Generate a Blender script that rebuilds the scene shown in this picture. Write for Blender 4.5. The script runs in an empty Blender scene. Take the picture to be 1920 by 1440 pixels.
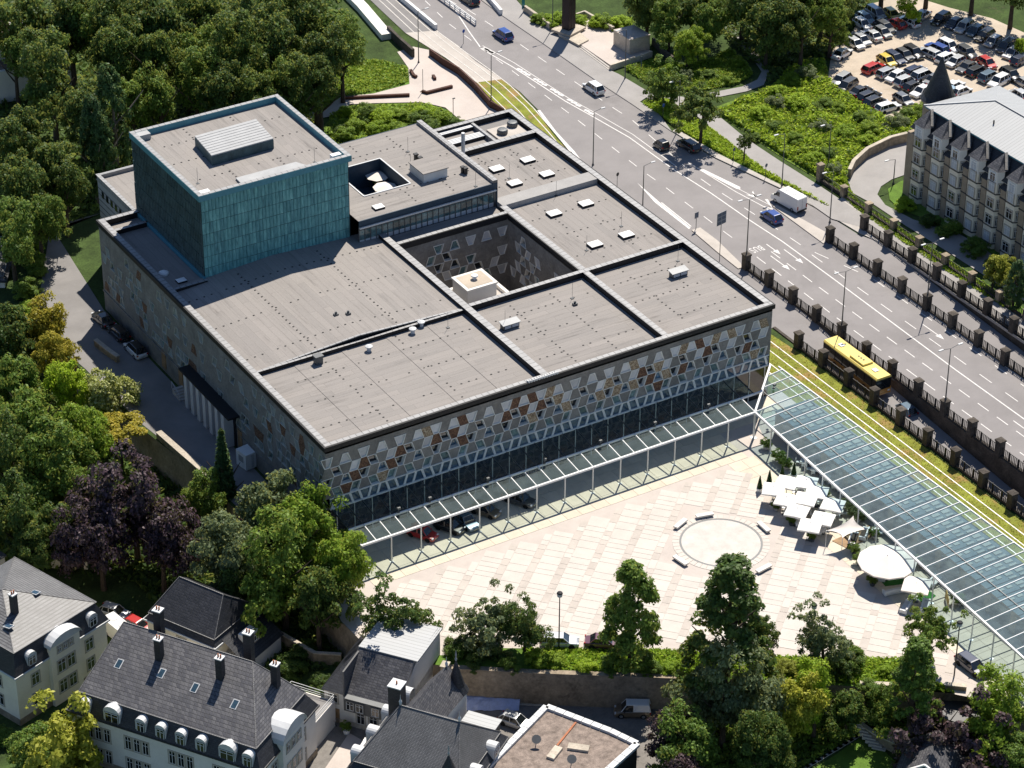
import bpy, bmesh, math, random
import numpy as np
from mathutils import Matrix, Vector
from mathutils.geometry import tessellate_polygon
rnd = random.Random(7)
D = bpy.data
scene = bpy.context.scene
COL = scene.collection
R = math.radians

# ---------------------------------------------------------------- camera, sky, sun, exposure
cam_data = D.cameras.new('camera')
cam_data.sensor_fit = 'HORIZONTAL'; cam_data.sensor_width = 36.0; cam_data.lens = 101.04
cam_data.clip_start = 1.0; cam_data.clip_end = 3000.0
cam = D.objects.new('camera', cam_data); COL.objects.link(cam)
_yaw, _pitch, _roll = 0.5483, 0.5598, 0.0049
_f = Vector((math.sin(_yaw)*math.cos(_pitch), math.cos(_yaw)*math.cos(_pitch), -math.sin(_pitch)))
_r = Vector((math.cos(_yaw), -math.sin(_yaw), 0)); _u = _r.cross(_f)
_r2 = math.cos(_roll)*_r + math.sin(_roll)*_u; _u2 = -math.sin(_roll)*_r + math.cos(_roll)*_u
cam.matrix_world = Matrix(((_r2.x, _u2.x, -_f.x, -133.18), (_r2.y, _u2.y, -_f.y, -261.68), (_r2.z, _u2.z, -_f.z, 206.92), (0, 0, 0, 1)))
scene.camera = cam

SUN = Vector((0.495, 0.465, 1.0)).normalized()
world = D.worlds.new('World'); scene.world = world; world.use_nodes = True
_nt = world.node_tree; _nt.nodes.clear()
_sky = _nt.nodes.new('ShaderNodeTexSky'); _sky.sky_type = 'NISHITA'; _sky.sun_disc = False
_sky.sun_elevation = math.asin(SUN.z); _sky.sun_rotation = math.atan2(SUN.x, SUN.y)
_sky.air_density = 0.8; _sky.dust_density = 0.1; _sky.ozone_density = 3.0
_bg = _nt.nodes.new('ShaderNodeBackground'); _bg.inputs['Strength'].default_value = 0.085
_wo = _nt.nodes.new('ShaderNodeOutputWorld')
_nt.links.new(_sky.outputs[0], _bg.inputs[0]); _nt.links.new(_bg.outputs[0], _wo.inputs[0])
_sl = D.lights.new('sun', 'SUN'); _sl.energy = 5.0; _sl.angle = R(0.53); _sl.color = (1.0, 0.93, 0.82)
sun = D.objects.new('sun', _sl); COL.objects.link(sun); sun.location = (80, 80, 150)
sun.rotation_euler = SUN.to_track_quat('Z', 'Y').to_euler()
scene.view_settings.view_transform = 'Standard'; scene.view_settings.look = 'None'
scene.view_settings.gamma = 1.0; scene.view_settings.exposure = 0.5
scene.cycles.max_bounces = 7; scene.cycles.transparent_max_bounces = 10
scene.cycles.diffuse_bounces = 3; scene.cycles.glossy_bounces = 3; scene.cycles.transmission_bounces = 4
LZ = -4.5      # level of the gardens and yards below the square

# ---------------------------------------------------------------- materials
MATS = {}
def _new(name):
    m = D.materials.new(name); m.use_nodes = True; nt = m.node_tree; nt.nodes.clear()
    out = nt.nodes.new('ShaderNodeOutputMaterial'); b = nt.nodes.new('ShaderNodeBsdfPrincipled')
    nt.links.new(b.outputs[0], out.inputs[0]); MATS[name] = m
    return m, nt, b, out
def _ramp(nt, src, stops):
    r = nt.nodes.new('ShaderNodeValToRGB'); e = r.color_ramp.elements
    while len(e) < len(stops): e.new(0.5)
    for k, (p, c) in enumerate(stops): e[k].position = p; e[k].color = (*c, 1) if len(c) == 3 else c
    nt.links.new(src, r.inputs[0]); return r.outputs[0]
def _mix(nt, a, b, fac, mode='MIX'):
    n = nt.nodes.new('ShaderNodeMix'); n.data_type = 'RGBA'; n.blend_type = mode
    for sock, v in ((n.inputs[6], a), (n.inputs[7], b), (n.inputs[0], fac)):
        if hasattr(v, 'is_linked'): nt.links.new(v, sock)
        elif isinstance(v, (tuple, list)): sock.default_value = (*v[:3], 1)
        else: sock.default_value = v
    return n.outputs[2]
def _noise(nt, scale, detail=4, rough=.6, vec=None, dist=0):
    n = nt.nodes.new('ShaderNodeTexNoise'); n.inputs['Scale'].default_value = scale
    n.inputs['Detail'].default_value = detail; n.inputs['Roughness'].default_value = rough; n.inputs['Distortion'].default_value = dist
    if vec is not None: nt.links.new(vec, n.inputs['Vector'])
    return n.outputs['Fac']
def _coord(nt, kind='Object', scale=(1, 1, 1), rot=0):
    t = nt.nodes.new('ShaderNodeTexCoord'); mp = nt.nodes.new('ShaderNodeMapping')
    mp.inputs['Scale'].default_value = scale; mp.inputs['Rotation'].default_value = (0, 0, rot)
    if kind == 'World':
        g = nt.nodes.new('ShaderNodeNewGeometry'); nt.links.new(g.outputs['Position'], mp.inputs[0])
    else: nt.links.new(t.outputs[kind], mp.inputs[0])
    return mp.outputs[0]
def _bump(nt, b, h, strength, dist=.05):
    n = nt.nodes.new('ShaderNodeBump'); n.inputs['Strength'].default_value = strength; n.inputs['Distance'].default_value = dist
    nt.links.new(h, n.inputs['Height']); nt.links.new(n.outputs[0], b.inputs['Normal'])
def scale_c(c, k): return tuple(min(1, x*k) for x in c)
def mat(name, col, rough=.8, var=.18, scale=1.2, fine=9., bump=0., metal=0., spec=.3, coord='World', patch=None, coat=0., rand=0.):
    m, nt, b, out = _new(name)
    v = _coord(nt, coord)
    n1 = _noise(nt, scale, 5, .65, v); n2 = _noise(nt, fine, 3, .7, v)
    c = _ramp(nt, n1, [(.3, scale_c(col, 1-var)), (.7, scale_c(col, 1+var))])
    if patch:
        n3 = _noise(nt, patch[1], 6, .7, v, .4)
        k = _ramp(nt, n3, [(patch[2], (0, 0, 0)), (patch[2]+.12, (1, 1, 1))])
        c = _mix(nt, c, patch[0], k)
    g = _ramp(nt, n2, [(.25, (1-var,)*3), (.75, (1+var*.6,)*3)])
    c = _mix(nt, c, g, 1.0, 'MULTIPLY')
    if rand:
        oi = nt.nodes.new('ShaderNodeObjectInfo')
        rr = _ramp(nt, oi.outputs['Random'], [(0, (1-rand,)*3), (1, (1+rand,)*3)])
        c = _mix(nt, c, rr, 1.0, 'MULTIPLY')
    nt.links.new(c, b.inputs['Base Color'])
    b.inputs['Roughness'].default_value = rough; b.inputs['Metallic'].default_value = metal
    b.inputs['Specular IOR Level'].default_value = spec
    if coat: b.inputs['Coat Weight'].default_value = coat; b.inputs['Coat Roughness'].default_value = .05
    if bump: _bump(nt, b, n2, bump)
    return m
def leaf_mat(name, c1, c2, tr=.38, rough=.55):
    m, nt, b, out = _new(name)
    g = nt.nodes.new('ShaderNodeNewGeometry'); oi = nt.nodes.new('ShaderNodeObjectInfo')
    c = _ramp(nt, g.outputs['Random Per Island'], [(0, scale_c(c1, .7)), (.45, c1), (1, c2)])
    rr = _ramp(nt, oi.outputs['Random'], [(0, (1.0, 1.08, 1.05)), (.5, (1.3, 1.3, 1.3)), (1, (1.55, 1.48, 1.25))])
    c = _mix(nt, c, rr, 1.0, 'MULTIPLY')
    nt.links.new(c, b.inputs['Base Color']); b.inputs['Roughness'].default_value = rough; b.inputs['Specular IOR Level'].default_value = .25
    t = nt.nodes.new('ShaderNodeBsdfTranslucent'); nt.links.new(_mix(nt, c, (1.0, .95, .25), .25), t.inputs[0])
    mx = nt.nodes.new('ShaderNodeMixShader'); mx.inputs[0].default_value = tr
    nt.links.new(b.outputs[0], mx.inputs[1]); nt.links.new(t.outputs[0], mx.inputs[2]); nt.links.new(mx.outputs[0], out.inputs[0])
    return m
def glass_mat(name, tint, refl=.9, trans=.8, rough=.02, dirt=0.):
    m, nt, b, out = _new(name); nt.nodes.remove(b)
    t = nt.nodes.new('ShaderNodeBsdfTransparent'); t.inputs[0].default_value = (*tint, 1)
    g = nt.nodes.new('ShaderNodeBsdfGlossy'); g.inputs['Color'].default_value = (refl, refl, refl, 1); g.inputs['Roughness'].default_value = rough
    fr = nt.nodes.new('ShaderNodeFresnel'); fr.inputs[0].default_value = 1.6
    mx = nt.nodes.new('ShaderNodeMixShader'); ge = nt.nodes.new('ShaderNodeNewGeometry'); mt_ = nt.nodes.new('ShaderNodeMath'); mt_.operation = 'MULTIPLY_ADD'; mt_.inputs[1].default_value = -1; mt_.inputs[2].default_value = 1; nt.links.new(ge.outputs['Backfacing'], mt_.inputs[0]); mu = nt.nodes.new('ShaderNodeMath'); mu.operation = 'MULTIPLY'; nt.links.new(mt_.outputs[0], mu.inputs[0]); nt.links.new(fr.outputs[0], mu.inputs[1]); nt.links.new(mu.outputs[0], mx.inputs[0])
    nt.links.new(t.outputs[0], mx.inputs[1]); nt.links.new(g.outputs[0], mx.inputs[2])
    last = mx.outputs[0]
    if dirt:
        d = nt.nodes.new('ShaderNodeBsdfDiffuse'); d.inputs[0].default_value = (.48, .56, .55, 1)
        n = _noise(nt, .7, 5, .7, _coord(nt, 'World'))
        k = _ramp(nt, n, [(.3, (dirt*.6,)*3), (.75, (dirt*1.4,)*3)])
        m2 = nt.nodes.new('ShaderNodeMixShader'); nt.links.new(k, m2.inputs[0]); nt.links.new(last, m2.inputs[1]); nt.links.new(d.outputs[0], m2.inputs[2]); last = m2.outputs[0]
    nt.links.new(last, out.inputs[0])
    return m

def gm(n): return MATS[n] if isinstance(n, str) else n

# ---------------------------------------------------------------- mesh helpers
KIDS = {}
class MB:
    def __init__(s): s.v = []; s.f = []; s.m = []
    def add(s, vs, fs, m=0):
        o = len(s.v); s.v += [tuple(p) for p in vs]; s.f += [tuple(i+o for i in f) for f in fs]; s.m += [m]*len(fs); return s
    def poly(s, pts, m=0): return s.add(pts, [tuple(range(len(pts)))], m)
    def box(s, x0, x1, y0, y1, z0, z1, m=0):
        return s.add([(x0,y0,z0),(x1,y0,z0),(x1,y1,z0),(x0,y1,z0),(x0,y0,z1),(x1,y0,z1),(x1,y1,z1),(x0,y1,z1)],
                     [(0,3,2,1),(4,5,6,7),(0,1,5,4),(1,2,6,5),(2,3,7,6),(3,0,4,7)], m)
    def obox(s, c, sz, rz=0, m=0, rx=0):
        T = Matrix.Translation(c) @ Matrix.Rotation(rz, 4, 'Z') @ Matrix.Rotation(rx, 4, 'X'); h = [q/2 for q in sz]
        vs = [T @ Vector((a*h[0], b*h[1], c2*h[2])) for c2 in (-1, 1) for a, b in ((-1,-1),(1,-1),(1,1),(-1,1))]
        return s.add(vs, [(0,3,2,1),(4,5,6,7),(0,1,5,4),(1,2,6,5),(2,3,7,6),(3,0,4,7)], m)
    def prism(s, pts, z0, z1, m=0, mtop=None, z1s=None):
        n = len(pts); a = sum(pts[i][0]*pts[(i+1)%n][1]-pts[(i+1)%n][0]*pts[i][1] for i in range(n))
        if a < 0: pts = pts[::-1]; z1s = z1s[::-1] if z1s else None
        top = [(p[0], p[1], z1s[i] if z1s else z1) for i, p in enumerate(pts)]
        o = len(s.v); s.v += [(p[0], p[1], z0) for p in pts] + top
        for i in range(n): s.f.append((o+i, o+(i+1)%n, o+n+(i+1)%n, o+n+i)); s.m.append(m)
        for t in tessellate_polygon([[Vector((*p[:2], 0)) for p in pts]]):
            x = [pts[i] for i in t]; ccw = (x[1][0]-x[0][0])*(x[2][1]-x[0][1])-(x[2][0]-x[0][0])*(x[1][1]-x[0][1]) > 0
            t = t if ccw else t[::-1]
            s.f.append(tuple(o+n+i for i in t)); s.m.append(m if mtop is None else mtop)
            s.f.append(tuple(o+i for i in t[::-1])); s.m.append(m)
        return s
    def bar(s, a, b, w, h=None, m=0):
        a = Vector(a); b = Vector(b); d = (b-a); L = d.length
        if L < 1e-6: return s
        q = d.to_track_quat('X', 'Z').to_matrix().to_4x4(); T = Matrix.Translation((a+b)/2) @ q; h = h or w
        vs = [T @ Vector((x*L/2, y*w/2, z*h/2)) for z in (-1, 1) for x, y in ((-1,-1),(1,-1),(1,1),(-1,1))]
        return s.add(vs, [(0,3,2,1),(4,5,6,7),(0,1,5,4),(1,2,6,5),(2,3,7,6),(3,0,4,7)], m)
    def tube(s, pts, r, n=6, m=0, cap=True):
        pts = [Vector(p) for p in pts]; rs = r if isinstance(r, (list, tuple)) else [r]*len(pts); o = len(s.v)
        for i, p in enumerate(pts):
            d = (pts[min(i+1, len(pts)-1)]-pts[max(i-1, 0)]).normalized()
            a = d.orthogonal().normalized() if abs(d.z) < .95 else Vector((1, 0, 0)); a = (a - d*a.dot(d)).normalized(); b = d.cross(a)
            for k in range(n):
                t = 2*math.pi*k/n; s.v.append(tuple(p + (a*math.cos(t)+b*math.sin(t))*rs[i]))
        for i in range(len(pts)-1):
            for k in range(n):
                s.f.append((o+i*n+k, o+i*n+(k+1)%n, o+(i+1)*n+(k+1)%n, o+(i+1)*n+k)); s.m.append(m)
        if cap:
            s.f.append(tuple(o+k for k in range(n))[::-1]); s.m.append(m)
            s.f.append(tuple(o+(len(pts)-1)*n+k for k in range(n))); s.m.append(m)
        return s
    def lathe(s, prof, c=(0,0,0), n=12, m=0):
        o = len(s.v)
        for r_, z in prof:
            for k in range(n):
                t = 2*math.pi*k/n; s.v.append((c[0]+r_*math.cos(t), c[1]+r_*math.sin(t), c[2]+z))
        for i in range(len(prof)-1):
            for k in range(n):
                s.f.append((o+i*n+k, o+i*n+(k+1)%n, o+(i+1)*n+(k+1)%n, o+(i+1)*n+k)); s.m.append(m)
        s.f.append(tuple(o+(len(prof)-1)*n+k for k in range(n))); s.m.append(m)
        return s
    def mesh(s, name, mats, smooth=False):
        me = D.meshes.new(name); me.from_pydata(s.v, [], s.f)
        for mt in (mats if isinstance(mats, (list, tuple)) else [mats]): me.materials.append(gm(mt))
        me.polygons.foreach_set('material_index', s.m)
        if smooth: me.polygons.foreach_set('use_smooth', [True]*len(s.f))
        me.update(); return me
    def build(s, name, mats, parent=None, smooth=False, **k):
        return put(name, s.mesh(name, mats, smooth), parent, **k)
def put(name, me, parent=None, loc=None, rz=None, sc=None, rot=None):
    o = D.objects.new(name, me); COL.objects.link(o)
    if parent is not None: o.parent = parent; KIDS.setdefault(parent.name, []).append(o)
    if loc is not None: o.location = loc
    if rz is not None: o.rotation_euler = (0, 0, rz)
    if rot is not None: o.rotation_euler = rot
    if sc is not None: o.scale = sc if isinstance(sc, (tuple, list)) else (sc, sc, sc)
    return o
def tag(o, label=None, cat=None, group=None, kind=None):
    if label: o['label'] = label
    if cat: o['category'] = cat
    if group: o['group'] = group
    if kind: o['kind'] = kind
    return o
def thing(name, label, cat, loc=(0, 0, 0), rz=0, group=None):
    o = D.objects.new(name, None); COL.objects.link(o); o.empty_display_size = .5
    o.location = loc if len(loc) == 3 else (loc[0], loc[1], 0); o.rotation_euler = (0, 0, rz)
    return tag(o, label, cat, group)
def copy_tree(o, parent=None):
    c = o.copy(); COL.objects.link(c); c.parent = parent
    for ch in KIDS.get(o.name, ()): copy_tree(ch, c)
    return c
def sheet(name, outer, z, m, holes=(), kind='structure', zf=None):
    """flat ground sheet with holes; outer, holes: lists of (x, y)"""
    loops = [[Vector((p[0], p[1], 0)) for p in l] for l in [outer, *holes]]
    flat = [p for l in loops for p in l]; tris = []
    for t in tessellate_polygon(loops):
        a, b, c = (flat[i] for i in t)
        tris.append(t if (b-a).cross(c-a).z > 0 else t[::-1])
    me = D.meshes.new(name); me.from_pydata([(p.x, p.y, (zf(p.x, p.y) if zf else 0)+z) for p in flat], [], tris); me.materials.append(gm(m)); me.update()
    o = put(name, me); o['kind'] = kind; return o
def ribbon(pts, w, z):
    """quad strip of width w along a ground polyline"""
    out = []
    for i, p in enumerate(pts):
        a = Vector(pts[max(i-1, 0)][:2]); b = Vector(pts[min(i+1, len(pts)-1)][:2]); d = (b-a).normalized(); n = Vector((-d.y, d.x))*w/2
        out.append(((p[0]+n.x, p[1]+n.y, z), (p[0]-n.x, p[1]-n.y, z)))
    return out
def add_ribbon(mb, pts, w, z, m=0):
    r = ribbon(pts, w, z)
    for a, b in zip(r, r[1:]): mb.poly([a[0], a[1], b[1], b[0]], m)
    return mb
def wall_line(mb, pts, w, z0, z1, m=0, mt=None):
    r = ribbon(pts, w, 0); fz = lambda z, i: z[i] if isinstance(z, (list, tuple)) else z
    for i, (a, b) in enumerate(zip(r, r[1:])):
        A0, A1, B0, B1 = fz(z0, i), fz(z1, i), fz(z0, i+1), fz(z1, i+1)
        v = [(*a[0][:2], A0), (*a[1][:2], A0), (*b[1][:2], B0), (*b[0][:2], B0), (*a[0][:2], A1), (*a[1][:2], A1), (*b[1][:2], B1), (*b[0][:2], B1)]
        mb.add(v, [(0,1,5,4),(1,2,6,5),(2,3,7,6),(3,0,4,7),(0,3,2,1)], m); mb.add(v, [(4,5,6,7)], m if mt is None else mt)
    return mb
ORD = ['first','second','third','fourth','fifth','sixth','seventh','eighth','ninth','tenth','eleventh','twelfth','thirteenth','fourteenth','fifteenth','sixteenth','seventeenth','eighteenth','nineteenth','twentieth']

# ---------------------------------------------------------------- material list (real-world base colours)
mat('soil_grass', (.045, .075, .018), 1, .45, .25, 3.5, .6, patch=((.10, .085, .05), .12, .62))
mat('lawn', (.095, .175, .022), .95, .3, .5, 6., .5, patch=((.15, .20, .04), .35, .58))
mat('meadow', (.12, .19, .022), .95, .45, .3, 4., .8, patch=((.05, .10, .02), .2, .5))
mat('tram_grass', (.20, .22, .03), .95, .4, .35, 5., .6, patch=((.30, .20, .07), .25, .5))
mat('forest_floor', (.035, .045, .018), 1, .4, .3, 3., .5)
mat('asphalt', (.245, .23, .228), .9, .1, .15, 14., .25, patch=((.21, .197, .195), .06, .55))
mat('asphalt_dark', (.22, .21, .205), .9, .14, .2, 12., .25)
mat('path_asphalt', (.31, .295, .285), .9, .1, .25, 10., .2)
mat('concrete', (.46, .42, .38), .85, .12, .3, 7., .2)
mat('pale_paving', (.50, .44, .40), .85, .09, .2, 6., .1)
mat('gravel', (.47, .40, .32), .95, .16, .2, 11., .6, patch=((.36, .30, .22), .15, .58))
mat('plaza_stone', (.55, .505, .46), .8, .06, .4, 8., .08, rand=.025)
mat('plaza_stone_dark', (.49, .44, .395), .8, .08, .5, 8., .08, rand=.05)
mat('arcade_stone', (.58, .52, .42), .8, .08, .5, 8., .05, rand=.05)
mat('kerb_stone', (.42, .39, .36), .85, .12, .8, 8., .2)
mat('road_paint', (.66, .64, .62), .7, .12, 1., 12., 0, spec=.2)
mat('old_stone', (.085, .072, .06), .9, .45, .5, 5., .7, rand=.25)
mat('wall_stone', (.30, .245, .18), .92, .35, .35, 2.2, .8, patch=((.16, .13, .10), .3, .56))
mat('wall_stone_pale', (.50, .44, .36), .9, .2, .5, 4., .5, rand=.15)
mat('corten', (.075, .032, .022), .8, .4, .6, 6., .3)
mat('rail_steel', (.50, .48, .45), .45, .15, 1., 9., 0, metal=.5)
mat('white_paint', (.76, .76, .75), .55, .05, 1., 9., 0)
mat('white_render', (.72, .69, .64), .85, .07, .5, 5., .1)
mat('cream_render', (.78, .71, .58), .85, .06, .5, 5., .1)
mat('pale_grey_render', (.60, .585, .57), .85, .06, .5, 5., .1)
mat('black_metal', (.018, .018, .02), .5, .2, 2, 9, 0, spec=.4)
mat('dark_iron', (.03, .03, .032), .7, .3, 1, 9, .2)
mat('lamp_grey', (.11, .115, .12), .5, .1, 1., 9., 0, metal=.4)
mat('zinc', (.34, .345, .35), .6, .10, .5, 6., 0, metal=.1)
mat('zinc_pale', (.54, .55, .56), .6, .08, .6, 6., 0, metal=.1)
mat('aluminium', (.62, .64, .65), .4, .06, .7, 7., 0, metal=.4)
mat('glass_dark', (.014, .017, .02), .06, .2, .6, 3., 0, spec=.9)
mat('glass_blue', (.03, .06, .085), .05, .3, .8, 3., 0, spec=.9)
mat('blind_pale', (.48, .50, .53), .6, .08, 2, 9, 0)
mat('timber', (.30, .19, .10), .7, .25, 1., 8., .2)
mat('bark', (.075, .055, .04), .95, .35, 1.5, 9., .6)
mat('bark_pale', (.20, .17, .14), .95, .3, 1.5, 9., .5)
mat('cobble', (.20, .185, .17), .9, .2, .8, 6., .4)
mat('tarp_blue', (.38, .45, .68), .5, .14, 1.2, 5., .4)
mat('terracotta', (.42, .16, .08), .8, .2, 2, 9, 0)

mat('pebble_white', (.56, .52, .48), .9, .12, .6, 12., .2); mat('navy_metal', (.03, .055, .085), .6, .15, .6, 6, 0)

# ---------------------------------------------------------------- the setting: ground, roads, paths
EDGE = [(-28.54,87.12), (-9.59,68.55), (-10.19,62.52), (-9.58,53.97), (-8.85,36.35), (-6.81,20.41), (-6.60,8.42), (-6.47,-4.29), (-6.38,-15.12), (-6.14,-22.59), (0.02,-29.26), (8.27,-35.16), (22.16,-44.67), (30.82,-50.69), (39.63,-57.50), (49.36,-64.03), (55.00,-71.56), (66.88,-88.74)]
lower_poly = EDGE + [(66.88,-88.74), (42.49,-115.61), (-88.87,-36.59), (-44.13,98.34)]
upper_outer = EDGE + [(115, -420), (620, -420), (620, 620), (-260, 620), (-260, 130)]
TR1 = [(78.35, 14.0), (84.05, 14.0), (84.05, -110.0), (78.35, -110.0)]
TR2 = [(99.85, 26.0), (105.75, 26.0), (105.75, -110.0), (99.85, -110.0)]
sheet('ground', upper_outer, -.06, 'soil_grass', [TR1, TR2])
low = sheet('garden_ground', [(-260, 100), *EDGE, (150, -420), (-260, -420)], LZ, 'soil_grass')
# planted bank between the two levels
mb = MB(); rr_ = []
for i, p in enumerate(EDGE):
    a = Vector(EDGE[max(i-1, 0)]); b = Vector(EDGE[min(i+1, len(EDGE)-1)]); d = (b-a).normalized(); rr_.append((Vector((p[0], p[1])), Vector((-d.y, d.x))*-1.0))
for (p, n), (q, k) in zip(rr_, rr_[1:]):
    w = .5
    mb.poly([(p.x, p.y, -.06), (p.x+n.x*w, p.y+n.y*w, LZ), (q.x+k.x*w, q.y+k.y*w, LZ), (q.x, q.y, -.06)], 0)
tag(mb.build('bank', ['wall_stone']), kind='structure')

NEAR = [(100.01,169.50), (87.29,135.12), (86.25,122.49), (86.39,115.61), (85.79,108.84), (86.17,100.95), (86.29,95.63), (85.36,88.38), (83.60,80.73), (82.43,73.38), (80.90,66.66), (80.12,59.87), (79.25,51.18), (79.08,42.35), (79.54,34.68), (79.28,26.20), (77.2, 14)]
FAR = [(103.36,142.55), (98.79,122.21), (98.94,109.34), (98.97,92.86), (99.32,81.38), (99.40,71.10), (100.09,60.15), (102.81,47.13), (104.05,37.93), (104.57,29.38), (105.7, 26)]
sheet('road', NEAR + [(78.35, 14), (84.05, 14), (84.05, -110), (99.85, -110), (99.85, 26), (105.75, 26)] + FAR[::-1], 0.0, 'asphalt')
def ramp(name, x0, x1, y0, y1, slope):
    mb = MB(); n = 12; z = lambda y: -min(4.2, max(0, (y0-y)*slope))
    ys = [y0+(y1-y0)*i/n for i in range(n+1)]
    for a, b in zip(ys, ys[1:]): mb.poly([(x0, b, z(b)), (x1, b, z(b)), (x1, a, z(a)), (x0, a, z(a))])
    tag(mb.build(name, ['asphalt']), kind='structure')
    for side, nm, lab in ((x0, 'west', 'the square'), (x1, 'east', 'the villa')):
        mb = MB(); o = 0.0
        for a, b in zip(ys, ys[1:]):
            sg = -1 if side == x0 else 1
            v = [(side, a, z(a)-.3), (side, b, z(b)-.3), (side, b, .12), (side, a, .12), (side+sg*.45, a, .12), (side+sg*.45, b, .12), (side+sg*.45, a, -1), (side+sg*.45, b, -1)]
            mb.add(v, [(0, 1, 2, 3), (3, 2, 5, 4), (4, 5, 7, 6)])
        RAMPWALLS.append((mb, nm, lab))
    return z
RAMPWALLS = []
RZ1 = ramp('bus_lane', 78.35, 84.05, 14.0, -110.0, .07)
RZ2 = ramp('slip_lane', 99.85, 105.75, 26.0, -110.0, .045)
for (mb, nm, lab), t in zip(RAMPWALLS, ('bus lane on the tram side', 'bus lane on the avenue side', 'slip lane on the avenue side', 'slip lane on the villa side')):
    tag(mb.build('retaining_wall', ['old_stone']), 'dark stone retaining wall of the sunken ' + t, 'wall', 'walls of the sunken lanes')

GRASS_R = [(86.17,100.95), (86.07,95.77), (84.87,88.23), (83.04,80.63), (81.74,73.38), (80.22,66.66), (79.24,60.00), (78.30,51.17), (78.05,42.22), (78.67,34.10), (78.52,25.77), (76.6, 14), (77.3, 5), (77.3, -150)]
GRASS_L = [(69.2, -150), (69.2, 30), (78.51,78.88), (80.18,89.71), (81.05,96.96), (81.90,102.11)]
sheet('tram_lawn', GRASS_R + GRASS_L, .02, 'tram_grass')
sheet('tram_slab', [(86.17,100.95), (81.90,102.11), (82.41,110.38), (81.85,117.35), (81.28,124.47), (86.25,122.49), (86.39,115.61), (85.79,108.84)], .03, 'concrete')
mb = MB()
sheet('bridge_track_bed', [(86.25,122.49), (81.28,124.47), (82.16,134.37), (84.84,161.68), (96.81,165.70), (87.29,135.12)], .03, 'asphalt_dark')
RAILS = [[(84.78,153.59), (83.83,137.18), (82.64,124.15), (82.32,113.74), (82.44,105.24), (81.69,98.37), (80.82,90.43), (79.27,80.11), (77.00,69.39), (70.9, 40), (70.6, 14), (70.5, -150)],
         [(85.81,153.52), (84.93,136.52), (83.85,123.91), (83.54,113.72), (83.62,105.00), (83.36,98.29), (82.48,89.88), (80.75,79.65), (78.58,68.05), (72.4, 40), (72.0, 14), (71.9, -150)],
         [(87.81,152.86), (86.18,135.01), (85.35,123.27), (85.12,113.97), (85.20,105.45), (85.00,98.67), (84.22,90.60), (82.64,81.09), (80.36,69.03), (74.6, 40), (74.0, 14), (73.9, -150)],
         [(89.00,152.69), (86.91,134.07), (86.20,122.76), (86.14,113.60), (86.21,105.08), (86.04,98.05), (85.03,89.46), (83.40,80.42), (80.90,67.88), (76.0, 40), (75.5, 14), (75.4, -150)]]
for k, r in enumerate(RAILS):
    mb = MB(); wall_line(mb, r, .11, .0, .06)
    add_ribbon(mb, r, .2, .035, 1)
    tag(mb.build('tram_rail', ['rail_steel', 'kerb_stone']), 'steel tram rail in the grass, %s from the theatre' % ORD[k], 'rail', 'tram rails')
# pavements with kerbs
def pavement(name, pts, m, h=.12):
    mb = MB(); mb.prism(pts, -.3, h, 1, 0); return tag(mb.build(name, [m, 'kerb_stone']), kind='structure')
pavement('pavement', [(99.32,144.95), *FAR[1:6], (101.08,77.25), (100.86,82.47), (104.08,83.91), (103.45,92.73), (102.96,94.87), (103.35,102.64), (103.27,111.38), (102.74,113.41), (103.32,121.78), (105.49,133.33)], 'path_asphalt')
pavement('pavement_strip', [(99.57,71.21), (100.26,60.25), (102.98,47.23), (104.22,38.02), (104.84,29.60), (105.7, 26), (105.7, -110), (109.5, -110), (109.5, 40), (105.92,37.78), (103.62,48.25), (101.44,60.79), (100.49,71.52)], 'kerb_stone')
sheet('verge', [(100.49,71.52), (101.44,60.79), (103.62,48.25), (106.13,38.05), (104.39,43.80), (104.65,52.49), (105.19,62.54), (105.62,69.76), (105.29,81.39), (100.54,81.99), (101.08,77.25)], .10, 'lawn')
sheet('footpath', [(104.08,83.91), (108.99,79.18), (108.71,70.52), (108.04,62.96), (108.17,53.88), (108.60,44.08), (108.74,33.58), (109.18,23.81), (110, -60), (107, -60), (106.6, 30), (103.93,35.10), (103.98,43.25), (104.35,52.06), (104.88,62.09), (105.30,69.30), (105.15,76.58), (102.13,84.39)], .14, 'path_asphalt')
sheet('park_path', [(110.49,79.86), (113.75,79.27), (118.25,78.63), (121.82,79.48), (124.16,81.55), (125.63,86.05), (126.77,91.81), (127.99,96.66), (129.50,101.19), (131.79,106.10), (132.86,105.72), (130.99,100.80), (129.78,96.09), (128.65,90.93), (127.39,85.48), (125.21,80.92), (121.58,77.33), (117.84,76.84), (112.54,77.52)], .06, 'path_asphalt')
sheet('meadow_ground', [(109.03,74.71), (109.31,64.76), (109.22,55.32), (109.88,44.72), (112.09,41.99), (116.51,47.88), (123.10,49.76), (129.30,49.64), (139.00,57.95), (130.64,59.63), (132.31,73.23), (135.97,80.37), (128.66,80.03), (122.35,75.74), (116.94,75.57)], .02, 'meadow')
sheet('gravel_lot', [(131.71,73.59), (138.95,82.16), (146.67,86.52), (154.89,93.63), (163.53,93.61), (166.43,85.49), (169.96,78.36), (171.48,67.61), (178.95,43.15), (146.88,7.92), (139.03,30.35), (140.02,55.14), (130.95,57.26), (130.69,61.80), (131.02,67.18)], .05, 'gravel')
sheet('villa_drive', [(128.92,50.51), (123.10,49.76), (116.47,46.87), (113.34,43.66), (111.61,40.29), (112.16,35.43), (112.19,27.68), (112.53,20.50), (112.97,1.67), (112.58,-19.10), (117.95,-17.41), (118.73,6.20), (117.47,21.68), (114.34,28.89), (113.54,34.60), (114.57,37.92), (116.63,39.68), (119.41,40.64), (124.62,40.98), (130.17,48.06)], .05, 'path_asphalt')
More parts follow.
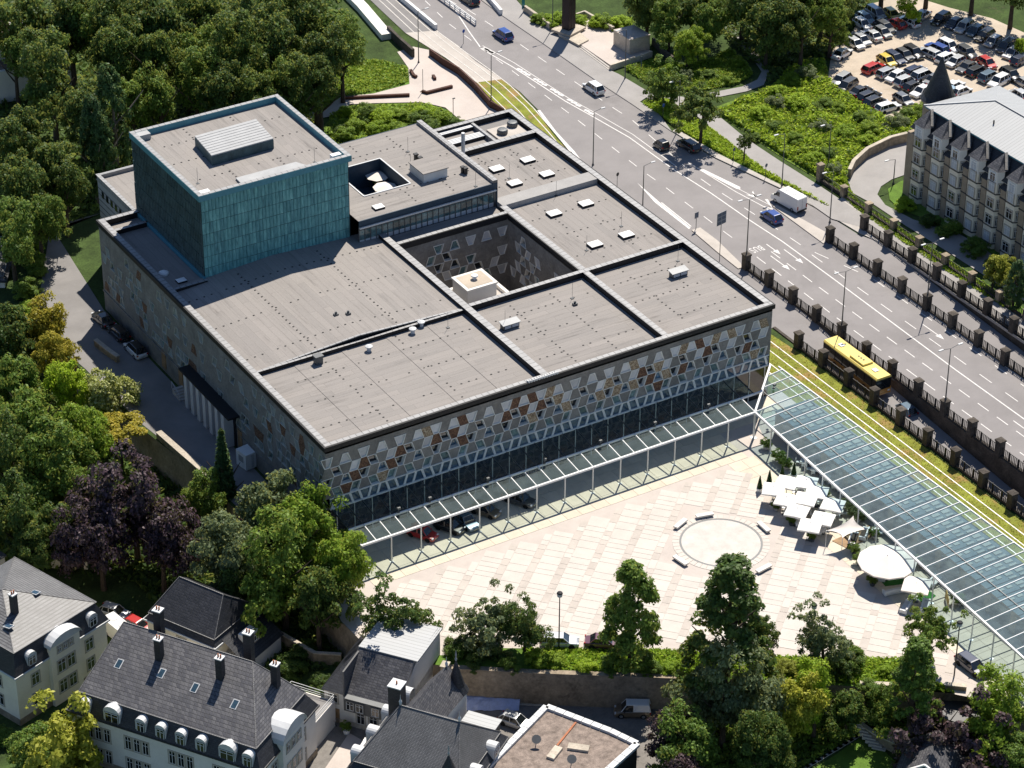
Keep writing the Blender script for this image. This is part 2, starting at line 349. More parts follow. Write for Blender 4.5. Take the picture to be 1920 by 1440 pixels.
sheet('villa_lawn', [(117.01,38.46), (120.35,39.47), (126.35,37.92), (124.75,6.21), (118.69,-0.87), (117.64,14.49), (117.98,22.32), (116.26,27.74), (114.58,32.03), (115.13,35.62)], .07, 'lawn')
sheet('fence_lawn', [(112.09,41.99), (110.73,37.26), (110.93,28.62), (111.33,18.99), (111.57,2.34), (111.61,-13.62), (109.11,-15.40), (108.92,1.49), (108.41,17.80), (108.56,34.65), (109.99,43.24), (111.92,46.52), (114.25,45.14)], .08, 'lawn')
# paved forecourt between the tram and the shrubbery, with its lawn
sheet('forecourt', [(56.87,109.13), (60.54,108.73), (65.53,107.10), (72.29,107.15), (75.07,112.41), (76.46,118.65), (79.76,119.08), (81.57,116.33), (81.70,109.17), (81.20,100.93), (79.89,89.22), (78.49,85.28), (72.70,88.73), (73.02,96.84), (70.66,100.46), (63.86,104.07), (60.37,105.71), (57.55,103.20), (50.41,104.18), (53.03,109.19)], .04, 'pale_paving')
sheet('park_lawn', [(55.08,105.77), (60.54,108.73), (65.53,107.10), (72.29,107.15), (75.22,113.03), (71.66,118.19), (62.86,120.39)], .06, 'lawn')
sheet('shrub_bed', [(52.00,100.00), (58.90,105.69), (63.67,103.74), (70.47,100.13), (72.73,96.35), (72.70,88.73), (65.75,80.21), (44.84,86.55)], .06, 'meadow')
# street on the shaded side of the theatre
sheet('side_street', [(11.17,92.79), (5.18,92.91), (1.83,90.73), (-4.03,79.54), (-9.73,68.98), (-9.87,62.33), (-9.07,53.34), (-8.41,37.29), (-6.37,21.30), (-6.23,9.15), (-6.05,-3.50), (4, -3), (-.4, -.2), (-.4, 66), (3, 92)], .0, 'asphalt_dark')
# verge below the square
sheet('square_verge', [(-6.72,-21.03), (1.87,-25.82), (10.64,-31.32), (23.51,-39.29), (33.61,-46.79), (46.73,-55.38), (47.92,-63.86), (49.36,-64.03), (39.63,-57.50), (30.82,-50.69), (22.16,-44.67), (8.27,-35.16), (0.02,-29.26), (-6.14,-22.59)], -.02, 'lawn')
# lower yards and garden
sheet('yard_paving', [(-14.69,-19.63), (-12.51,-26.19), (-4.29,-29.39), (1.50,-28.16), (24.78,-43.31), (15.49,-53.73), (3.14,-54.96), (-24.51,-38.36)], LZ+.02, 'cobble')
sheet('pale_drive', [(-13.12,-29.27), (-12.20,-32.08), (-18.22,-36.77), (-20.81,-35.21)], LZ+.05, 'pale_paving')  # pale paving laid over the cobbled yard
sheet('garden_lawn', [(25.33,-62.92), (32.31,-61.61), (37.09,-60.54), (38.22,-62.91), (37.97,-67.22), (34.51,-71.67)], LZ+.03, 'lawn')

# painted road markings: each kind is one sheet of paint on its surface
def dashes(mb, pts, w, dash, gap, z=.012, off=0.):
    P_ = [Vector(p) for p in pts]; L = [0]
    for a, b in zip(P_, P_[1:]): L.append(L[-1]+(b-a).length)
    def at(s):
        for i in range(len(P_)-1):
            if s <= L[i+1]: t = (s-L[i])/max(1e-6, L[i+1]-L[i]); return P_[i].lerp(P_[i+1], t)
        return P_[-1]
    s = off
    while s < L[-1]-dash:
        a, b = at(s), at(s+dash); add_ribbon(mb, [a, b], w, z); s += dash+gap
    return mb
LINES = [([(91.21,139.22), (89.41,123.81), (89.17,101.69), (88.96,85.13), (88.54,72.89), (88.18,62.52), (88.28,57.20), (88.15,51.52), (87.95,40.25), (87.95,35.19)], .14, 2.3, 2.9),
         ([(93.20,138.04), (95.09,126.68), (95.55,110.63), (95.72,99.65), (96.05,83.56), (96.32,77.90), (94.40,58.40), (94.45,52.72), (94.71,47.01), (95.22,35.91), (95.38,30.01), (98.4, 18), (98.2, -20), (98.2, -110)], .14, 2.6, 2.9),
         ([(87.72,31.63), (87.3, 12), (87.2, -10), (87.2, -110)], .15, 2.3, 1.7), ([(90.45,31.84), (90.2, 14), (90.1, -10), (90.1, -110)], .15, 2.3, 1.7),
         ([(95.0, 28), (95.0, -110)], .14, 2.6, 2.9)]
mb = MB()
for pts, w, a, b in LINES: dashes(mb, pts, w, a, b)
tag(mb.build('lane_dashes', ['road_paint']), 'white dashed lane lines painted on the avenue', 'road marking', kind='stuff')
mb = MB()
CENTRE = [(96.64,141.23), (90.75,119.32), (89.12,112.54), (89.99,104.23), (90.75,88.94), (91.57,82.26), (92.61,73.01), (92.57,60.52), (93.13,51.51), (93.27,41.08), (93.64,33.47), (93.50,21.09), (92.9, -8), (92.8, -110)]
add_ribbon(mb, CENTRE, .2, .012)
add_ribbon(mb, [(89.91,113.52), (91.03,105.25), (91.76,89.90), (92.62,82.95), (93.65,73.67), (93.51,61.18)], .14, .012)
for k in range(26):
    t = k/26; a = Vector((89.56,112.76)).lerp(Vector((90.25,104.31)), t) if k < 7 else Vector((90.25,104.31)).lerp(Vector((91.92,82.49)), (k-7)/19)
    if k % 4 != 3: add_ribbon(mb, [a, a+Vector((.35, -1.0))], .5, .011)
for poly in ([(95.88,58.54), (96.59,58.12), (98.08,50.55), (97.59,49.85), (97.23,50.46)], [(97.40,48.17), (98.55,47.29), (97.94,45.87), (98.53,48.09), (99.06,48.57), (98.10,46.37)], [(97.24,44.33), (98.31,42.52), (99.01,45.43), (99.42,45.18), (98.15,42.03)],
             [(85.37,59.74), (84.85,53.10), (84.41,43.89), (83.93,43.60), (84.18,53.11)]):
    mb.poly([(*p, .013) for p in poly])
add_ribbon(mb, [(85.01,52.61), (84.66,44.12)], .2, .012)
add_ribbon(mb, [(95.76,61.28), (96.64,49.62), (97.66,42.71)], .16, .012); add_ribbon(mb, [(97.43,50.74), (98.74,42.85)], .12, .012)
add_ribbon(mb, [(99.3, 20), (99.3, -110)], .12, .012); add_ribbon(mb, NEAR[7:12], .5, .011)
def arrow(mb, x, y, L=3.4, turn=0, sg=-1):
    add_ribbon(mb, [(x, y), (x, y+sg*L)], .16, .012); mb.poly([(x-.45, y+sg*L, .012), (x+.45, y+sg*L, .012), (x, y+sg*(L+1.4), .012)] if sg > 0 else [(x+.45, y+sg*L, .012), (x-.45, y+sg*L, .012), (x, y+sg*(L+1.4), .012)])
for p in ((89.64,30.84), (92.43,31.39), (96.6, 4), (91.4, -22), (96.6, -32), (88.6, -34)): arrow(mb, p[0], p[1])
tag(mb.build('road_lines', ['road_paint']), 'solid white lines, arrows and hatching painted on the avenue', 'road marking', kind='stuff')
# the word BUS, to be read by drivers heading towards the square's end of the avenue
fc = D.curves.new('bus_lettering', 'FONT'); fc.body = 'BUS'; fc.size = 1.15; fc.align_x = 'CENTER'; fc.align_y = 'CENTER'; fc.space_character = 1.15
fc.materials.append(gm('road_paint')); _bt = D.objects.new('tmp', fc); COL.objects.link(_bt); bpy.context.view_layer.update()
_bm = D.meshes.new_from_object(_bt.evaluated_get(bpy.context.evaluated_depsgraph_get())); D.objects.remove(_bt); bus_text = put('bus_lettering', _bm)
bus_text.location = (89.08,33.55,0.01); bus_text.rotation_euler = (0, 0, math.pi); bus_text.scale = (1.0, 1.9, 1)
tag(bus_text, 'the word BUS painted in white on the avenue lane', 'road marking')
arrow_mb = MB(); arrow(arrow_mb, 0, 0, 2.2); ar = arrow_mb.build('bus_arrow', ['road_paint'], loc=(91.15,34.02,0.00)); tag(ar, 'white turn arrow painted after the word BUS', 'road marking')
# traffic islands
for pts, lab in (([(83.99,43.00), (85.54,43.02), (85.50,38.52), (84.53,31.15), (84.01,30.01), (83.30,30.07), (83.49,35.62)], 'pale paved traffic island between bus lane and avenue'),
                 ([(98.67,42.89), (99.42,42.83), (100.69,32.46), (100.33,30.79), (98.36,29.71)], 'pale traffic island beside the white van')):
    mb = MB(); mb.prism(pts, -.1, .13, 1, 0); tag(mb.build('traffic_island', ['concrete', 'kerb_stone']), lab, 'traffic island', 'traffic islands')

# ---------------------------------------------------------------- the theatre
mat('theatre_stone', (.20, .192, .18), .9, .28, .5, 3.2, .35, patch=((.27, .235, .18), .35, .6))
mat('panel_grey', (.195, .19, .178), .9, .22, .9, 5., .3, rand=.14)
def pebble(name, a, b, c):
    m, nt, bs, out = _new(name); v = _coord(nt, 'World'); vo = nt.nodes.new('ShaderNodeTexVoronoi'); vo.inputs['Scale'].default_value = 7.; nt.links.new(v, vo.inputs['Vector'])
    sp = nt.nodes.new('ShaderNodeSeparateColor'); nt.links.new(vo.outputs['Color'], sp.inputs[0])
    col = _ramp(nt, sp.outputs[0], [(0, a), (.5, b), (1, c)])
    nt.links.new(col, bs.inputs['Base Color']); bs.inputs['Roughness'].default_value = .8; _bump(nt, bs, vo.outputs['Distance'], .6, .05)
pebble('panel_brown', (.05, .022, .012), (.10, .045, .025), (.20, .11, .06))
pebble('panel_tan', (.13, .085, .045), (.25, .18, .11), (.45, .38, .28))
mat('eave_black', (.014, .014, .016), .6, .2, 1, 6, 0)
mat('window_frame', (.66, .66, .63), .6, .05, 2, 9, 0)
mat('pane_blind', (.47, .48, .50), .45, .10, .7, 5., 0, rand=.22)
mat('window_frame_shaded', (.36, .37, .34), .7, .05, 2, 9, 0); mat('pane_side', (.22, .25, .25), .4, .2, .7, 5, 0, rand=.3)  # darker copies for the side wall, its shade put into their colours
mat('pane_dark', (.012, .014, .018), .05, .3, 1, 5, 0, spec=.8, rand=.3)
mat('pane_blue', (.05, .10, .16), .06, .5, .8, 3, 0, spec=.8, rand=.4)
mat('pane_teal', (.10, .17, .18), .08, .5, .8, 3, 0, spec=.8, rand=.4)
def roof_mat(name, rot, base=(.285, .265, .25)):
    m, nt, b, out = _new(name); v = _coord(nt, 'World', rot=rot)
    br = nt.nodes.new('ShaderNodeTexBrick'); nt.links.new(v, br.inputs['Vector'])
    br.inputs['Scale'].default_value = 1.; br.inputs['Brick Width'].default_value = 7.3; br.inputs['Row Height'].default_value = 1.02; br.inputs['Mortar Size'].default_value = .018; br.inputs['Mortar Smooth'].default_value = .4
    br.offset = .37; br.inputs['Color1'].default_value = (.92, .92, .92, 1); br.inputs['Color2'].default_value = (1.04, 1.03, 1.02, 1); br.inputs['Mortar'].default_value = (.62, .61, .6, 1)
    v2 = _coord(nt, 'World', rot=rot); mp = nt.nodes.new('ShaderNodeMapping'); mp.inputs['Scale'].default_value = (.12, 1.5, 1); nt.links.new(v2, mp.inputs[0])
    st = _noise(nt, 1., 6, .72, mp.outputs[0]); big = _noise(nt, .09, 4, .6, v, .5); fine = _noise(nt, 5., 3, .7, v)
    c = _ramp(nt, st, [(.28, scale_c(base, .52)), (.45, scale_c(base, .93)), (.8, scale_c(base, 1.1))])
    c = _mix(nt, base, c, _ramp(nt, big, [(.35, (.12,)*3), (.62, (1,)*3)]))
    c = _mix(nt, c, br.outputs['Color'], 1., 'MULTIPLY'); c = _mix(nt, c, _ramp(nt, fine, [(.2, (.88,)*3), (.8, (1.08,)*3)]), 1., 'MULTIPLY')
    nt.links.new(c, b.inputs['Base Color']); b.inputs['Roughness'].default_value = .85; b.inputs['Specular IOR Level'].default_value = .2; _bump(nt, b, br.outputs['Fac'], .25, -.02)
roof_mat('roof_along_x', 0.); roof_mat('roof_along_y', R(90))
def coping_mat(name, rot, base=(.27, .27, .275)):
    m, nt, b, out = _new(name); v = _coord(nt, 'World', rot=rot)
    br = nt.nodes.new('ShaderNodeTexBrick'); nt.links.new(v, br.inputs['Vector']); br.offset = 0
    br.inputs['Scale'].default_value = 1.; br.inputs['Brick Width'].default_value = .9; br.inputs['Row Height'].default_value = 50.; br.inputs['Mortar Size'].default_value = .06
    br.inputs['Color1'].default_value = (*scale_c(base, .94), 1); br.inputs['Color2'].default_value = (*scale_c(base, 1.06), 1); br.inputs['Mortar'].default_value = (*scale_c(base, .45), 1)
    c = _mix(nt, br.outputs['Color'], _ramp(nt, _noise(nt, 1.5, 4, .6, v), [(.2, (.8,)*3), (.8, (1.1,)*3)]), 1., 'MULTIPLY')
    nt.links.new(c, b.inputs['Base Color']); b.inputs['Roughness'].default_value = .55; b.inputs['Metallic'].default_value = .15
coping_mat('coping_x', 0.); coping_mat('coping_y', R(90))
def copper_mat(name):
    m, nt, b, out = _new(name); v = _coord(nt, 'World'); oi = nt.nodes.new('ShaderNodeObjectInfo')
    mp = nt.nodes.new('ShaderNodeMapping'); mp.inputs['Scale'].default_value = (1, 1, .22); nt.links.new(v, mp.inputs[0])
    n = _noise(nt, 3.2, 6, .75, mp.outputs[0], .3)
    c = _ramp(nt, n, [(.25, (.03, .09, .10)), (.42, (.09, .27, .29)), (.62, (.16, .40, .42)), (.85, (.38, .58, .57))])
    c = _mix(nt, c, _ramp(nt, oi.outputs['Random'], [(0, (.72, .78, .8)), (1, (1.2, 1.15, 1.1))]), 1., 'MULTIPLY')
    nt.links.new(c, b.inputs['Base Color']); b.inputs['Roughness'].default_value = .55; b.inputs['Specular IOR Level'].default_value = .4; _bump(nt, b, n, .3)
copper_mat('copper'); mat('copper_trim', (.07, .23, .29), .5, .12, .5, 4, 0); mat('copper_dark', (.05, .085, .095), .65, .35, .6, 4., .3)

mat('strip_grey', (.34, .33, .32), .9, .1, .5, 5, 0)
H = 14.27; RF = 13.4
th = thing('theatre', 'large square grey stone theatre with copper fly tower and trapezoid windows', 'theatre')
# tessellated facade cells
CW, CA = 1.285, .235
SGN = (-1, 1, 1, -1)
def seps(k, j): return SGN[k % 4] * (1 if j % 2 == 0 else -1) * CA
def cell_shape(k, j): return (seps(k, j), seps(k+1, j), seps(k, j+1), seps(k+1, j+1))   # tl, tr, bl, br shifts
def cell_pts(k, j, hz, ins=0.):
    a, b, c, d = cell_shape(k, j); h = CW/2
    return [(-h+a+ins, hz/2-ins), (h+b-ins, hz/2-ins), (h+d-ins, -hz/2+ins), (-h+c+ins, -hz/2+ins)]   # tl tr br bl
_cache = {}
def window_meshes(k, j, hz, dep):
    key = ('w', cell_shape(k, j), round(hz, 3), dep)
    if key in _cache: return _cache[key]
    o_ = cell_pts(k, j, hz, .015); i_ = cell_pts(k, j, hz, .10); i2 = cell_pts(k, j, hz, .14)
    mb = MB(); f = -.06
    for a in range(4):
        b = (a+1) % 4
        mb.poly([(*p, f) for p in (o_[a], i_[a], i_[b], o_[b])], 0)
        mb.poly([(*o_[b], f), (*o_[b], .02), (*o_[a], .02), (*o_[a], f)], 0)
        mb.poly([(*i_[a], f), (*i2[a], dep), (*i2[b], dep), (*i_[b], f)], 0)
    pb = MB(); pb.poly([(*p, dep-.005) for p in i2[::-1]])
    # u,v,depth -> u along wall, v up, depth into wall
    swap = lambda q: [(x, z, y) for x, y, z in q]
    mb.v = swap(mb.v); pb.v = swap(pb.v)
    r = (mb.mesh('window', ['window_frame']), pb.mesh('pane', ['pane_dark'])); _cache[key] = r
    return r
def panel_mesh(k, j, hz, mt):
    key = ('p', cell_shape(k, j), round(hz, 3), mt)
    if key in _cache: return _cache[key]
    q = cell_pts(k, j, hz, .022); mb = MB()
    vs = [(x, -.035, z) for x, z in q] + [(x, .0, z) for x, z in q]
    mb.add(vs, [(0, 3, 2, 1)] + [(i, (i+1) % 4, 4+(i+1) % 4, 4+i) for i in range(4)])
    r = mb.mesh('stone_panel', [mt]); _cache[key] = r; return r
_panes = {}
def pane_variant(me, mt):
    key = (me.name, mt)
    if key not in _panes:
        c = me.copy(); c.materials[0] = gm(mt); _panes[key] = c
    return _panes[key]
def facade(parent, org, rz, length, levels, cellfn, u0, zt, zb, wallname, dim=False):
    """wall in local (u, depth, z); cells start at u0 + k*CW"""
    ca, sa = math.cos(rz), math.sin(rz); n = int((length-u0)/CW)
    W = lambda u, d, z: (org[0]+u*ca-d*sa, org[1]+u*sa+d*ca, z)
    mb = MB(); ue = u0+n*CW
    mb.poly([W(0, 0, levels[0]), W(length, 0, levels[0]), W(length, 0, zt), W(0, 0, zt)]); mb.poly([W(0, 0, zb), W(length, 0, zb), W(length, 0, levels[-1]), W(0, 0, levels[-1])])
    for j in range(len(levels)-1):
        t, b = levels[j], levels[j+1]; hz = t-b
        mb.poly([W(0, 0, b), W(u0+seps(0, j+1), 0, b), W(u0+seps(0, j), 0, t), W(0, 0, t)])
        mb.poly([W(ue+seps(n, j+1), 0, b), W(length, 0, b), W(length, 0, t), W(ue+seps(n, j), 0, t)])
        for k in range(n):
            ty = cellfn(k, j); uc = u0+(k+.5)*CW; loc = W(uc, 0, (t+b)/2)
            if ty in ('blind', 'dark', 'blue', 'teal'):
                wm, pm = window_meshes(k, j, hz, .10 if ty == 'blind' else (.24 if ty == 'teal' else .5))
                o = put('window', pane_variant(wm, 'window_frame_shaded') if dim else wm, parent, loc, rz); put('pane', pane_variant(pm, 'pane_'+(ty if not (dim and ty == 'blind') else 'side')), o)
            else:
                a, bb, c, d = cell_shape(k, j); h = CW/2
                mb.poly([W(uc-h+c, 0, b), W(uc+h+d, 0, b), W(uc+h+bb, 0, t), W(uc-h+a, 0, t)])
                if ty: put('stone_panel', panel_mesh(k, j, hz, ty), parent, loc, rz)
    return mb.build(wallname, ['theatre_stone'], parent)
fr = random.Random(11)
def front_cell(k, j):
    s = cell_shape(k, j); kind = {(-1, 1): 'V', (1, -1): 'A'}.get((int(math.copysign(1, s[0])), int(math.copysign(1, s[1]))), 'P'); q = fr.random()
    deco = 'panel_brown' if q < .2 else 'panel_tan' if q < .42 else None
    if j == 0: return 'blind' if kind in 'VA' else (deco if k % 2 else deco)
    if j == 1: return ('blind' if (k//2) % 2 else 'dark') if kind == 'P' else (deco if q < .22 else 'panel_grey')
    if j == 2: return ('dark' if kind == 'V' else 'blue') if kind in 'VA' else (deco or 'panel_grey')
    return 'teal' if kind == 'P' else (deco if q < .4 and kind == 'V' else 'panel_grey')
U0 = 2.72-CW/2-CW*2
facade(th, (0, 0), 0, 67.0, [12.5, 11.0, 9.5, 8.0, 6.5], front_cell, U0+.0, 13.7, 6.5, 'front_wall')
# glazed band with leaning mullions above the canopy, and the glazed foyer below it
mb = MB(); n = int((67-U0)/CW)
for k in range(n+1):
    for zz0, zz1, j in ((6.5, 4.95, 4),):
        u = U0+k*CW; mb.bar((u+seps(k, j), -.05, zz0), (u+seps(k, j+1), -.05, zz1), .16, .3)
mb.box(.3, 66.8, -.16, .05, 6.42, 6.56); mb.box(.3, 66.8, -.22, .06, 4.86, 5.06)
for k in range(27): mb.box(1.2+k*2.5, 1.32+k*2.5, -.1, .05, 0, 4.86)
mb.build('mullions', ['window_frame'], th)
# (the wall polygon below z=6.5 carries the glass skin)
mb = MB(); mb.poly([(.35, -.02, 5.06), (66.8, -.02, 5.06), (66.8, -.02, 6.42), (.35, -.02, 6.42)]); mb.build('band_glazing', ['pane_blue'], th)
mb = MB(); mb.poly([(.35, -.02, .1), (66.8, -.02, .1), (66.8, -.02, 4.86), (.35, -.02, 4.86)]); mb.build('foyer_glazing', ['pane_dark'], th)
LR = random.Random(5)
LM = {}
for g in range(9):
    for jj in range(6):
        for q in range(6): LM[(g, jj, q)] = LR.random()
def left_cell(k, j):
    g, q = divmod(k, 6); s = cell_shape(k, j); par = (s[0] > 0) == (s[1] > 0); v = LM.get((g, j, q), .9)
    near = k > 40            # densest by the corner of the square
    if q == 5 and not near and j not in (0, 2): return None
    want = ((j % 2 == 0) != par) if j < 4 else v < .6
    if not near and j in (3, 4, 5) and (g+j) % 3 == 0 and q < 3: return None
    if want and v < (.85 if near else .6): return 'blind' if (v*97) % 1 < .5 else 'dark' if (v*31) % 1 < .35 else 'teal'
    if v > .95: return 'panel_brown'
    if near and v > .7: return 'panel_grey'
    return None
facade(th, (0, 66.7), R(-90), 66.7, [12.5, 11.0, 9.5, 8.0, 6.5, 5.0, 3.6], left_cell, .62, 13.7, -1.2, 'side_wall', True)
mb = MB(); mb.box(-.14, .02, 40.5, 66.72, 3.0, 3.16); mb.box(-.10, .02, .2, 24, 2.4, 2.55); mb.build('string_course', ['theatre_stone'], th)
CR = random.Random(23)
def court_cell(k, j):
    s = cell_shape(k, j); par = (s[0] > 0) == (s[1] > 0); v = CR.random()
    if (j % 2 == 0) != par and v < .62: return ('blind' if v < .3 else 'dark' if v < .5 else 'teal')
    return None
facade(th, (32.0, 39.5), 0, 18.0, [12.3, 10.8, 9.3, 7.8, 6.3, 4.8], court_cell, 1.0, 13.7, 1.5, 'courtyard_wall')
facade(th, (49.9, 39.5), R(-90), 18.9, [12.3, 10.8, 9.3, 7.8, 6.3, 4.8], court_cell, 1.0, 13.7, 1.5, 'courtyard_wall')
mb = MB(); mb.poly([(32, 20.6, 13.7), (32, 39.5, 13.7), (32, 39.5, 1.5), (32, 20.6, 1.5)]); mb.poly([(49.9, 20.6, 13.7), (32, 20.6, 13.7), (32, 20.6, 1.5), (49.9, 20.6, 1.5)]); mb.build('courtyard_wall', ['theatre_stone'], th)
MB().box(32, 49.9, 20.6, 39.5, 1.2, 1.5).build('courtyard_floor', ['concrete'], th)
mb = MB(); mb.poly([(67, 0, -1), (67, 66.7, -1), (67, 66.7, 13.7), (67, 0, 13.7)]); mb.poly([(67, 66.7, -1), (0, 66.7, -1), (0, 66.7, 13.7), (67, 66.7, 13.7)]); mb.build('rear_wall', ['theatre_stone'], th)
# roofs
def roof(name, x0, x1, y0, y1, m, z=RF): mb = MB(); mb.poly([(x0, y0, z), (x1, y0, z), (x1, y1, z), (x0, y1, z)]); return mb.build(name, [m], th)
roof('roof', .3, 31.6, .3, 20.3, 'roof_along_x'); roof('roof', 31.6, 50.6, .3, 20.3, 'roof_along_x'); roof('roof', 50.6, 66.8, .3, 20.3, 'roof_along_x')
roof('roof', 50.2, 66.8, 20.3, 42, 'roof_along_y'); roof('roof', 50.2, 66.8, 42, 58.6, 'roof_along_y'); roof('roof', 50.2, 66.8, 58.6, 66.6, 'roof_along_x')
roof('roof', 28.0, 50.4, 39.6, 43.6, 'roof_along_x'); roof('roof', 28.0, 50.4, 64.6, 66.6, 'roof_along_x'); roof('roof', .3, 6.2, 44.4, 66.6, 'roof_along_y')
mb = MB()      # the auditorium roof rises gently to a ridge
for xa, xb, za, zb in ((.5, 16, 13.55, 14.5), (16, 31.6, 14.5, 13.75)):
    mb.poly([(xa, 20.75, za), (xb, 20.75, zb), (xb, 45.5, zb), (xa, 45.5, za)]); mb.poly([(xa, 20.75, za), (xa, 20.75, 13.3), (xb, 20.75, 13.3), (xb, 20.75, zb)], 1)
mb.build('roof', ['roof_along_y', 'eave_black'], th)
mb = MB()
for xa, xb, za, zb in ((.5, 16, 13.56, 14.51), (16, 31.6, 14.51, 13.76)): mb.bar((xa, 20.68, za+.02), (xb, 20.68, zb+.02), .3, .12)
mb.build('roof_edge', ['coping_x'], th)
def parapet(x0, x1, y0, y1, m, z=H, z0=13.2):
    mb = MB(); mb.box(x0, x1, y0, y1, z0, z, 1); mb.poly([(x0-.04, y0-.04, z+.03), (x1+.04, y0-.04, z+.03), (x1+.04, y1+.04, z+.03), (x0-.04, y1+.04, z+.03)], 0)
    return mb.build('parapet', [m, 'eave_black'], th)
parapet(.0, .75, .75, 66.0, 'coping_y'); parapet(.0, 67, .0, .6, 'coping_x'); parapet(66.2, 67, .75, 66.0, 'coping_y'); parapet(0, 67, 66.05, 66.7, 'coping_x')
parapet(32.45, 66.1, 20.0, 20.62, 'coping_x', H-.01); parapet(.8, 31.3, 20.05, 20.35, 'coping_x', H-.3); parapet(31.4, 32.3, .7, 43.2, 'coping_y', H+.01); parapet(49.95, 50.75, .7, 19.9, 'coping_y', H-.02)
parapet(49.9, 50.8, 20.75, 41.5, 'coping_y', H-.02); parapet(32.45, 49.8, 39.45, 40.0, 'coping_x', H-.03); parapet(50.5, 66.1, 58.4, 59.2, 'coping_x', H-.03); parapet(.8, 5.8, 44.2, 44.6, 'coping_x', H-.2); parapet(.8, 5.8, 63.0, 63.5, 'coping_x', H-.2)
mb = MB(); mb.box(50.4, 66.15, 41.6, 44.0, 13.2, H-.05); mb.build('roof_strip', ['strip_grey'], th)
mb = MB(); mb.box(-.25, 67.25, -.25, 0, 13.62, H); mb.box(-.25, 0, .0, 66.95, 13.62, H); mb.box(67, 67.25, .0, 66.95, 13.62, H); mb.box(0, 67, 66.7, 66.95, 13.62, H); mb.box(32.0, 50.0, 39.3, 39.45, 13.5, H-.05); mb.box(49.75, 49.9, 20.7, 39.3, 13.5, H-.05); mb.build('eaves_fascia', ['eave_black'], th)
# roof fixings: rows of small dark dots over the membrane
mb = MB(); dr = random.Random(3)
def dot(x, y, z):
    if 32.3 < x < 40.1 and 49 < y < 58.2: return
    mb.box(x-.11, x+.11, y-.09, y+.09, z, z+.05)
for (x0, x1, y0, y1, z) in ((1, 31, 1, 20, RF), (32.5, 49.8, 1, 20, RF), (51, 66, 1, 20, RF), (51, 66, 21, 41, RF), (51, 66, 45, 58, RF), (33, 49.8, 44, 64, 17.1), (7, 27, 46.5, 65.5, 25.65)):
    for fx in (.3, .66):
        x = x0+(x1-x0)*fx; y = y0+.5
        while y < y1-.4:
            if dr.random() < .75: dot(x, y, z)
            y += .95
    for fy in (.22, .52, .8):
        y = y0+(y1-y0)*fy; x = x0+.4
        while x < x1-.4:
            if dr.random() < .75: dot(x, y, z)
            x += 1.1
def ridge_z(x): return 13.55+(x-.5)*.0613 if x < 16 else 14.5-(x-16)*.048
for fy in (24, 33, 41):
    x = 1.5
    while x < 31:
        if dr.random() < .85: dot(x, fy, ridge_z(x))
        x += 1.1
for x in (10, 22):
    y = 21.5
    while y < 44: dot(x, y, ridge_z(x)+.01); y += 1.
fx_ = mb.build('roof_fixings', ['eave_black'], th); fx_['kind'] = 'stuff'
# raised seams across the front-left roof
for x in (6.1, 13.0, 19.6, 25.6): MB().box(x, x+.75, .7, 20.0, RF, RF+.05).build('roof_seam', ['roof_along_x'], th)
# skylights
sk = MB(); sk.prism([(-.95, -.75), (.95, -.75), (.95, .75), (-.95, .75)], 0, .35, 1); sk.add([(-.95, -.75, .36), (.95, -.75, .36), (.95, .75, .36), (-.95, .75, .36), (-.6, -.4, .5), (.6, -.4, .5), (.6, .4, .5), (-.6, .4, .5)], [(0, 1, 5, 4), (1, 2, 6, 5), (2, 3, 7, 6), (3, 0, 4, 7), (4, 5, 6, 7)], 0)
skm = sk.mesh('skylight', ['white_paint', 'eave_black'])
for x, y in ((55.95, 52.5), (61.24, 52.6), (55.9, 47.45), (61.3, 47.45), (55.97, 36.95), (61.35, 37.1), (56.1, 26.55), (61.3, 26.6)): put('skylight', skm, th, (x, y, RF))
put('skylight', skm, th, (32.6, 45.3, 17.1), sc=.8); sm = put('skylight', skm, th, (3.12,46.84,13.40), sc=.7)
# raised block with the glazed gallery and its little planted court
x0, x1, y0, y1, zt = 28.4, 50.35, 43.3, 64.8, 17.1
hx0, hx1, hy0, hy1 = 32.6, 39.8, 49.3, 57.9
mb = MB()
for a, b, c, d in ((x0, x1, y0, hy0), (x0, x1, hy1, y1), (x0, hx0, hy0, hy1), (hx1, x1, hy0, hy1)): mb.poly([(a, c, zt), (b, c, zt), (b, d, zt), (a, d, zt)])
mb.build('gallery_roof', ['roof_along_x'], th)
mb = MB(); mb.box(x0, x1, y0-.15, y0, zt-.75, zt+.06); mb.box(x1-.02, x1+.13, y0-.15, y1, 13.4, zt+.06, 0); mb.box(x0, x1, y1, y1+.12, 12, zt+.02); mb.build('gallery_fascia', ['navy_metal'], th)
mb = MB(); mb.box(x1-.6, x1+.16, y0-.1, y1, zt+.02, zt+.5); mb.build('gallery_coping', ['coping_y'], th)
MB().box(x0, x1-.2, y0-.42, y0-.17, zt-1.08, zt-.86).build('gallery_gutter', ['zinc_pale'], th)
ng = 24; gw = (x1-.4-x0)/ng
pn = MB(); pn.poly([(.06, 0, 0), (gw-.06, 0, 0), (gw-.06, 0, 1.45), (.06, 0, 1.45)]); pnm = pn.mesh('gallery_pane', ['pane_teal'])
sp_ = MB(); sp_.poly([(.06, 0, 0), (gw-.06, 0, 0), (gw-.06, 0, .62), (.06, 0, .62)]); spm = sp_.mesh('gallery_spandrel', ['zinc_pale'])
for k in range(ng): put('gallery_pane', pnm, th, (x0+k*gw, y0-.03, 14.15)); put('gallery_spandrel', spm, th, (x0+k*gw, y0-.03, 13.5))
mb = MB()
for k in range(ng+1): mb.box(x0+k*gw-.05, x0+k*gw+.05, y0-.1, y0, 13.4, zt-.8)
mb.box(x0, x1, y0-.02, y0+.02, 13.4, zt-.7); mb.build('gallery_mullions', ['lamp_grey'], th)
mb = MB()
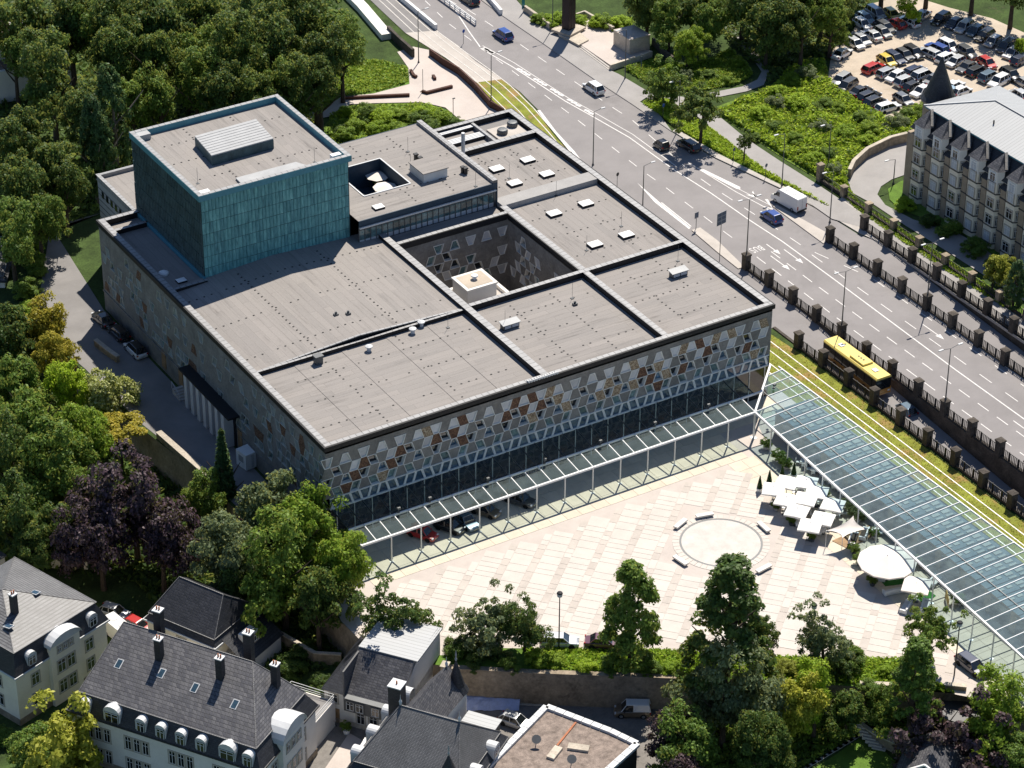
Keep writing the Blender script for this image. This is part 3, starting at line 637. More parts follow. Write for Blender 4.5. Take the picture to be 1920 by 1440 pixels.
for a, b, c, d in ((hx0, hy0, hx1, hy0), (hx1, hy0, hx1, hy1), (hx1, hy1, hx0, hy1), (hx0, hy1, hx0, hy0)): mb.poly([(a, b, 13.2), (c, d, 13.2), (c, d, zt+.05), (a, b, zt+.05)])
mb.poly([(hx0, hy0, 13.25), (hx1, hy0, 13.25), (hx1, hy1, 13.25), (hx0, hy1, 13.25)]); mb.build('roof_court_walls', ['navy_metal'], th)
mb = MB(); mb.box(hx0-.15, hx1+.15, hy0-.2, hy0, zt, zt+.1); mb.box(hx0-.15, hx1+.15, hy1, hy1+.2, zt, zt+.1); mb.box(hx0-.2, hx0, hy0, hy1, zt, zt+.1); mb.box(hx1, hx1+.2, hy0, hy1, zt, zt+.1); mb.build('roof_court_rim', ['zinc_pale'], th)
mb = MB(); mb.box(41.6, 45.4, 48.4, 52.4, zt, zt+1.35, 1); mb.box(41.45, 45.55, 48.25, 52.55, zt+1.36, zt+1.5, 0); mb.build('roof_plant_box', ['roof_along_x', 'zinc_pale'], th)
# back strip: two long rooflights and a sunken plant pit
for p in ((57.78,62.59), (58.20,65.93)):
    mb = MB(); mb.box(p[0]-4.2, p[0]+2.0, p[1]-.8, p[1]+.8, RF, RF+.45, 1)
    for k in range(4): mb.box(p[0]-4.1, p[0]+1.9, p[1]-.74+k*.38, p[1]-.46+k*.38, RF+.46, RF+.55, 0)
    mb.build('rooflight', ['zinc_pale', 'eave_black'], th)
mb = MB(); mb.box(59.6, 60.0, 59.3, 66, RF, H-.1); mb.box(60, 66.1, 59.3, 66, RF+.01, RF+.03, 1); mb.build('plant_pit', ['coping_y', 'asphalt_dark'], th)
for q, (px, py) in enumerate(((62.4, 61.6), (64.9, 62.9))):
    mb = MB(); mb.lathe([(.8, 0), (.8, .55), (.7, .7), (.35, .75)], (px, py, RF+.25), 12); mb.build('roof_fan', ['lamp_grey'], th)
MB().box(61, 66, 59.8, 63.8, RF+.03, RF+.25).build('plant_slab', ['concrete'], th)
MB().tube([(53.6, 58.0, RF), (53.6, 58.0, RF+4.2)], [.28, .28], 8).build('flue', ['zinc_pale'], th)
# fly tower
tx0, tx1, ty0, ty1, tz = 5.55, 28.47, 44.9, 66.7, 26.5
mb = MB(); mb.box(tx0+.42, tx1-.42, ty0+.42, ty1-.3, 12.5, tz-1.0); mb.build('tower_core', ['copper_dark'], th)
mb = MB(); t_ = tz
for a, b, c, d in ((tx0, tx1, ty0, ty0+.7), (tx0, tx1, ty1-.7, ty1), (tx0, tx0+.7, ty0+.7, ty1-.7), (tx1-.7, tx1, ty0+.7, ty1-.7)): mb.box(a, b, c, d, tz-.85, tz)
mb.build('tower_fascia', ['copper_trim'], th)
for a, b, c, d, m in ((tx0+.03, tx1-.03, ty0+.05, ty0+.66, 'coping_x'), (tx0+.03, tx1-.03, ty1-.66, ty1-.04, 'coping_x'), (tx0+.05, tx0+.66, ty0+.7, ty1-.7, 'coping_y'), (tx1-.66, tx1-.05, ty0+.7, ty1-.7, 'coping_y')):
    MB().box(a, b, c, d, tz, tz+.04).build('tower_coping', [m], th)
roof('tower_roof', tx0+.5, tx1-.5, ty0+.5, ty1-.5, 'roof_along_y', tz-.85)
nc, nr = 42, 7; pw = (tx1-tx0-.9)/nc; ph = 11.95/nr
def sheet_mesh(seed):
    r = random.Random(seed); mb = MB(); N = 3
    xs = [0, .07, .5, .93, 1]; dz = [0, -.035, -.09, -.035, 0]
    for i in range(N+1):
        for x, d in zip(xs, dz): mb.v.append((x*pw, d+(r.uniform(-.02, .02) if 0 < x < 1 else 0)-.05*(1-i/N), i/N*(ph-.10)))
    for i in range(N):
        for q in range(4): a = i*5+q; mb.f.append((a, a+1, a+6, a+5)); mb.m.append(0)
    mb.box(-.03, .03, -.16, 0, 0, ph-.1); mb.box(.1*pw, .9*pw, -.10, 0, 0, .05)
    return mb.mesh('copper_sheet', ['copper'])
cs = [sheet_mesh(s) for s in range(5)]
for i in range(nc):
    for j in range(nr): put('copper_sheet', cs[(i*3+j*7+(i*j) % 3) % 5], th, (tx0+.45+i*pw, ty0+.42, 13.65+j*ph), rot=(rnd.uniform(-.008, .008), 0, 0))
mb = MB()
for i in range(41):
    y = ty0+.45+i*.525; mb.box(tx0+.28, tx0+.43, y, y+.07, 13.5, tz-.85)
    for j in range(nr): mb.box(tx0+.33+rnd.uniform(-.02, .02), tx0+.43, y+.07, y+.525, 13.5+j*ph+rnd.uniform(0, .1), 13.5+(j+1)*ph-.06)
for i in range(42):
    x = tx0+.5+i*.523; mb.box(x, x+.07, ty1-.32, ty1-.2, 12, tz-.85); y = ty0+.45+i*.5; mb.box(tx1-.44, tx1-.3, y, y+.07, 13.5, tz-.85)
cl = mb.build('copper_cladding', ['copper_dark'], th); cl['kind'] = 'stuff'  # similar cladding, with the shaded side face's darkness put into the copper colour
MB().box(tx0+.2, tx1-.2, ty0+.2, ty0+.42, 13.45, 13.68).build('tower_skirt', ['copper_trim'], th); MB().box(tx0+.1, tx0+.42, ty0+.2, ty1, 13.5, 14.1).build('tower_skirt', ['copper_trim'], th)
# smoke vents on the tower roof
va, vb, vc, vd = (12.23,59.80), (11.66,53.38), (21.11,53.58), (21.75,60.11)
mb = MB(); mb.prism([va, vb, vc, vd], tz-.85, 27.0, 1); mb.build('smoke_vent', ['zinc', 'copper_dark'], th)
for k in range(9):
    a = Vector(va).lerp(Vector(vb), k/9+.004); b = Vector(vd).lerp(Vector(vc), k/9+.004); a2 = Vector(va).lerp(Vector(vb), (k+1)/9-.012); b2 = Vector(vd).lerp(Vector(vc), (k+1)/9-.012)
    MB().prism([tuple(a), tuple(a2), tuple(b2), tuple(b)], 27.01, 27.2).build('vent_slat', ['zinc'], th)
sa, sb, sc_, sd = (12.58,48.16), (12.43,45.79), (22.65,45.72), (21.64,48.12)
for k in range(5):
    a = Vector(sa).lerp(Vector(sb), k/5); b = Vector(sd).lerp(Vector(sc_), k/5); a2 = Vector(sa).lerp(Vector(sb), (k+.93)/5); b2 = Vector(sd).lerp(Vector(sc_), (k+.93)/5)
    MB().prism([tuple(a), tuple(a2), tuple(b2), tuple(b)], 25.7, 25.95+.02*k).build('vent_slat', ['zinc'], th)
for p in ((tx0+1.4, ty0+1.2), (tx1-1.6, ty0+1.6)): MB().box(p[0]-.7, p[0]+.7, p[1]-.4, p[1]+.4, 25.65, 26.45).build('roof_box', ['white_paint'], th)
MB().box(tx0+.7, tx0+2.4, ty1-1.9, ty1-.7, 25.65, 26.5).build('roof_box', ['zinc'], th)
# small roof furniture
def vent_box(p, rz=0):
    mb = MB(); mb.box(-1.2, 1.2, -.45, .45, 0, .75, 1); mb.add([(-1.35, -.6, .82), (1.35, -.6, .82), (1.35, .6, 1.0), (-1.35, .6, 1.0), (-1.35, -.6, .74), (1.35, -.6, .74), (1.35, .6, .92), (-1.35, .6, .92)], [(0, 1, 2, 3), (7, 6, 5, 4), (0, 4, 5, 1), (1, 5, 6, 2), (2, 6, 7, 3), (3, 7, 4, 0)], 0)
    mb.box(-1.05, -.08, -.49, -.46, .2, .62, 2); mb.box(.08, 1.05, -.49, -.46, .2, .62, 2); mb.build('roof_vent', ['zinc', 'lamp_grey', 'blind_pale'], th, loc=p, rz=rz)
vent_box((34.79,13.95,13.40)); vent_box((61.35,13.89,13.40))
for p in ((23.15,19.18,13.40), (24.98,20.13,13.40), (16.13,18.24,13.40)):
    mb = MB(); mb.lathe([(.28, 0), (.28, .55), (.5, .6), (.5, .72), (.15, .85)], (0, 0, 0), 12); mb.build('roof_cowl', ['zinc_pale'], th, loc=p)
MB().box(-.5, .5, -.4, .4, 0, 1.1).box(-.6, .6, -.5, .5, 1.1, 1.2).build('roof_hatch', ['lamp_grey'], th, loc=(9.09,18.93,13.40))
for p in ((45.19,14.46,13.40), (17.42,26.19,14.40), (15.91,26.78,14.40)): MB().box(-.3, .3, -.25, .25, 0, .3).box(-.12, .12, -.1, .1, .3, .6).build('roof_outlet', ['lamp_grey'], th, loc=p)
for p in ((44.11,55.06,17.10), (44.15,53.91,17.10), (47.87,48.30,17.10), (48.03,47.84,17.10)): MB().box(-.22, .22, -.22, .22, 0, .9).box(-.3, .3, -.3, .3, .8, 1.0).build('roof_cowl', ['black_metal'], th, loc=p)
for p in ((34.32,14.39,13.40), (63.50,17.18,13.40), (45.78,16.06,13.40), (44.34,57.78,17.10), (42.02,52.92,17.10), (47.31,43.83,17.10), (59.15,41.47,13.40), (54.42,26.04,13.40), (62.21,29.30,13.40), (56.19,49.40,13.40), (7.75,49.81,25.60), (24.01,47.23,25.60), (27.77,17.99,13.40)):
    MB().tube([(0, 0, .1), (0, 0, 2.4)], .025, 4).box(-.2, .2, -.2, .2, 0, .1).build('lightning_rod', ['lamp_grey'], th, loc=p)
MB().lathe([(.7, 0), (.68, .25), (.4, .42), (.1, .48)], (1.96,49.88,13.40), 14).build('roof_dome', ['white_paint'], th)
mb = MB()
for k in range(12): x = 29.0+k*.38; mb.box(x-.05, x+.05, -.35, .25, H+.03, H+.22); mb.box(x-.16, x+.16, -.4, -.3, H+.15, H+.4)
mb.build('facade_floodlights', ['zinc_pale'], th)
# service tower in the courtyard
sv = thing('stair_head', 'white rendered stair head box standing in the theatre courtyard', 'roof structure', (38.5, 28.0, 1.5))
MB().box(-6.2, 3.2, -7.2, 2.4, 0, 9.0).build('base_block', ['concrete'], sv)
mb = MB()
for a, b, c, d in ((-6.2, 3.2, -7.2, -6.7), (-6.2, 3.2, 1.9, 2.4), (-6.2, -5.7, -6.7, 1.9), (2.7, 3.2, -6.7, 1.9)): mb.box(a, b, c, d, 9.0, 9.5)
mb.build('parapet', ['white_render'], sv)
MB().box(-3.6, .9, -3.0, 1.0, 9.0, 11.7).build('upper_box', ['pale_grey_render'], sv); mb = MB(); mb.box(-3.75, 1.05, -3.15, 1.15, 11.7, 11.95); mb.build('box_coping', ['white_render'], sv); MB().box(-3.3, .6, -2.7, .7, 11.96, 11.98).build('box_roof', ['gravel'], sv)
MB().lathe([(.28, 0), (.28, .35), (.5, .45), (.45, .6), (.1, .7)], (-1.3, -.9, 11.98), 12).build('cowl', ['white_paint'], sv); MB().box(-.8, 2.4, -6.2, -4.2, 9.0, 9.5).build('plant_deck', ['white_paint'], sv)
# annex behind the tower
an = thing('theatre_annex', 'low grey banded stone wing behind the fly tower', 'building', (5.5, 67.0, 0))
mb = MB(); mb.box(0, 30, .2, 12.3, -1, 13.4); mb.build('wall', ['zinc'], an); mb = MB()
for k in range(13): mb.box(-.04, 0, .25, 12.25, .8+k*.95, .86+k*.95)
mb.build('bands', ['eave_black'], an)
mb = MB(); mb.box(-.15, 30, .05, 12.5, 13.4, 13.55, 1); mb.box(-.15, .4, .05, 12.5, 13.55, 14.2); mb.box(-.15, 30, 12, 12.5, 13.55, 14.15); mb.build('roof', ['coping_y', 'roof_along_y'], an)
for k in range(7): MB().box(-.07, .0, 1.3+k*1.5, 2.0+k*1.5, 11.1, 12.1).build('window', ['glass_dark'], an)
# loading portal on the street side: deep slab carried on piers, steps and doors
lp = thing('loading_portal', 'shaded loading dock with stone piers in the theatre side wall', 'loading dock', (0, 32.0, 0))
for k in range(7): MB().box(-1.5, -.15, -6.2+k*1.85, -5.35+k*1.85, -1.0, 5.3).build('pier', ['pale_grey_render'], lp)
MB().box(-1.7, .0, -8.0, 6.8, 5.3, 5.55).build('slab', ['eave_black'], lp)
mb = MB(); mb.box(-.14, -.02, -6.8, 6.2, -.5, 5.3); mb.build('bay_shade', ['eave_black'], lp)  # flat black plate painted for the shade behind the piers
for y in (9.3, 14.6, -8.4): MB().box(-.09, .0, y, y+1.2, .6, 3.2).build('door', ['timber'], lp)
for k in range(5): MB().box(-1.6, -.1, 7.2+k*.45, 7.65+k*.45, -.3, .15+.18*k).build('step', ['concrete'], lp)
MB().bar((-1.6, 7.3, 1.1), (-1.6, 9.6, 1.9), .06).bar((-1.6, 7.3, .1), (-1.6, 7.3, 1.1), .06).bar((-1.6, 9.6, .8), (-1.6, 9.6, 1.9), .06).build('handrail', ['zinc_pale'], lp)

# ---------------------------------------------------------------- the square, its paving and the glass canopy
mat('plaza_joint', (.50, .445, .405), .85, .08, .4, 8, 0)
sheet('square', [(-6.38,-15.12), (-6.14,-22.59), (2, -28), (1.77,-26.00), (10.53,-31.50), (23.40,-39.46), (33.49,-46.96), (46.60,-55.54), (47.79,-64.02), (54.74,-71.86), (69.2, -120), (69.2, 0), (0, 0), (-2, -3), (-5, -9)], .0, 'plaza_joint')
SQ = [(-5.6, -16.5), (.6, -11.4), (55.6, -11.3), (54.2, -24), (52.6, -45), (52.0, -66.0), (46.73,-55.38), (33.68,-46.71), (23.57,-39.20), (10.69,-31.23), (1.92,-25.73), (-4.92,-19.07)]
def inside(p, poly):
    c = False; n = len(poly)
    for i in range(n):
        a, b = poly[i], poly[(i+1) % n]
        if (a[1] > p[1]) != (b[1] > p[1]) and p[0] < (b[0]-a[0])*(p[1]-a[1])/(b[1]-a[1])+a[0]: c = not c
    return c
mb = MB(); mb.prism(SQ, -.2, .008); paving = tag(mb.build('square_paving', ['plaza_joint']), kind='structure')
FC, FRAD = (41.94,-25.13), 6.2
ANG = R(42); du = Vector((math.cos(ANG), math.sin(ANG))); dv = Vector((du.y, -du.x)); O0 = Vector((20, -24))
def slab_mesh(w, l, m):
    mb = MB(); mb.box(-l/2+.025, l/2-.025, -w/2+.025, w/2-.025, 0, .035); return mb.mesh('paving_slab', [m])
cells = []
v = -40.; s_ = 0
while v < 50:
    w = .95 if s_ % 2 else 2.55
    u = -48.; rr = random.Random(s_)
    while u < 48:
        L = rr.choice((1.0, 1.0, 1.3, 1.6, 2.2)) if s_ % 2 == 0 else rr.choice((1.0, 1.4, 2.0))
        c = O0+du*(u+L/2)+dv*(v+w/2)
        pts = [c+du*a*L/2+dv*b*w/2 for a in (-1, 1) for b in (-1, 1)]
        if all(inside(p, SQ) for p in pts) and min((p-Vector(FC)).length for p in pts) > FRAD:
            cells.append((c, w, L, s_ % 2, rr.random()))
        u += L
    v += w; s_ += 1
cells.sort(key=lambda q: -q[1]*q[2]); sm_ = {}
bulk = MB(); cnt = [0, 0]
for c, w, L, dk, q in cells:
    dark = dk and q > .3
    if cnt[dark] < 240:
        key = (w, L, dark)
        if key not in sm_: sm_[key] = slab_mesh(w, L, 'plaza_stone_dark' if dark else 'plaza_stone')
        put('paving_slab' if not dark else 'dark_paving_slab', sm_[key], paving, (c.x, c.y, .008), ANG); cnt[dark] += 1
    else: bulk.obox((c.x, c.y, .0255), (L-.05, w-.05, .035), ANG, int(dark))
if bulk.v: o = bulk.build('paving_slabs', ['plaza_stone', 'plaza_stone_dark'], paving); o['kind'] = 'stuff'
# arcade floor under the canopy: large slabs
ar_mb = {}
def arcade(x0, x1, y0, y1):
    nx, ny = max(1, round((x1-x0)/2.1)), max(1, round((y1-y0)/2.1)); w, l = (x1-x0)/nx, (y1-y0)/ny
    k = (round(w, 2), round(l, 2))
    if k not in ar_mb: m_ = MB(); m_.box(-w/2+.02, w/2-.02, -l/2+.02, l/2-.02, 0, .03); ar_mb[k] = m_.mesh('arcade_slab', ['arcade_stone'])
    for i in range(nx):
        for j in range(ny): put('arcade_slab', ar_mb[k], paving, (x0+(i+.5)*w, y0+(j+.5)*l, .0))
arcade(.5, 56.0, -11.1, -4.6); arcade(52.7, 61.0, -70.0, -11.2)
arcade(.5, 67.0, -4.6, -.2)
# round water feature, flush with the paving
fo = thing('water_feature', 'flush round water feature ringed by stone in the pale square', 'fountain', (FC[0], FC[1], 0))
mb = MB()
for k in range(48):
    a, b = 2*math.pi*k/48, 2*math.pi*(k+.93)/48
    for r0, r1, m in ((5.25, 6.1, 0),):
        mb2 = MB(); q = [(r0*math.cos(a), r0*math.sin(a)), (r1*math.cos(a), r1*math.sin(a)), (r1*math.cos(b), r1*math.sin(b)), (r0*math.cos(b), r0*math.sin(b))]
        mb2.prism(q, 0, .05); mb2.build('rim_stone', ['plaza_stone'], fo)
MB().lathe([(5.2, 0), (5.2, .02), (4.9, .02)], (0, 0, 0), 48).build('drain_ring', ['lamp_grey'], fo); MB().lathe([(4.95, 0), (4.95, .035), (.5, .035)], (0, 0, 0), 48).build('basin', ['pebble_white'] if 'pebble_white' in MATS else ['wall_stone_pale'], fo)
def bench(p, ang, lab):
    b = thing('stone_bench', lab, 'bench', (p[0], p[1], 0), ang, 'stone benches round the water feature')
    mb = MB(); mb.box(-1.15, 1.15, -.32, .32, .24, .48); mb.build('seat', ['white_render'], b); MB().box(-1.0, 1.0, -.24, .24, 0, .24).build('plinth', ['lamp_grey'], b)
for p, lab in (((39.69,-19.45), 'stone bench to the upper left of the round water feature'), ((43.35,-19.45), 'stone bench behind the round water feature'), ((48.26,-25.41), 'stone bench between the water feature and the terrace'), ((35.23,-26.03), 'stone bench to the lower left of the round water feature'), ((43.07,-32.69), 'stone bench half hidden by the tall dark tree')):
    ang = math.atan2(p[1]-FC[1], p[0]-FC[0])+math.pi/2; bench(p, ang, lab)

# ---- glass canopy
glass_mat('canopy_glass', (.88, .94, .93), .95, .8, .03, .07)
glass_mat('canopy_glass_shaded', (.72, .82, .84), .95, .8, .02, .03)  # inner panes: the building's shadow put into a darker tint
glass_mat('canopy_glass_blue', (.78, .88, .91), .95, .8, .03, .10)
ca = thing('glass_canopy', 'steel and glass canopy along the theatre front and the square', 'canopy', (0, 0, 0))
def zc(y): return 4.95+.125*y
X0, PITCH, NB = .55, 2.0985, 28
YO, YM, YW = -7.65, -4.4, -.25
def pane_mesh(pts, m):
    c = sum((Vector(p) for p in pts), Vector())/len(pts); mb = MB()
    t = [Vector(p)-c for p in pts]; b = [p-Vector((0, 0, .02)) for p in t]; n = len(t)
    mb.add(t+b, [tuple(range(n)), tuple(range(2*n-1, n-1, -1))]+[(i, n+i, n+(i+1) % n, (i+1) % n) for i in range(n)]); return mb.mesh('glass_pane', [m]), c
g = .05
pmA, cA = pane_mesh([(g, YO+.1, zc(YO)), (PITCH-g, YO+.1, zc(YO)), (PITCH-g, YM-.1, zc(YM)), (g, YM-.1, zc(YM))], 'canopy_glass')
pmB, cB = pane_mesh([(g, YM+.1, zc(YM)), (PITCH-g, YM+.1, zc(YM)), (PITCH-g, YW, zc(YW)), (g, YW, zc(YW))], 'canopy_glass_shaded')
raf = MB(); raf.bar((0, YO, zc(YO)-.02), (0, YM, zc(YM)-.02), .1, .22); rafA = raf.mesh('rafter', ['white_paint'])
raf = MB(); raf.bar((0, YM, zc(YM)-.02), (0, YW, zc(YW)-.02), .07, .2); rafB = raf.mesh('rafter', ['lamp_grey'])
for k in range(NB+3):
    x = X0+k*PITCH
    if x < 59.4: put('rafter', rafA, ca, (x, 0, 0))
    if x < 63: put('rafter', rafB, ca, (x, 0, 0))
    if k < NB: put('glass_pane', pmA, ca, (x+cA.x, cA.y, cA.z))
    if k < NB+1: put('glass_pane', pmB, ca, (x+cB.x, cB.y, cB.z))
HIP0, HIP1 = (59.3, YO), (67.0, -.3)
for a, b, c in (((X0, YO), (59.3, YO), 'edge_beam'), ((X0, YM), (62.9, YM), 'purlin')): MB().bar((*a, zc(a[1])-.05), (*b, zc(b[1])-.05), .24 if c == 'edge_beam' else .2, .26).build(c, ['white_paint'], ca)
MB().bar((59.3, YO, zc(YO)), (67.0, -.3, zc(-.3)+.05), .26, .3).build('hip_beam', ['white_paint'], ca)
post = MB(); post.tube([(0, 0, .02), (0, 0, 3.85)], .095, 8); post.box(-.22, .22, -.22, .22, .0, .05); pmesh = post.mesh('post', ['aluminium'])
for k in range(14): put('post', pmesh, ca, (59.3-k*2*PITCH if k else 59.3, YO, 0), sc=(1.6, 1.6, 1) if k == 0 else None)
# wing along the tram
PO = lambda y: 59.3+(y+7.65)*.0665; PM = lambda y: 62.9+(y+4.4)*.033; PR = lambda y: 68.1-(y+1.2)*.016
zw = lambda t: 4.0+.5*t
NW = 38; yk = lambda k: -7.65-2.05*k
for k in range(-3, NW):
    ya, yb = yk(k), yk(k+1); f_ = lambda y: max(PO(y), 59.3+(y-YO)*1.0477 if y > YO else -99)
    mo, po_ = [], []
    def P(X, y): return (X(y), y, zw(0) if X is PO else zw(.45) if X is PM else zw(1))
    if k >= 0:
        m_, c_ = pane_mesh([P(PO, yb), P(PM, yb), P(PM, ya), P(PO, ya)], 'canopy_glass_blue'); put('glass_pane', m_, ca, c_)
        MB().bar(P(PO, ya), P(PM, ya), .09, .2).build('rafter', ['white_paint'], ca)
    if k >= -1 or True:
        xa, xb = max(PM(ya), 59.3+(ya-YO)*1.05), max(PM(yb), 59.3+(yb-YO)*1.05)
        if xa < PR(ya)-.2:
            m_, c_ = pane_mesh([(xb+.05, yb+.05, zw(.45)), (PR(yb), yb+.05, zw(1)), (PR(ya), ya-.05, zw(1)), (xa+.05, ya-.05, zw(.45))], 'canopy_glass_blue'); put('glass_pane', m_, ca, c_)
            MB().bar((xa, ya, zw(.45)), (PR(ya), ya, zw(1)), .09, .2).build('rafter', ['white_paint'], ca)
ye = yk(NW)
MB().bar((59.3, YO, 3.97), (PO(ye), ye, 3.97), .24, .26).build('edge_beam', ['white_paint'], ca); MB().bar((PM(-4.4), -4.4, zw(.45)+.05), (PM(ye), ye, zw(.45)+.05), .12, .1).build('valley_gutter', ['lamp_grey'], ca); MB().bar((68.1, -.6, zw(1)), (PR(ye), ye, zw(1)), .16, .2).build('edge_beam', ['white_paint'], ca)
for k in range(1, NW//2): put('post', pmesh, ca, (PO(yk(2*k)), yk(2*k), 0))
for x, y in (((7.57,-4.13)[0], YM), (12.0, YM), (20.4, YM), (28.8, YM), (37.2, YM), (45.6, YM), (54.0, YM), (64.3, -4.8)):
    mb = MB(); mb.box(-.14, .14, -.14, .14, .1, .3); mb.tube([(0, 0, .3), (.0, -.1, .7)], .05, 5); mb.box(-.2, .2, -.3, -.05, .65, .95); mb.build('spotlight', ['lamp_grey'], ca, loc=(x, y, zc(YM)))
# restaurant pavilion under the wing
pv = thing('pavilion', 'long dark restaurant pavilion under the glass canopy beside the tram', 'building', (62.0, -8.0, 0))
mb = MB(); L = 70
mb.add([(.4, 0, 0), (6, 0, 0), (6.2, -L, 0), (-1.6, -L, 0), (.4, 0, 3.3), (6, 0, 3.3), (6.2, -L, 3.3), (-1.6, -L, 3.3)], [(0, 1, 5, 4), (1, 2, 6, 5), (2, 3, 7, 6)], 0); mb.add([(.4, 0, 0), (-1.6, -L, 0), (-1.6, -L, 3.3), (.4, 0, 3.3)], [(0, 3, 2, 1)], 0); mb.build('wall', ['timber'], pv)
mat('pavilion_roof', (.14, .175, .20), .7, .08, .5, 6, 0); MB().add([(.3, .2, 3.3), (6.1, .2, 3.3), (6.3, -L, 3.3), (-1.7, -L, 3.3)], [(0, 1, 2, 3)][:0] or [(3, 2, 1, 0)][:0] or [(0, 3, 2, 1)]).build('roof', ['pavilion_roof'], pv)
tile = MB(); tile.box(-.55, .55, -.38, .38, 0, .08); tl = tile.mesh('roof_light', ['concrete']); tile = MB(); tile.box(-.38, .38, -.38, .38, 0, .08); tl2 = tile.mesh('roof_light', ['concrete'])
for k in range(34):
    y = -1.0-k*2.05; x0_ = .35+y*.0285
    for xx, me in ((1.1, tl2), (2.15, tl2), (3.5, tl), (4.9, tl)): put('roof_light', me, pv, (x0_+xx*(1-y*.004), y, 3.31)); 
    for xx in (3.5, 4.9): put('roof_light', tl, pv, (x0_+xx*(1-y*.004), y-.98, 3.31), sc=(1, .6, 1))
for k in range(14):
    y = -2-k*4.9; MB().add([(0, 0, .2), (0, -3.6, .2), (0, -3.6, 2.9), (0, 0, 2.9)], [(0, 3, 2, 1), (0, 1, 2, 3)][:1]).build('window', ['glass_dark'], pv, loc=(.3+y*.0286, y, 0), rz=-.0286)

# ---------------------------------------------------------------- restaurant terrace
mat('canvas', (.74, .68, .62), .85, .05, .8, 9, 0); mat('canvas_white', (.80, .78, .74), .85, .04, .8, 9, 0); mat('turf', (.035, .16, .03), .9, .2, 1, 9, .2); mat('rattan', (.06, .045, .035), .8, .3, 2, 9, .3); mat('cushion', (.66, .65, .62), .9, .06, 1, 9, 0)
GP = 'square parasols on the terrace'
def parasol(p, s, rz, lab, z=2.75, n=4, m='canvas_white', group=GP, droop=.55):
    t = thing('parasol', lab, 'parasol', (p[0], p[1], 0), rz, group)
    mb = MB(); off = math.pi/n; rim = [(s*math.cos(off+2*math.pi*k/n), s*math.sin(off+2*math.pi*k/n), z-droop) for k in range(n)]
    mid = [((a[0]+b[0])/2, (a[1]+b[1])/2, z-droop+.04) for a, b in zip(rim, rim[1:]+rim[:1])]
    for k in range(n):
        if n > 4: mb.add([rim[k], rim[(k+1) % n], (0, 0, z)], [(0, 1, 2)])
        else: mb.add([rim[k], mid[k], rim[(k+1) % n], (0, 0, z)], [(0, 1, 3), (1, 2, 3)])
        a, b = rim[k], rim[(k+1) % n]; mb.add([a, b, (b[0], b[1], b[2]-.18), (a[0], a[1], a[2]-.18)], [(0, 3, 2, 1)])
    mb.build('canopy', [m], t)
    MB().tube([(0, 0, 0), (0, 0, z+.12)], .045, 6).build('pole', ['aluminium'], t); MB().box(-.4, .4, -.4, .4, 0, .1).build('base', ['lamp_grey'], t)
    rb = MB()
    for r_ in rim: rb.bar((0, 0, z-.06), (r_[0]*.97, r_[1]*.97, r_[2]-.04), .035)
    for r_ in rim: MB().bar((0, 0, z-.06), (r_[0]*.97, r_[1]*.97, r_[2]-.04), .035).build('rib', ['aluminium'], t)
    return t
TA = R(42)
SPOTS = [((1451,915), 'square white parasol at the left end of the terrace front row'), ((1476,902), 'square white parasol beside the spiral topiary pots'), ((1512,902), 'square white parasol nearest the canopy posts at the terrace start'), ((1532,920), 'square white parasol third along the row beside the canopy'), ((1475,935), 'square white parasol second in the terrace front row'),
         ((1511,933), 'square white parasol in the middle of the parasol cluster'), ((1495,956), 'square white parasol third in the terrace front row'), ((1562,944), 'square white parasol beside a potted bush and canopy post'), ((1543,970), 'square white parasol beside the cream shade sail'), ((1519,983), 'square white parasol at the front corner near the benches')]
for k, p in enumerate(((52.55,-21.40), (54.92,-20.99), (57.02,-22.25), (56.89,-24.70), (52.53,-24.18), (54.75,-25.23), (52.21,-26.89), (56.91,-28.05), (53.99,-29.86), (51.72,-30.27))):
    parasol(p, 1.95, TA+rnd.uniform(-.1, .1), SPOTS[k][1])
parasol((54.83,-41.81), 3.65, .2, 'very large round cream parasol with twelve panels on the terrace', 3.6, 12, 'canvas', None, .95)
parasol((55.12,-47.28), 2.3, TA, 'square cream parasol over the lounge sofas by the yellow screen', 2.8, 4, 'canvas', None, .4)
# tables and chairs
def make_table(name, lab, p, rz, grp, lay=True):
    t = thing(name, lab, 'table', (p[0], p[1], 0), rz, grp)
    mb = MB(); mb.box(-.45, .45, -.45, .45, .70, .75); mb.add([(-.45, -.45, .7), (.45, -.45, .7), (.45, .45, .7), (-.45, .45, .7), (-.5, -.5, .42), (.5, -.5, .42), (.5, .5, .42), (-.5, .5, .42)], [(0, 4, 5, 1), (1, 5, 6, 2), (2, 6, 7, 3), (3, 7, 4, 0)]); mb.build('tablecloth', ['canvas_white'], t)
    MB().tube([(0, 0, 0), (0, 0, .7)], .05, 6).build('pedestal', ['lamp_grey'], t); MB().box(-.28, .28, -.28, .28, 0, .05).build('foot', ['lamp_grey'], t); return t
cs_ = MB(); cs_.box(-.24, .24, -.24, .24, .43, .48); seatm = cs_.mesh('seat', ['white_paint']); cb = MB(); cb.obox((0, .25, .72), (.46, .04, .42), 0, 0, -.12); backm = cb.mesh('backrest', ['white_paint']); lg = MB(); lg.box(-.02, .02, -.02, .02, 0, .43); legm = lg.mesh('leg', ['aluminium'])
def chair(p, rz, lab, grp):
    c = thing('terrace_chair', lab, 'chair', (p[0], p[1], 0), rz, grp); put('seat', seatm, c); put('backrest', backm, c)
    for a in (-1, 1):
        for b in (-1, 1): put('leg', legm, c, (a*.2, b*.2, 0))
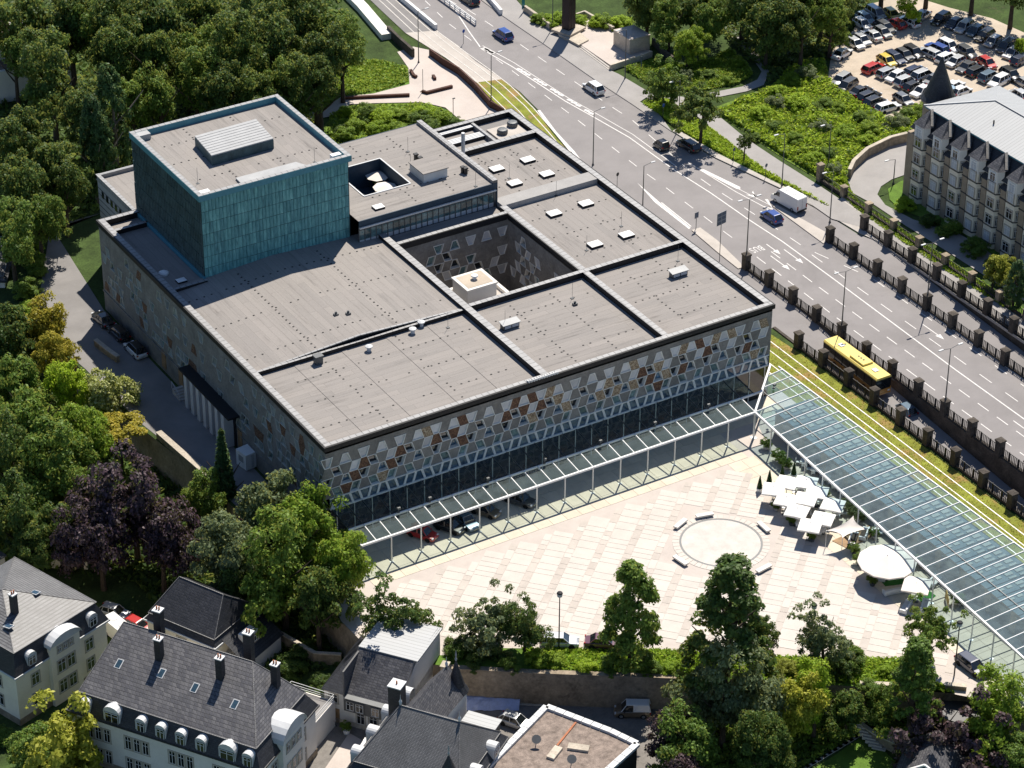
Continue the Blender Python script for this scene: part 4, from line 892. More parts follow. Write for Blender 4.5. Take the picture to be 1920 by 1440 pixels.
def table_set(p, where, grp, k):
    rz = TA+rnd.uniform(-.2, .2); make_table('terrace_table', 'white clothed table ' + where, p, rz, grp)
    for q in range(4):
        a = rz+q*math.pi/2; chair((p[0]+.78*math.cos(a), p[1]+.78*math.sin(a)), a-math.pi/2, ('far', 'left', 'near', 'right')[q] + ' white chair at the table ' + where, 'chairs at the table ' + where)
for k, (p, wh) in enumerate((((56.53,-21.78), 'under the middle parasols'), ((53.74,-21.23), 'under the leftmost front parasol'), ((53.24,-24.00), 'in the terrace front row'), ((56.86,-24.08), 'behind the middle parasols'), ((55.58,-27.06), 'right of the front parasols'), ((58.39,-27.78), 'near the potted olive bush'), ((53.91,-29.88), 'by the front corner planter'), ((52.65,-27.08), 'by the sunlit white screens'),
                             ((61.16,-16.25), 'first in the canopy shade'), ((61.31,-18.37), 'second in the canopy shade'), ((61.76,-20.65), 'third in the canopy shade'), ((61.61,-22.56), 'fourth in the canopy shade'), ((61.64,-24.56), 'fifth in the canopy shade'), ((59.51,-33.50), 'in the shade behind the round parasol'))):
    table_set(p, wh, 'terrace tables', k)
# shade sail on posts
ss = thing('shade_sail', 'cream shade sail stretched between poles beside the round parasol', 'shade sail', (57.37,-30.59,0.00), 0)
base = Vector((57.37,-30.59)); cor = [(52.47,-32.67), (53.46,-34.67), (57.11,-35.04), (56.64,-32.53)]
N = 6; mb = MB()
c4 = [Vector((q[0]-base.x, q[1]-base.y, z)) for q, z in zip(cor, (2.6, 2.4, 2.6, 3.2))]
for i in range(N+1):
    for j in range(N+1):
        u, v = i/N, j/N; p = (c4[0]*(1-u)+c4[1]*u)*(1-v)+(c4[3]*(1-u)+c4[2]*u)*v; ctr = sum(c4, Vector())/4; k = .25*(math.sin(math.pi*u)**.5*(1 if v in (0, 1) else 0)+math.sin(math.pi*v)**.5*(1 if u in (0, 1) else 0)); p = p.lerp(ctr, k); mb.v.append(tuple(p-Vector((0, 0, .25*math.sin(math.pi*u)*math.sin(math.pi*v)))))
for i in range(N):
    for j in range(N): a = i*(N+1)+j; mb.f.append((a, a+N+1, a+N+2, a+1)); mb.m.append(0)
mb.build('sail', ['canvas'], ss, smooth=True)
for q in c4: MB().tube([(q.x, q.y, 0), (q.x, q.y, q.z)], .04, 6).build('pole', ['aluminium'], ss)
# lounge
def sofa(p, rz, L, lab, m='cushion'):
    s = thing('lounge_sofa', lab, 'sofa', (p[0], p[1], 0), rz, 'lounge sofas'); mb = MB(); mb.box(-L/2, L/2, -.42, .42, .08, .42); mb.build('seat', [m], s); MB().box(-L/2, L/2, .3, .48, .42, .8).build('backrest', ['white_paint'], s)
    for a in (-1, 1): MB().box(a*L/2-.1, a*L/2+.1, -.42, .48, .08, .6).build('armrest', ['white_paint'], s)
sofa((53.94,-44.62), TA+2.2, 2.6, 'white curved lounge sofa in front of the round parasol'); sofa((53.15,-47.95), TA+3.0, 2.2, 'pale sofa at the outer edge of the lounge'); sofa((55.33,-49.00), TA, 2.2, 'pale sofa between green turf and yellow screen'); sofa((59.34,-45.68), TA-.3, 2.0, 'pale sofa beside the canopy post behind the cream parasol'); sofa((56.30,-33.34), TA, 2.4, 'dark rattan sofa below the shade sail', 'rattan'); sofa((58.15,-33.10), TA+3.1, 2.2, 'dark rattan sofa behind the shade sail', 'rattan')
sofa((54.59,-41.54), TA, 1.4, 'low white seat in the shadow of the round parasol')
tf = MB(); tf.prism([(55.60,-46.89), (57.87,-46.08), (57.93,-47.78), (55.66,-48.57)], 0, .06); tag(tf.build('turf_mat', ['turf']), 'bright green artificial turf mat in the lounge', 'mat')
tf = MB(); tf.prism([(54.43,-40.15), (57.59,-41.39), (56.43,-43.94), (53.86,-43.04)], 0, .055); tag(tf.build('turf_mat', ['turf']), 'dark green turf mat under the round parasol', 'mat')
mat('yellow_panel', (.62, .42, .16), .8, .2, 1, 9, 0)
sc2 = thing('screen', 'ochre timber screen standing at the end of the terrace', 'screen', (58.08,-49.64,0.00), TA+.3); MB().box(-1.2, 1.2, -.04, .04, .3, 1.5).build('panel', ['yellow_panel'], sc2)
for a in (-1.1, 1.1): MB().box(a-.04, a+.04, -.06, .06, 0, 1.5).build('post', ['timber'], sc2)
dk = MB(); dk.prism([(54.02,-31.97), (60.14,-31.57), (60.22,-33.66), (54.69,-34.38)], 0, .09); tag(dk.build('timber_deck', ['timber']), 'low timber deck under the shade sail', 'deck')

# ---------------------------------------------------------------- vehicles
def paint(name, c, metal=.0, rough=.28):
    m, nt, b, out = _new(name); b.inputs['Base Color'].default_value = (*c, 1); b.inputs['Metallic'].default_value = metal; b.inputs['Roughness'].default_value = rough; b.inputs['Coat Weight'].default_value = .8; b.inputs['Coat Roughness'].default_value = .06
PAINTS = {'white': (.75, .75, .74), 'silver': (.48, .49, .50), 'light grey': (.36, .37, .38), 'grey': (.16, .165, .17), 'dark grey': (.055, .058, .062), 'black': (.010, .010, .012), 'navy': (.012, .022, .06), 'blue': (.02, .06, .26), 'pale blue': (.30, .42, .52), 'red': (.42, .02, .018), 'yellow': (.62, .46, .06), 'bronze': (.20, .15, .10), 'burgundy': (.10, .03, .05), 'slate blue': (.10, .15, .20)}
for n_, c_ in PAINTS.items(): paint('paint_'+n_, c_, .35 if n_ in ('silver', 'light grey', 'grey', 'bronze', 'slate blue') else 0)
mat('car_glass', (.012, .015, .018), .04, .1, 1, 5, 0, spec=1.0); mat('tyre', (.015, .015, .015), .9, .2, 2, 9, 0); mat('rim', (.40, .41, .42), .35, .1, 2, 9, 0, metal=.7); mat('head_lamp', (.7, .72, .74), .1, .05, 2, 9, 0, spec=.8); mat('tail_lamp', (.35, .01, .01), .2, .1, 2, 9, 0); mat('plate_white', (.6, .55, .35), .5, .05, 2, 9, 0)
CARS = {}
SPECS = {   # length, width, height, belt height, hood length, cabin (base front, roof front, roof rear, base rear) from the front as fractions
 'hatchback': (4.0, 1.74, 1.48, .88, (.24, .40, .84, .985)), 'sedan': (4.55, 1.80, 1.44, .86, (.27, .42, .72, .86)), 'estate': (4.6, 1.80, 1.47, .88, (.26, .41, .90, .985)),
 'suv': (4.45, 1.84, 1.66, .98, (.25, .38, .88, .98)), 'people carrier': (4.4, 1.8, 1.72, .95, (.16, .34, .90, .985)), 'small van': (4.3, 1.80, 1.86, 1.0, (.20, .33, .95, .99)), 'microcar': (2.7, 1.6, 1.55, .92, (.16, .40, .90, .98))}
def car_meshes(kind):
    L, W, Hc, belt, (c0, c1, c2, c3) = SPECS[kind]; X = lambda f: L/2-f*L; w = W/2
    st = [(0., .74, .32, .56), (.02, .86, .26, .66), (.08, .96, .22, .74), (c0, 1.0, .2, belt-.05), (.5, 1.0, .2, belt), (.82, 1.0, .2, belt+.02), (min(c3, .95), .97, .22, belt+.03 if c3 > .9 else belt), (.985, .9, .26, belt-.05 if c3 > .9 else belt-.03), (1., .82, .34, belt-.2)]
    mb = MB(); n = 10
    for f_, k, zb, zt in st:
        x = X(f_); ww = w*k; zm = zb+(zt-zb)*.5
        half = [(ww*.86, zb), (ww, zb+.1), (ww, zm), (ww*.965, zt-.05), (ww*.90, zt)]
        mb.v += [(x, y, z) for y, z in half]+[(x, -y, z) for y, z in half[::-1]]
    for i in range(len(st)-1):
        for k in range(n): a, b = i*n+k, i*n+(k+1) % n; mb.f.append((a, a+n, b+n, b)); mb.m.append(0)
    mb.f.append(tuple(range(n))); mb.m.append(0); mb.f.append(tuple(range((len(st)-1)*n, len(st)*n))[::-1]); mb.m.append(0)
    # wheel arches as dark discs
    for fx in (.195, .80):
        for s in (-1, 1):
            pts = [(X(fx)+.37*math.cos(t), s*(w+.004), .33+.37*math.sin(t)) for t in [math.pi*q/8 for q in range(-1, 10)]]; mb.f.append(tuple(len(mb.v)+i for i in (range(11) if s < 0 else range(10, -1, -1)))); mb.m.append(1); mb.v += pts
    body = mb.mesh('body', ['paint_grey', 'tyre'], True)
    try: body.set_sharp_from_angle(angle=R(40))
    except Exception: pass
    # greenhouse
    bw, rw = w*.90, w*.70; zb, zt = belt-.02, Hc-.05
    lo = [(X(c0), bw*.96), (X(c0), -bw*.96), (X(c3), -bw*.97), (X(c3), bw*.97)]; hi = [(X(c1), rw), (X(c1), -rw), (X(c2), -rw), (X(c2), rw)]
    g = MB(); g.add([(x, y, zb) for x, y in lo]+[(x, y, zt) for x, y in hi], [(0, 4, 5, 1), (1, 5, 6, 2), (2, 6, 7, 3), (3, 7, 4, 0)]); glass = g.mesh('windows', ['car_glass'])
    rf = MB(); cx = (X(c1)+X(c2))/2
    for k, (s, z) in enumerate(((1.02, zt-.02), (1.0, zt+.03), (.86, zt+.055))):
        rf.v += [(cx+(x-cx)*s, y*s, z) for x, y in hi]
    for a in (0, 4): 
        for k in range(4): rf.f.append((a+k, a+(k+1) % 4, a+4+(k+1) % 4, a+4+k)[::-1]); rf.m.append(0)
    rf.f.append((8, 9, 10, 11)[::-1]); rf.m.append(0)
    def pillar(t0, t1):
        for s in (1, -1):
            a = Vector((X(c0)+(X(c3)-X(c0))*t0, s*bw*.97, zb)); b = Vector((X(c1)+(X(c2)-X(c1))*t1, s*rw*1.01, zt)); rf.bar(a, b, .09, .07)
    pillar(0, 0); pillar(.46, .45); pillar(1, 1)
    if kind in ('estate', 'suv', 'people carrier', 'hatchback'): pillar(.8, .85)
    if kind == 'small van':
        for s in (1, -1): rf.add([(X(.52), s*(bw+.012), zb), (X(c3)+.03, s*(bw+.012), zb), (X(c2), s*(rw+.012), zt), (X(.52), s*(rw+.012), zt)], [(0, 1, 2, 3) if s < 0 else (3, 2, 1, 0)])
    roof_ = rf.mesh('roof', ['paint_grey'])
    wl = MB(); wl.lathe([(.20, -.1), (.315, -.1), (.33, -.06), (.33, .06), (.315, .1), (.20, .1)], (0, 0, 0), 14); wl.v = [(x, z, y) for x, y, z in wl.v]; wh = wl.mesh('wheel', ['tyre'])
    rm = MB(); rm.lathe([(.21, -.105), (.21, .105), (.05, .115)], (0, 0, 0), 10); rm.v = [(x, z, y) for x, y, z in rm.v]; rim = rm.mesh('rim', ['rim'])
    hl = MB(); hl.box(-.14, .05, -.17, .17, -.07, .07); hlm = hl.mesh('headlight', ['head_lamp']); tl_ = MB(); tl_.box(-.05, .08, -.12, .12, -.11, .11); tlm = tl_.mesh('taillight', ['tail_lamp'])
    pl = MB(); pl.box(-.02, .02, -.26, .26, -.06, .06); plm = pl.mesh('number_plate', ['plate_white'])
    mi = MB(); mi.box(-.07, .07, -.09, .09, -.06, .06); mim = mi.mesh('mirror', ['paint_black'])
    CARS[kind] = (body, glass, roof_, wh, rim, hlm, tlm, plm, mim)
def paint_obj(o, colour):
    s = o.material_slots[0]; s.link = 'OBJECT'; s.material = gm('paint_'+colour)
def car(kind, colour, cp, lab, group=None, roofc=None):
    if kind not in CARS: car_meshes(kind)
    body, glass, roof_, wh, rim, hlm, tlm, plm, mim = CARS[kind]; L, W, Hc, belt, c = SPECS[kind]
    t = thing('parked_car' if group and 'park' in group else 'car', lab, 'van' if 'van' in kind else 'car', cp[:3], cp[3], group)
    paint_obj(put('body', body, t), colour); put('windows', glass, t); paint_obj(put('roof', roof_, t), roofc or colour)
    for fx in (.195, .80):
        for s in (-1, 1): o = put('wheel', wh, t, (L/2-fx*L, s*(W/2-.1), .33)); put('rim', rim, o)
    for s in (-1, 1):
        put('headlight', hlm, t, (L/2-.10, s*W*.34, .64)); put('taillight', tlm, t, (-L/2+.05, s*W*.40, .80)); put('mirror', mim, t, (L/2-c[0]*L-.35, s*(W/2+.06), belt+.02))
    put('number_plate', plm, t, (L/2-.0, 0, .42)); put('number_plate', plm, t, (-L/2+.02, 0, .5))
    return t
# cars on the gravel car park, row by row
LOT = [
 ('in the far left block', [('people carrier', 'silver', (153.39,89.20,0.00,-1.59)), ('hatchback', 'pale blue', (150.65,88.58,0.00,-1.59)), ('hatchback', 'white', (148.84,86.94,0.00,-1.59)), ('hatchback', 'yellow', (155.48,87.46,0.00,-1.69)), ('hatchback', 'red', (153.86,84.19,0.00,1.66)), ('estate', 'white', (156.25,83.76,0.00,1.66)), ('sedan', 'silver', (159.37,84.39,0.00,-2.80)), ('estate', 'dark grey', (151.39,83.93,0.00,-1.59)), ('hatchback', 'grey', (149.72,82.48,0.00,-1.59))]),
 ('in the left row by the young tree', [('sedan', 'silver', (147.53,82.56,0.00,1.56)), ('hatchback', 'light grey', (144.93,81.93,0.00,-1.58)), ('hatchback', 'silver', (143.13,81.31,0.00,-1.58)), ('sedan', 'white', (138.99,79.47,0.00,0.36))]),
 ('in the central double row, far side', [('hatchback', 'yellow', (143.63,73.40,0.00,-1.58)), ('estate', 'navy', (145.46,73.49,0.00,-1.58)), ('hatchback', 'dark grey', (147.51,73.69,0.00,-1.59)), ('suv', 'black', (149.31,73.57,0.00,-1.59)), ('estate', 'silver', (151.51,72.25,0.00,1.73)), ('estate', 'blue', (153.81,73.03,0.00,1.72)), ('suv', 'white', (155.88,72.52,0.00,-1.48)), ('suv', 'dark grey', (156.92,69.03,0.00,-1.58)), ('hatchback', 'red', (157.35,64.29,0.00,-1.60)), ('suv', 'black', (157.71,58.73,0.00,-1.60))]),
 ('in the central double row, near side', [('estate', 'red', (140.14,72.44,0.00,0.21)), ('estate', 'light grey', (141.07,69.79,0.00,0.15)), ('hatchback', 'white', (141.15,67.90,0.00,-2.90)), ('suv', 'silver', (141.47,65.65,0.00,0.15)), ('hatchback', 'black', (141.42,63.62,0.00,0.19)), ('sedan', 'white', (141.52,61.53,0.00,-2.90)), ('estate', 'navy', (145.27,67.99,0.00,0.15)), ('people carrier', 'silver', (145.21,65.94,0.00,0.14)), ('hatchback', 'grey', (145.72,63.80,0.00,-2.90)), ('sedan', 'white', (147.27,60.36,0.00,0.24)), ('hatchback', 'white', (147.08,58.21,0.00,0.14)), ('hatchback', 'pale blue', (145.70,58.81,0.00,0.14))]),
 ('in the right central row', [('estate', 'white', (152.87,69.31,0.00,0.20)), ('hatchback', 'silver', (153.14,67.27,0.00,-2.90)), ('sedan', 'dark grey', (153.45,64.74,0.00,-2.90)), ('estate', 'black', (154.07,62.75,0.00,0.19)), ('suv', 'slate blue', (154.33,60.05,0.00,0.19)), ('suv', 'white', (154.54,57.86,0.00,-2.91))]),
 ('in the far row under the trees', [('suv', 'black', (161.46,81.66,0.00,-2.79)), ('hatchback', 'navy', (162.19,78.99,0.00,-2.80)), ('suv', 'silver', (162.86,77.11,0.00,-2.80)), ('hatchback', 'slate blue', (163.55,74.98,0.00,-2.80)), ('estate', 'black', (163.66,72.72,0.00,-2.81)), ('hatchback', 'light grey', (163.50,70.15,0.00,-2.81)), ('people carrier', 'dark grey', (164.01,67.44,0.00,-2.81)), ('sedan', 'silver', (163.47,65.13,0.00,-2.82)), ('hatchback', 'navy', (162.69,62.29,0.00,0.23))]),
 ('at the right edge of the frame', [('hatchback', 'silver', (154.34,52.53,0.00,1.55)), ('estate', 'light grey', (157.84,55.66,0.00,1.54))]),
 ('in the near row beside the meadow', [('suv', 'light grey', (132.68,71.34,0.00,-2.79)), ('people carrier', 'dark grey', (132.27,69.07,0.00,-2.80)), ('sedan', 'black', (133.07,66.56,0.00,0.15)), ('estate', 'black', (133.19,64.46,0.00,0.15)), ('suv', 'black', (132.60,62.14,0.00,0.14)), ('estate', 'white', (133.31,59.72,0.00,0.02)), ('hatchback', 'grey', (137.09,60.57,0.00,-1.57))])]
for row, lst in LOT:
    seen = {}
    for kind, colour, cp in lst:
        seen.setdefault((colour, kind), []).append(cp)
    cnt_ = {}
    for kind, colour, cp in lst:
        k = (colour, kind); i = cnt_.get(k, 0); cnt_[k] = i+1
        many = len(seen[k]) > 1
        car(kind, colour, cp, ('%s %s%s %s of the gravel lot' % (colour, kind, (' (%s of two)' % ('left' if i == 0 else 'right')) if many else '', row)), 'cars parked on the gravel lot')
# cars on the roads, the street and the square
for kind, colour, cp, lab in (
 ('suv', 'blue', (94.41,114.43,0.00,1.59), 'blue car driving on the avenue nearest the bridge'), ('suv', 'white', (96.59,89.65,0.00,1.59), 'white car alone on the avenue beside the monument'), ('microcar', 'black', (94.84,67.35,0.00,1.59), 'tiny black two-seater waiting on the avenue'), ('estate', 'black', (98.48,65.17,0.00,1.63), 'black estate car beside the roadside tree'), ('hatchback', 'blue', (96.10,39.64,0.00,1.59), 'bright blue hatchback on the avenue beside the white van'), ('estate', 'black', (96.75,129.49,0.00,1.59), 'black car on the bridge at the top edge'),
 ('hatchback', 'slate blue', (82.66,-10.12,-2.40,1.55), 'dark grey car in the sunken bus lane'),
 ('suv', 'white', (-1.40,53.61,0.00,1.60), 'white car with black roof parked along the theatre side wall'), ('estate', 'black', (-1.50,58.98,0.00,1.60), 'black car parked between a dark estate and a white car by the theatre'), ('sedan', 'black', (-1.84,63.40,0.00,1.60), 'black car parked furthest up the shaded street by the theatre'),
 ('sedan', 'dark grey', (24.99,-4.65,0.00,-1.08), 'dark car under the glass canopy, furthest along'), ('hatchback', 'bronze', (19.99,-4.57,0.00,-1.07), 'bronze car under the glass canopy beside the blue-grey one'), ('sedan', 'slate blue', (16.71,-5.22,0.00,-1.50), 'blue-grey saloon under the glass canopy'), ('hatchback', 'black', (14.34,-5.30,0.00,-1.06), 'black car under the canopy between red and blue-grey cars'), ('hatchback', 'red', (10.67,-4.86,0.00,-1.06), 'red car under the near end of the glass canopy'),
 ('estate', 'silver', (13.62,-32.49,0.00,-0.59), 'silver car at the foot of the square behind the lamp'), ('sedan', 'burgundy', (17.95,-35.33,0.00,-0.62), 'dark purple car at the foot of the square'), ('estate', 'navy', (52.49,-61.33,0.00,-1.52), 'dark blue estate parked at the lower right of the square'),
 ('small van', 'white', (19.62,-41.60,-4.50,-0.73), 'white delivery van in the yard below the stone wall'), ('small van', 'bronze', (16.94,-43.27,-4.50,2.57), 'beige van with pale roof in the yard'), ('hatchback', 'silver', (4.15,-37.90,-4.50,-1.05), 'silver car behind the gravel roofed building'), ('people carrier', 'white', (-13.84,-34.34,-4.50,-2.44), 'white people carrier parked in the courtyard drive'),
 ('hatchback', 'silver', (-26.93,5.54,-4.50,-0.98), 'silver car parked behind the cream mansard house'), ('hatchback', 'red', (-25.67,1.49,-4.50,-1.19), 'red car in deep shade beside the small slate house')):
    rc = 'black' if 'black roof' in lab else 'white' if 'pale roof' in lab else None
    car(kind, colour, cp, lab, None, rc)
# delivery van with box body, camper, two buses
def box_van(cp, lab, L=5.8, W=2.05, Hh_=2.5, name='delivery_van'):
    t = thing(name, lab, 'van', cp[:3], cp[3]); x0, x1, w = -L/2, L/2-1.5, W/2
    mb = MB(); pr = [(x0, .35), (x0, Hh_-.08), (x0+.1, Hh_), (x1-.15, Hh_), (x1+.15, Hh_-.2), (x1+.75, 1.32), (L/2-.1, 1.1), (L/2, .75), (L/2-.02, .35)]
    n = len(pr); mb.v = [(x, w*(1 if z < 1.4 else .93), z) for x, z in pr]+[(x, -w*(1 if z < 1.4 else .93), z) for x, z in pr]
    mb.f = [tuple(range(n-1, -1, -1))[::-1], tuple(range(2*n-1, n-1, -1))]+[(i, n+i, n+(i+1) % n, (i+1) % n) for i in range(n)]; mb.m = [0]*len(mb.f); mb.build('body', ['paint_white'], t)
    ws = MB(); ws.add([(x1+.19, .8*w, Hh_-.28), (x1+.73, .86*w, 1.38), (x1+.73, -.86*w, 1.38), (x1+.19, -.8*w, Hh_-.28)], [(0, 1, 2, 3), (3, 2, 1, 0)][:1]); ws.v = [(x+.02, y, z+.02) for x, y, z in ws.v]; ws.build('windscreen', ['car_glass'], t)
    for s in (-1, 1): MB().add([(x1-.4, s*(w*.985+.012), 1.4), (x1+.55, s*(w*.985+.012), 1.4), (x1+.12, s*(w*.945+.012), 2.1), (x1-.4, s*(w*.945+.012), 2.1)], [(0, 1, 2, 3) if s < 0 else (3, 2, 1, 0)]).build('side_window', ['car_glass'], t); MB().box(-.08, .08, -.1, .1, -.14, .14).build('mirror', ['black_metal'], t, loc=(x1+.5, s*(w+.14), 1.55)); MB().box(-.04, .04, -.09, .09, -.3, .3).build('taillight', ['tail_lamp'], t, loc=(x0-.01, s*(w-.14), 1.0)); MB().box(-.1, .06, -.16, .16, -.1, .1).build('headlight', ['head_lamp'], t, loc=(L/2-.06, s*(w-.25), .8))
    for fx in (x0+1.1, L/2-1.0):
        for s in (-1, 1): o = put('wheel', CARS['hatchback'][3], t, (fx, s*(w-.1), .34), sc=1.08); put('rim', CARS['hatchback'][4], o)
    MB().box(x0-.06, x0+.05, -w+.05, w-.05, .3, .55).build('bumper', ['black_metal'], t); MB().box(x0-.012, x0, -.012, .012, .6, 2.3).build('door_seam', ['black_metal'], t)
    for q in (-1.2, .4): MB().box(q-.25, q+.25, -.3, .3, Hh_, Hh_+.05).build('roof_rib', ['zinc_pale'], t)
box_van((100.93,41.99,0.00,1.69), 'white high-roofed delivery van on the slip lane beside the island'); box_van((-28.26,0.79,-4.50,-1.40), 'white camper van in the shade beside the cream house', 5.4, 1.95, 2.3, 'camper_van')
paint('paint_bus_yellow', (.80, .62, .16)); paint('paint_bus_orange', (.45, .20, .02)); paint('paint_bus_white', (.70, .69, .66))
def bus(cp, lab, ctop, cside, L=12.0):
    t = thing('bus', lab, 'bus', cp[:3], cp[3]); W, Hb = 2.55, 3.05; w = W/2
    mb = MB(); mb.box(-L/2, L/2, -w, w, .32, 1.28); mb.build('lower_body', [cside], t)
    MB().box(-L/2+.02, L/2-.02, -w+.02, w-.02, 1.28, 2.72).build('window_band', ['car_glass'], t)
    mb = MB(); pr = [(-w, 2.72), (-w, 2.86), (-w+.18, Hb), (w-.18, Hb), (w, 2.86), (w, 2.72)]; mb.v = [(-L/2, y, z) for y, z in pr]+[(L/2, y, z) for y, z in pr]; n = 6
    mb.f = [(i, (i+1) % n, n+(i+1) % n, n+i)[::-1] for i in range(n)]+[tuple(range(n)), tuple(range(2*n-1, n-1, -1))]; mb.m = [0]*len(mb.f); mb.build('roof', [ctop], t)
    mb = MB(); mb.box(-1.5, 1.5, -.85, .85, Hb, Hb+.28); mb.build('roof_unit', [ctop], t, loc=(.9, 0, 0))
    for q in range(3): MB().lathe([(.16, 0), (.16, .03), (.05, .03)], (.3+q*.55, 0, Hb+.28), 8).build('fan', ['black_metal'], t)
    for x in (-3.6, 4.0): MB().box(x-.42, x+.42, -.36, .36, Hb, Hb+.09).build('roof_hatch', ['zinc_pale'], t)
    for s in (-1, 1):
        for k in range(7): MB().box(-L/2+1.0+k*1.65, -L/2+1.09+k*1.65, s*w-.02, s*w+.012, 1.28, 2.72).build('window_post', ['black_metal'], t)
        for x in (-3.2, 3.4): o = put('wheel', CARS['hatchback'][3], t, (x, s*(w-.13), .48), sc=1.45); put('rim', CARS['hatchback'][4], o)
        MB().box(L/2-.02, L/2+.04, s*(w-.35)-.18, s*(w-.35)+.18, .6, .85).build('headlight', ['head_lamp'], t); MB().bar((L/2-.1, s*w, 2.5), (L/2+.35, s*(w+.2), 2.1), .07).build('mirror', ['black_metal'], t)
    MB().box(L/2, L/2+.03, -w+.12, w-.12, 1.15, 2.5).build('windscreen', ['car_glass'], t); MB().box(L/2+.0, L/2+.035, -.7, .7, 2.52, 2.72).build('destination_sign', ['black_metal'], t); MB().box(L/2, L/2+.05, -w+.05, w-.05, .3, .5).build('bumper', [cside], t)
bus((81.2, -1.0, -.95, -math.pi/2), 'yellow single-deck bus in the sunken bus lane by the tram', 'paint_bus_yellow', 'paint_bus_orange'); bus((80.9, -46.5, -3.9, math.pi/2), 'white-roofed bus in the sunken lane at the right edge', 'paint_bus_white', 'paint_grey')

# ---------------------------------------------------------------- pillared fences, lamps, signs, monument, bridge parapets
pil = MB(); pil.box(-.48, .48, -.48, .48, 0, 2.2); pil.prism([(-.56, -.56), (.56, -.56), (.56, .56), (-.56, .56)], 2.2, 2.42); pil.add([(-.5, -.5, 2.42), (.5, -.5, 2.42), (.5, .5, 2.42), (-.5, .5, 2.42), (0, 0, 2.62)], [(0, 1, 4), (1, 2, 4), (2, 3, 4), (3, 0, 4)]); pilm = pil.mesh('pillar', ['old_stone'])
bl = MB()
for k in range(5): bl.box(-.36+.0, .36, -.5, .5, .1+k*.42, .46+k*.42)
bt = MB(); bt.bar((0, 0, 1.5), (0, 1, 1.5), .07, .07); bt.bar((0, 0, .35), (0, 1, .35), .06, .06); railm = bt.mesh('rail', ['black_metal'])
bs = MB()
for k in range(16): bs.bar((0, (k+.5)/16, .35), (0, (k+.5)/16, 1.5), .028)
barm = bs.mesh('railing_bars', ['dark_iron']); st_ = MB(); st_.box(-.07, .07, -.07, .07, 0, 1.6); stm = st_.mesh('post', ['black_metal']); pk = MB(); pk.box(-.2, .2, 0, 1, 0, .35); plm_ = pk.mesh('plinth', ['old_stone'])
def pillar_fence(x, ys, lab, mesh=None, sc=1., zf=None):
    t = thing('fence', lab, 'fence', (x, ys[0], 0), 0, 'stone pillared fences along the avenue')
    for i, y in enumerate(ys):
        put('pillar', pilm, t, (rnd.uniform(-.03, .03), y-ys[0], .0), sc=(sc, sc, sc*rnd.uniform(.97, 1.04)))
        if i+1 < len(ys):
            d = ys[i+1]-y; a = y-ys[0]; g_ = d-.9 if d > 0 else d+.9; o = .45 if d > 0 else -.45
            put('plinth', plm_, t, (0, a+o, 0), sc=(1, g_, 1)); put('rail', railm, t, (0, a+o, 0), sc=(1, g_, 1)); b = put('railing_bars', barm, t, (0, a+o, 0), sc=(1, g_, 1)); b['kind'] = 'stuff'
            for q in (1/3, 2/3): put('post', stm, t, (0, a+d*q, 0))
ST = 5.72
pillar_fence(77.95, [8.0-ST*k for k in range(18)], 'dark stone pillared railing between the tram lawn and the sunken bus lane')
pillar_fence(84.35, [29.6-ST*k for k in range(22)], 'dark stone pillared railing between the bus lane and the avenue')
pillar_fence(99.55, [29.8-ST*k for k in range(22)], 'dark stone pillared railing between the avenue and the slip lane')
pillar_fence(106.15, [30.2-ST*k for k in range(22)], 'dark stone pillared railing beyond the slip lane')
t = thing('garden_fence', 'brown stone pillars with iron railings in front of the villa drive', 'fence', (109.7, 46.0, 0), 0)
pb = MB(); pb.box(-.42, .42, -.42, .42, 0, 1.9); pb.box(-.52, .52, -.52, .52, 1.9, 2.1); pbm = pb.mesh('pillar', ['wall_stone'])
for k in range(15):
    put('pillar', pbm, t, (0, -k*6.1, 0), sc=(1, 1, .9 if k else 1.4)); put('plinth', plm_, t, (0, -k*6.1-.42, 0), sc=(.9, -5.26, 1.4)); put('rail', railm, t, (0, -k*6.1-.42, 0), sc=(.7, -5.26, .95)); b = put('railing_bars', barm, t, (0, -k*6.1-.42, 0), sc=(1, -5.26, .95)); b['kind'] = 'stuff'
# street lamps
def lamp(p, h, arms, lab, rz=0, name='street_lamp', z=0):
    t = thing(name, lab, 'street lamp', (p[0], p[1], z), rz, 'street lamps')
    MB().tube([(0, 0, 0), (0, 0, .9), (0, 0, h)], [.11, .09, .055], 8).build('pole', ['lamp_grey'], t); MB().lathe([(.2, 0), (.2, .08), (.12, .3)], (0, 0, 0), 8).build('base', ['lamp_grey'], t)
    for a in arms:
        d = Vector((math.cos(a), math.sin(a), 0)); e = d*1.35; MB().tube([(0, 0, h-.02), (e.x, e.y, h+.22)], .035, 5).build('arm', ['lamp_grey'], t)
        MB().obox((e.x+d.x*.28, e.y+d.y*.28, h+.22), (.75, .24, .12), a).build('lamp_head', ['zinc_pale'], t)
E0, W0 = 0., math.pi
lamp((77.50,113.31), 9.2, [E0], 'tall single-arm street lamp at the bridge end of the forecourt'); lamp((79.52,93.40), 9.1, [E0], 'tall single-arm street lamp beside the curved brown wall'); lamp((82.67,68.06), 9.2, [E0], 'tall single-arm street lamp where the tram lawn narrows'); lamp((81.57,52.51), 7.2, [E0], 'single-arm street lamp behind the theatre skylights')
lamp((103.36,113.04), 9.0, [W0], 'street lamp standing beside the tall dark monument'); lamp((103.48,90.86), 8.8, [W0], 'street lamp in front of the pale stone block'); lamp((100.78,71.34), 8.5, [W0], 'street lamp on the verge beside the road tree'); lamp((103.63,47.44), 9.0, [W0], 'street lamp on the verge above the white van'); lamp((103.06,34.47), 8.6, [W0], 'street lamp on the slip lane pavement')
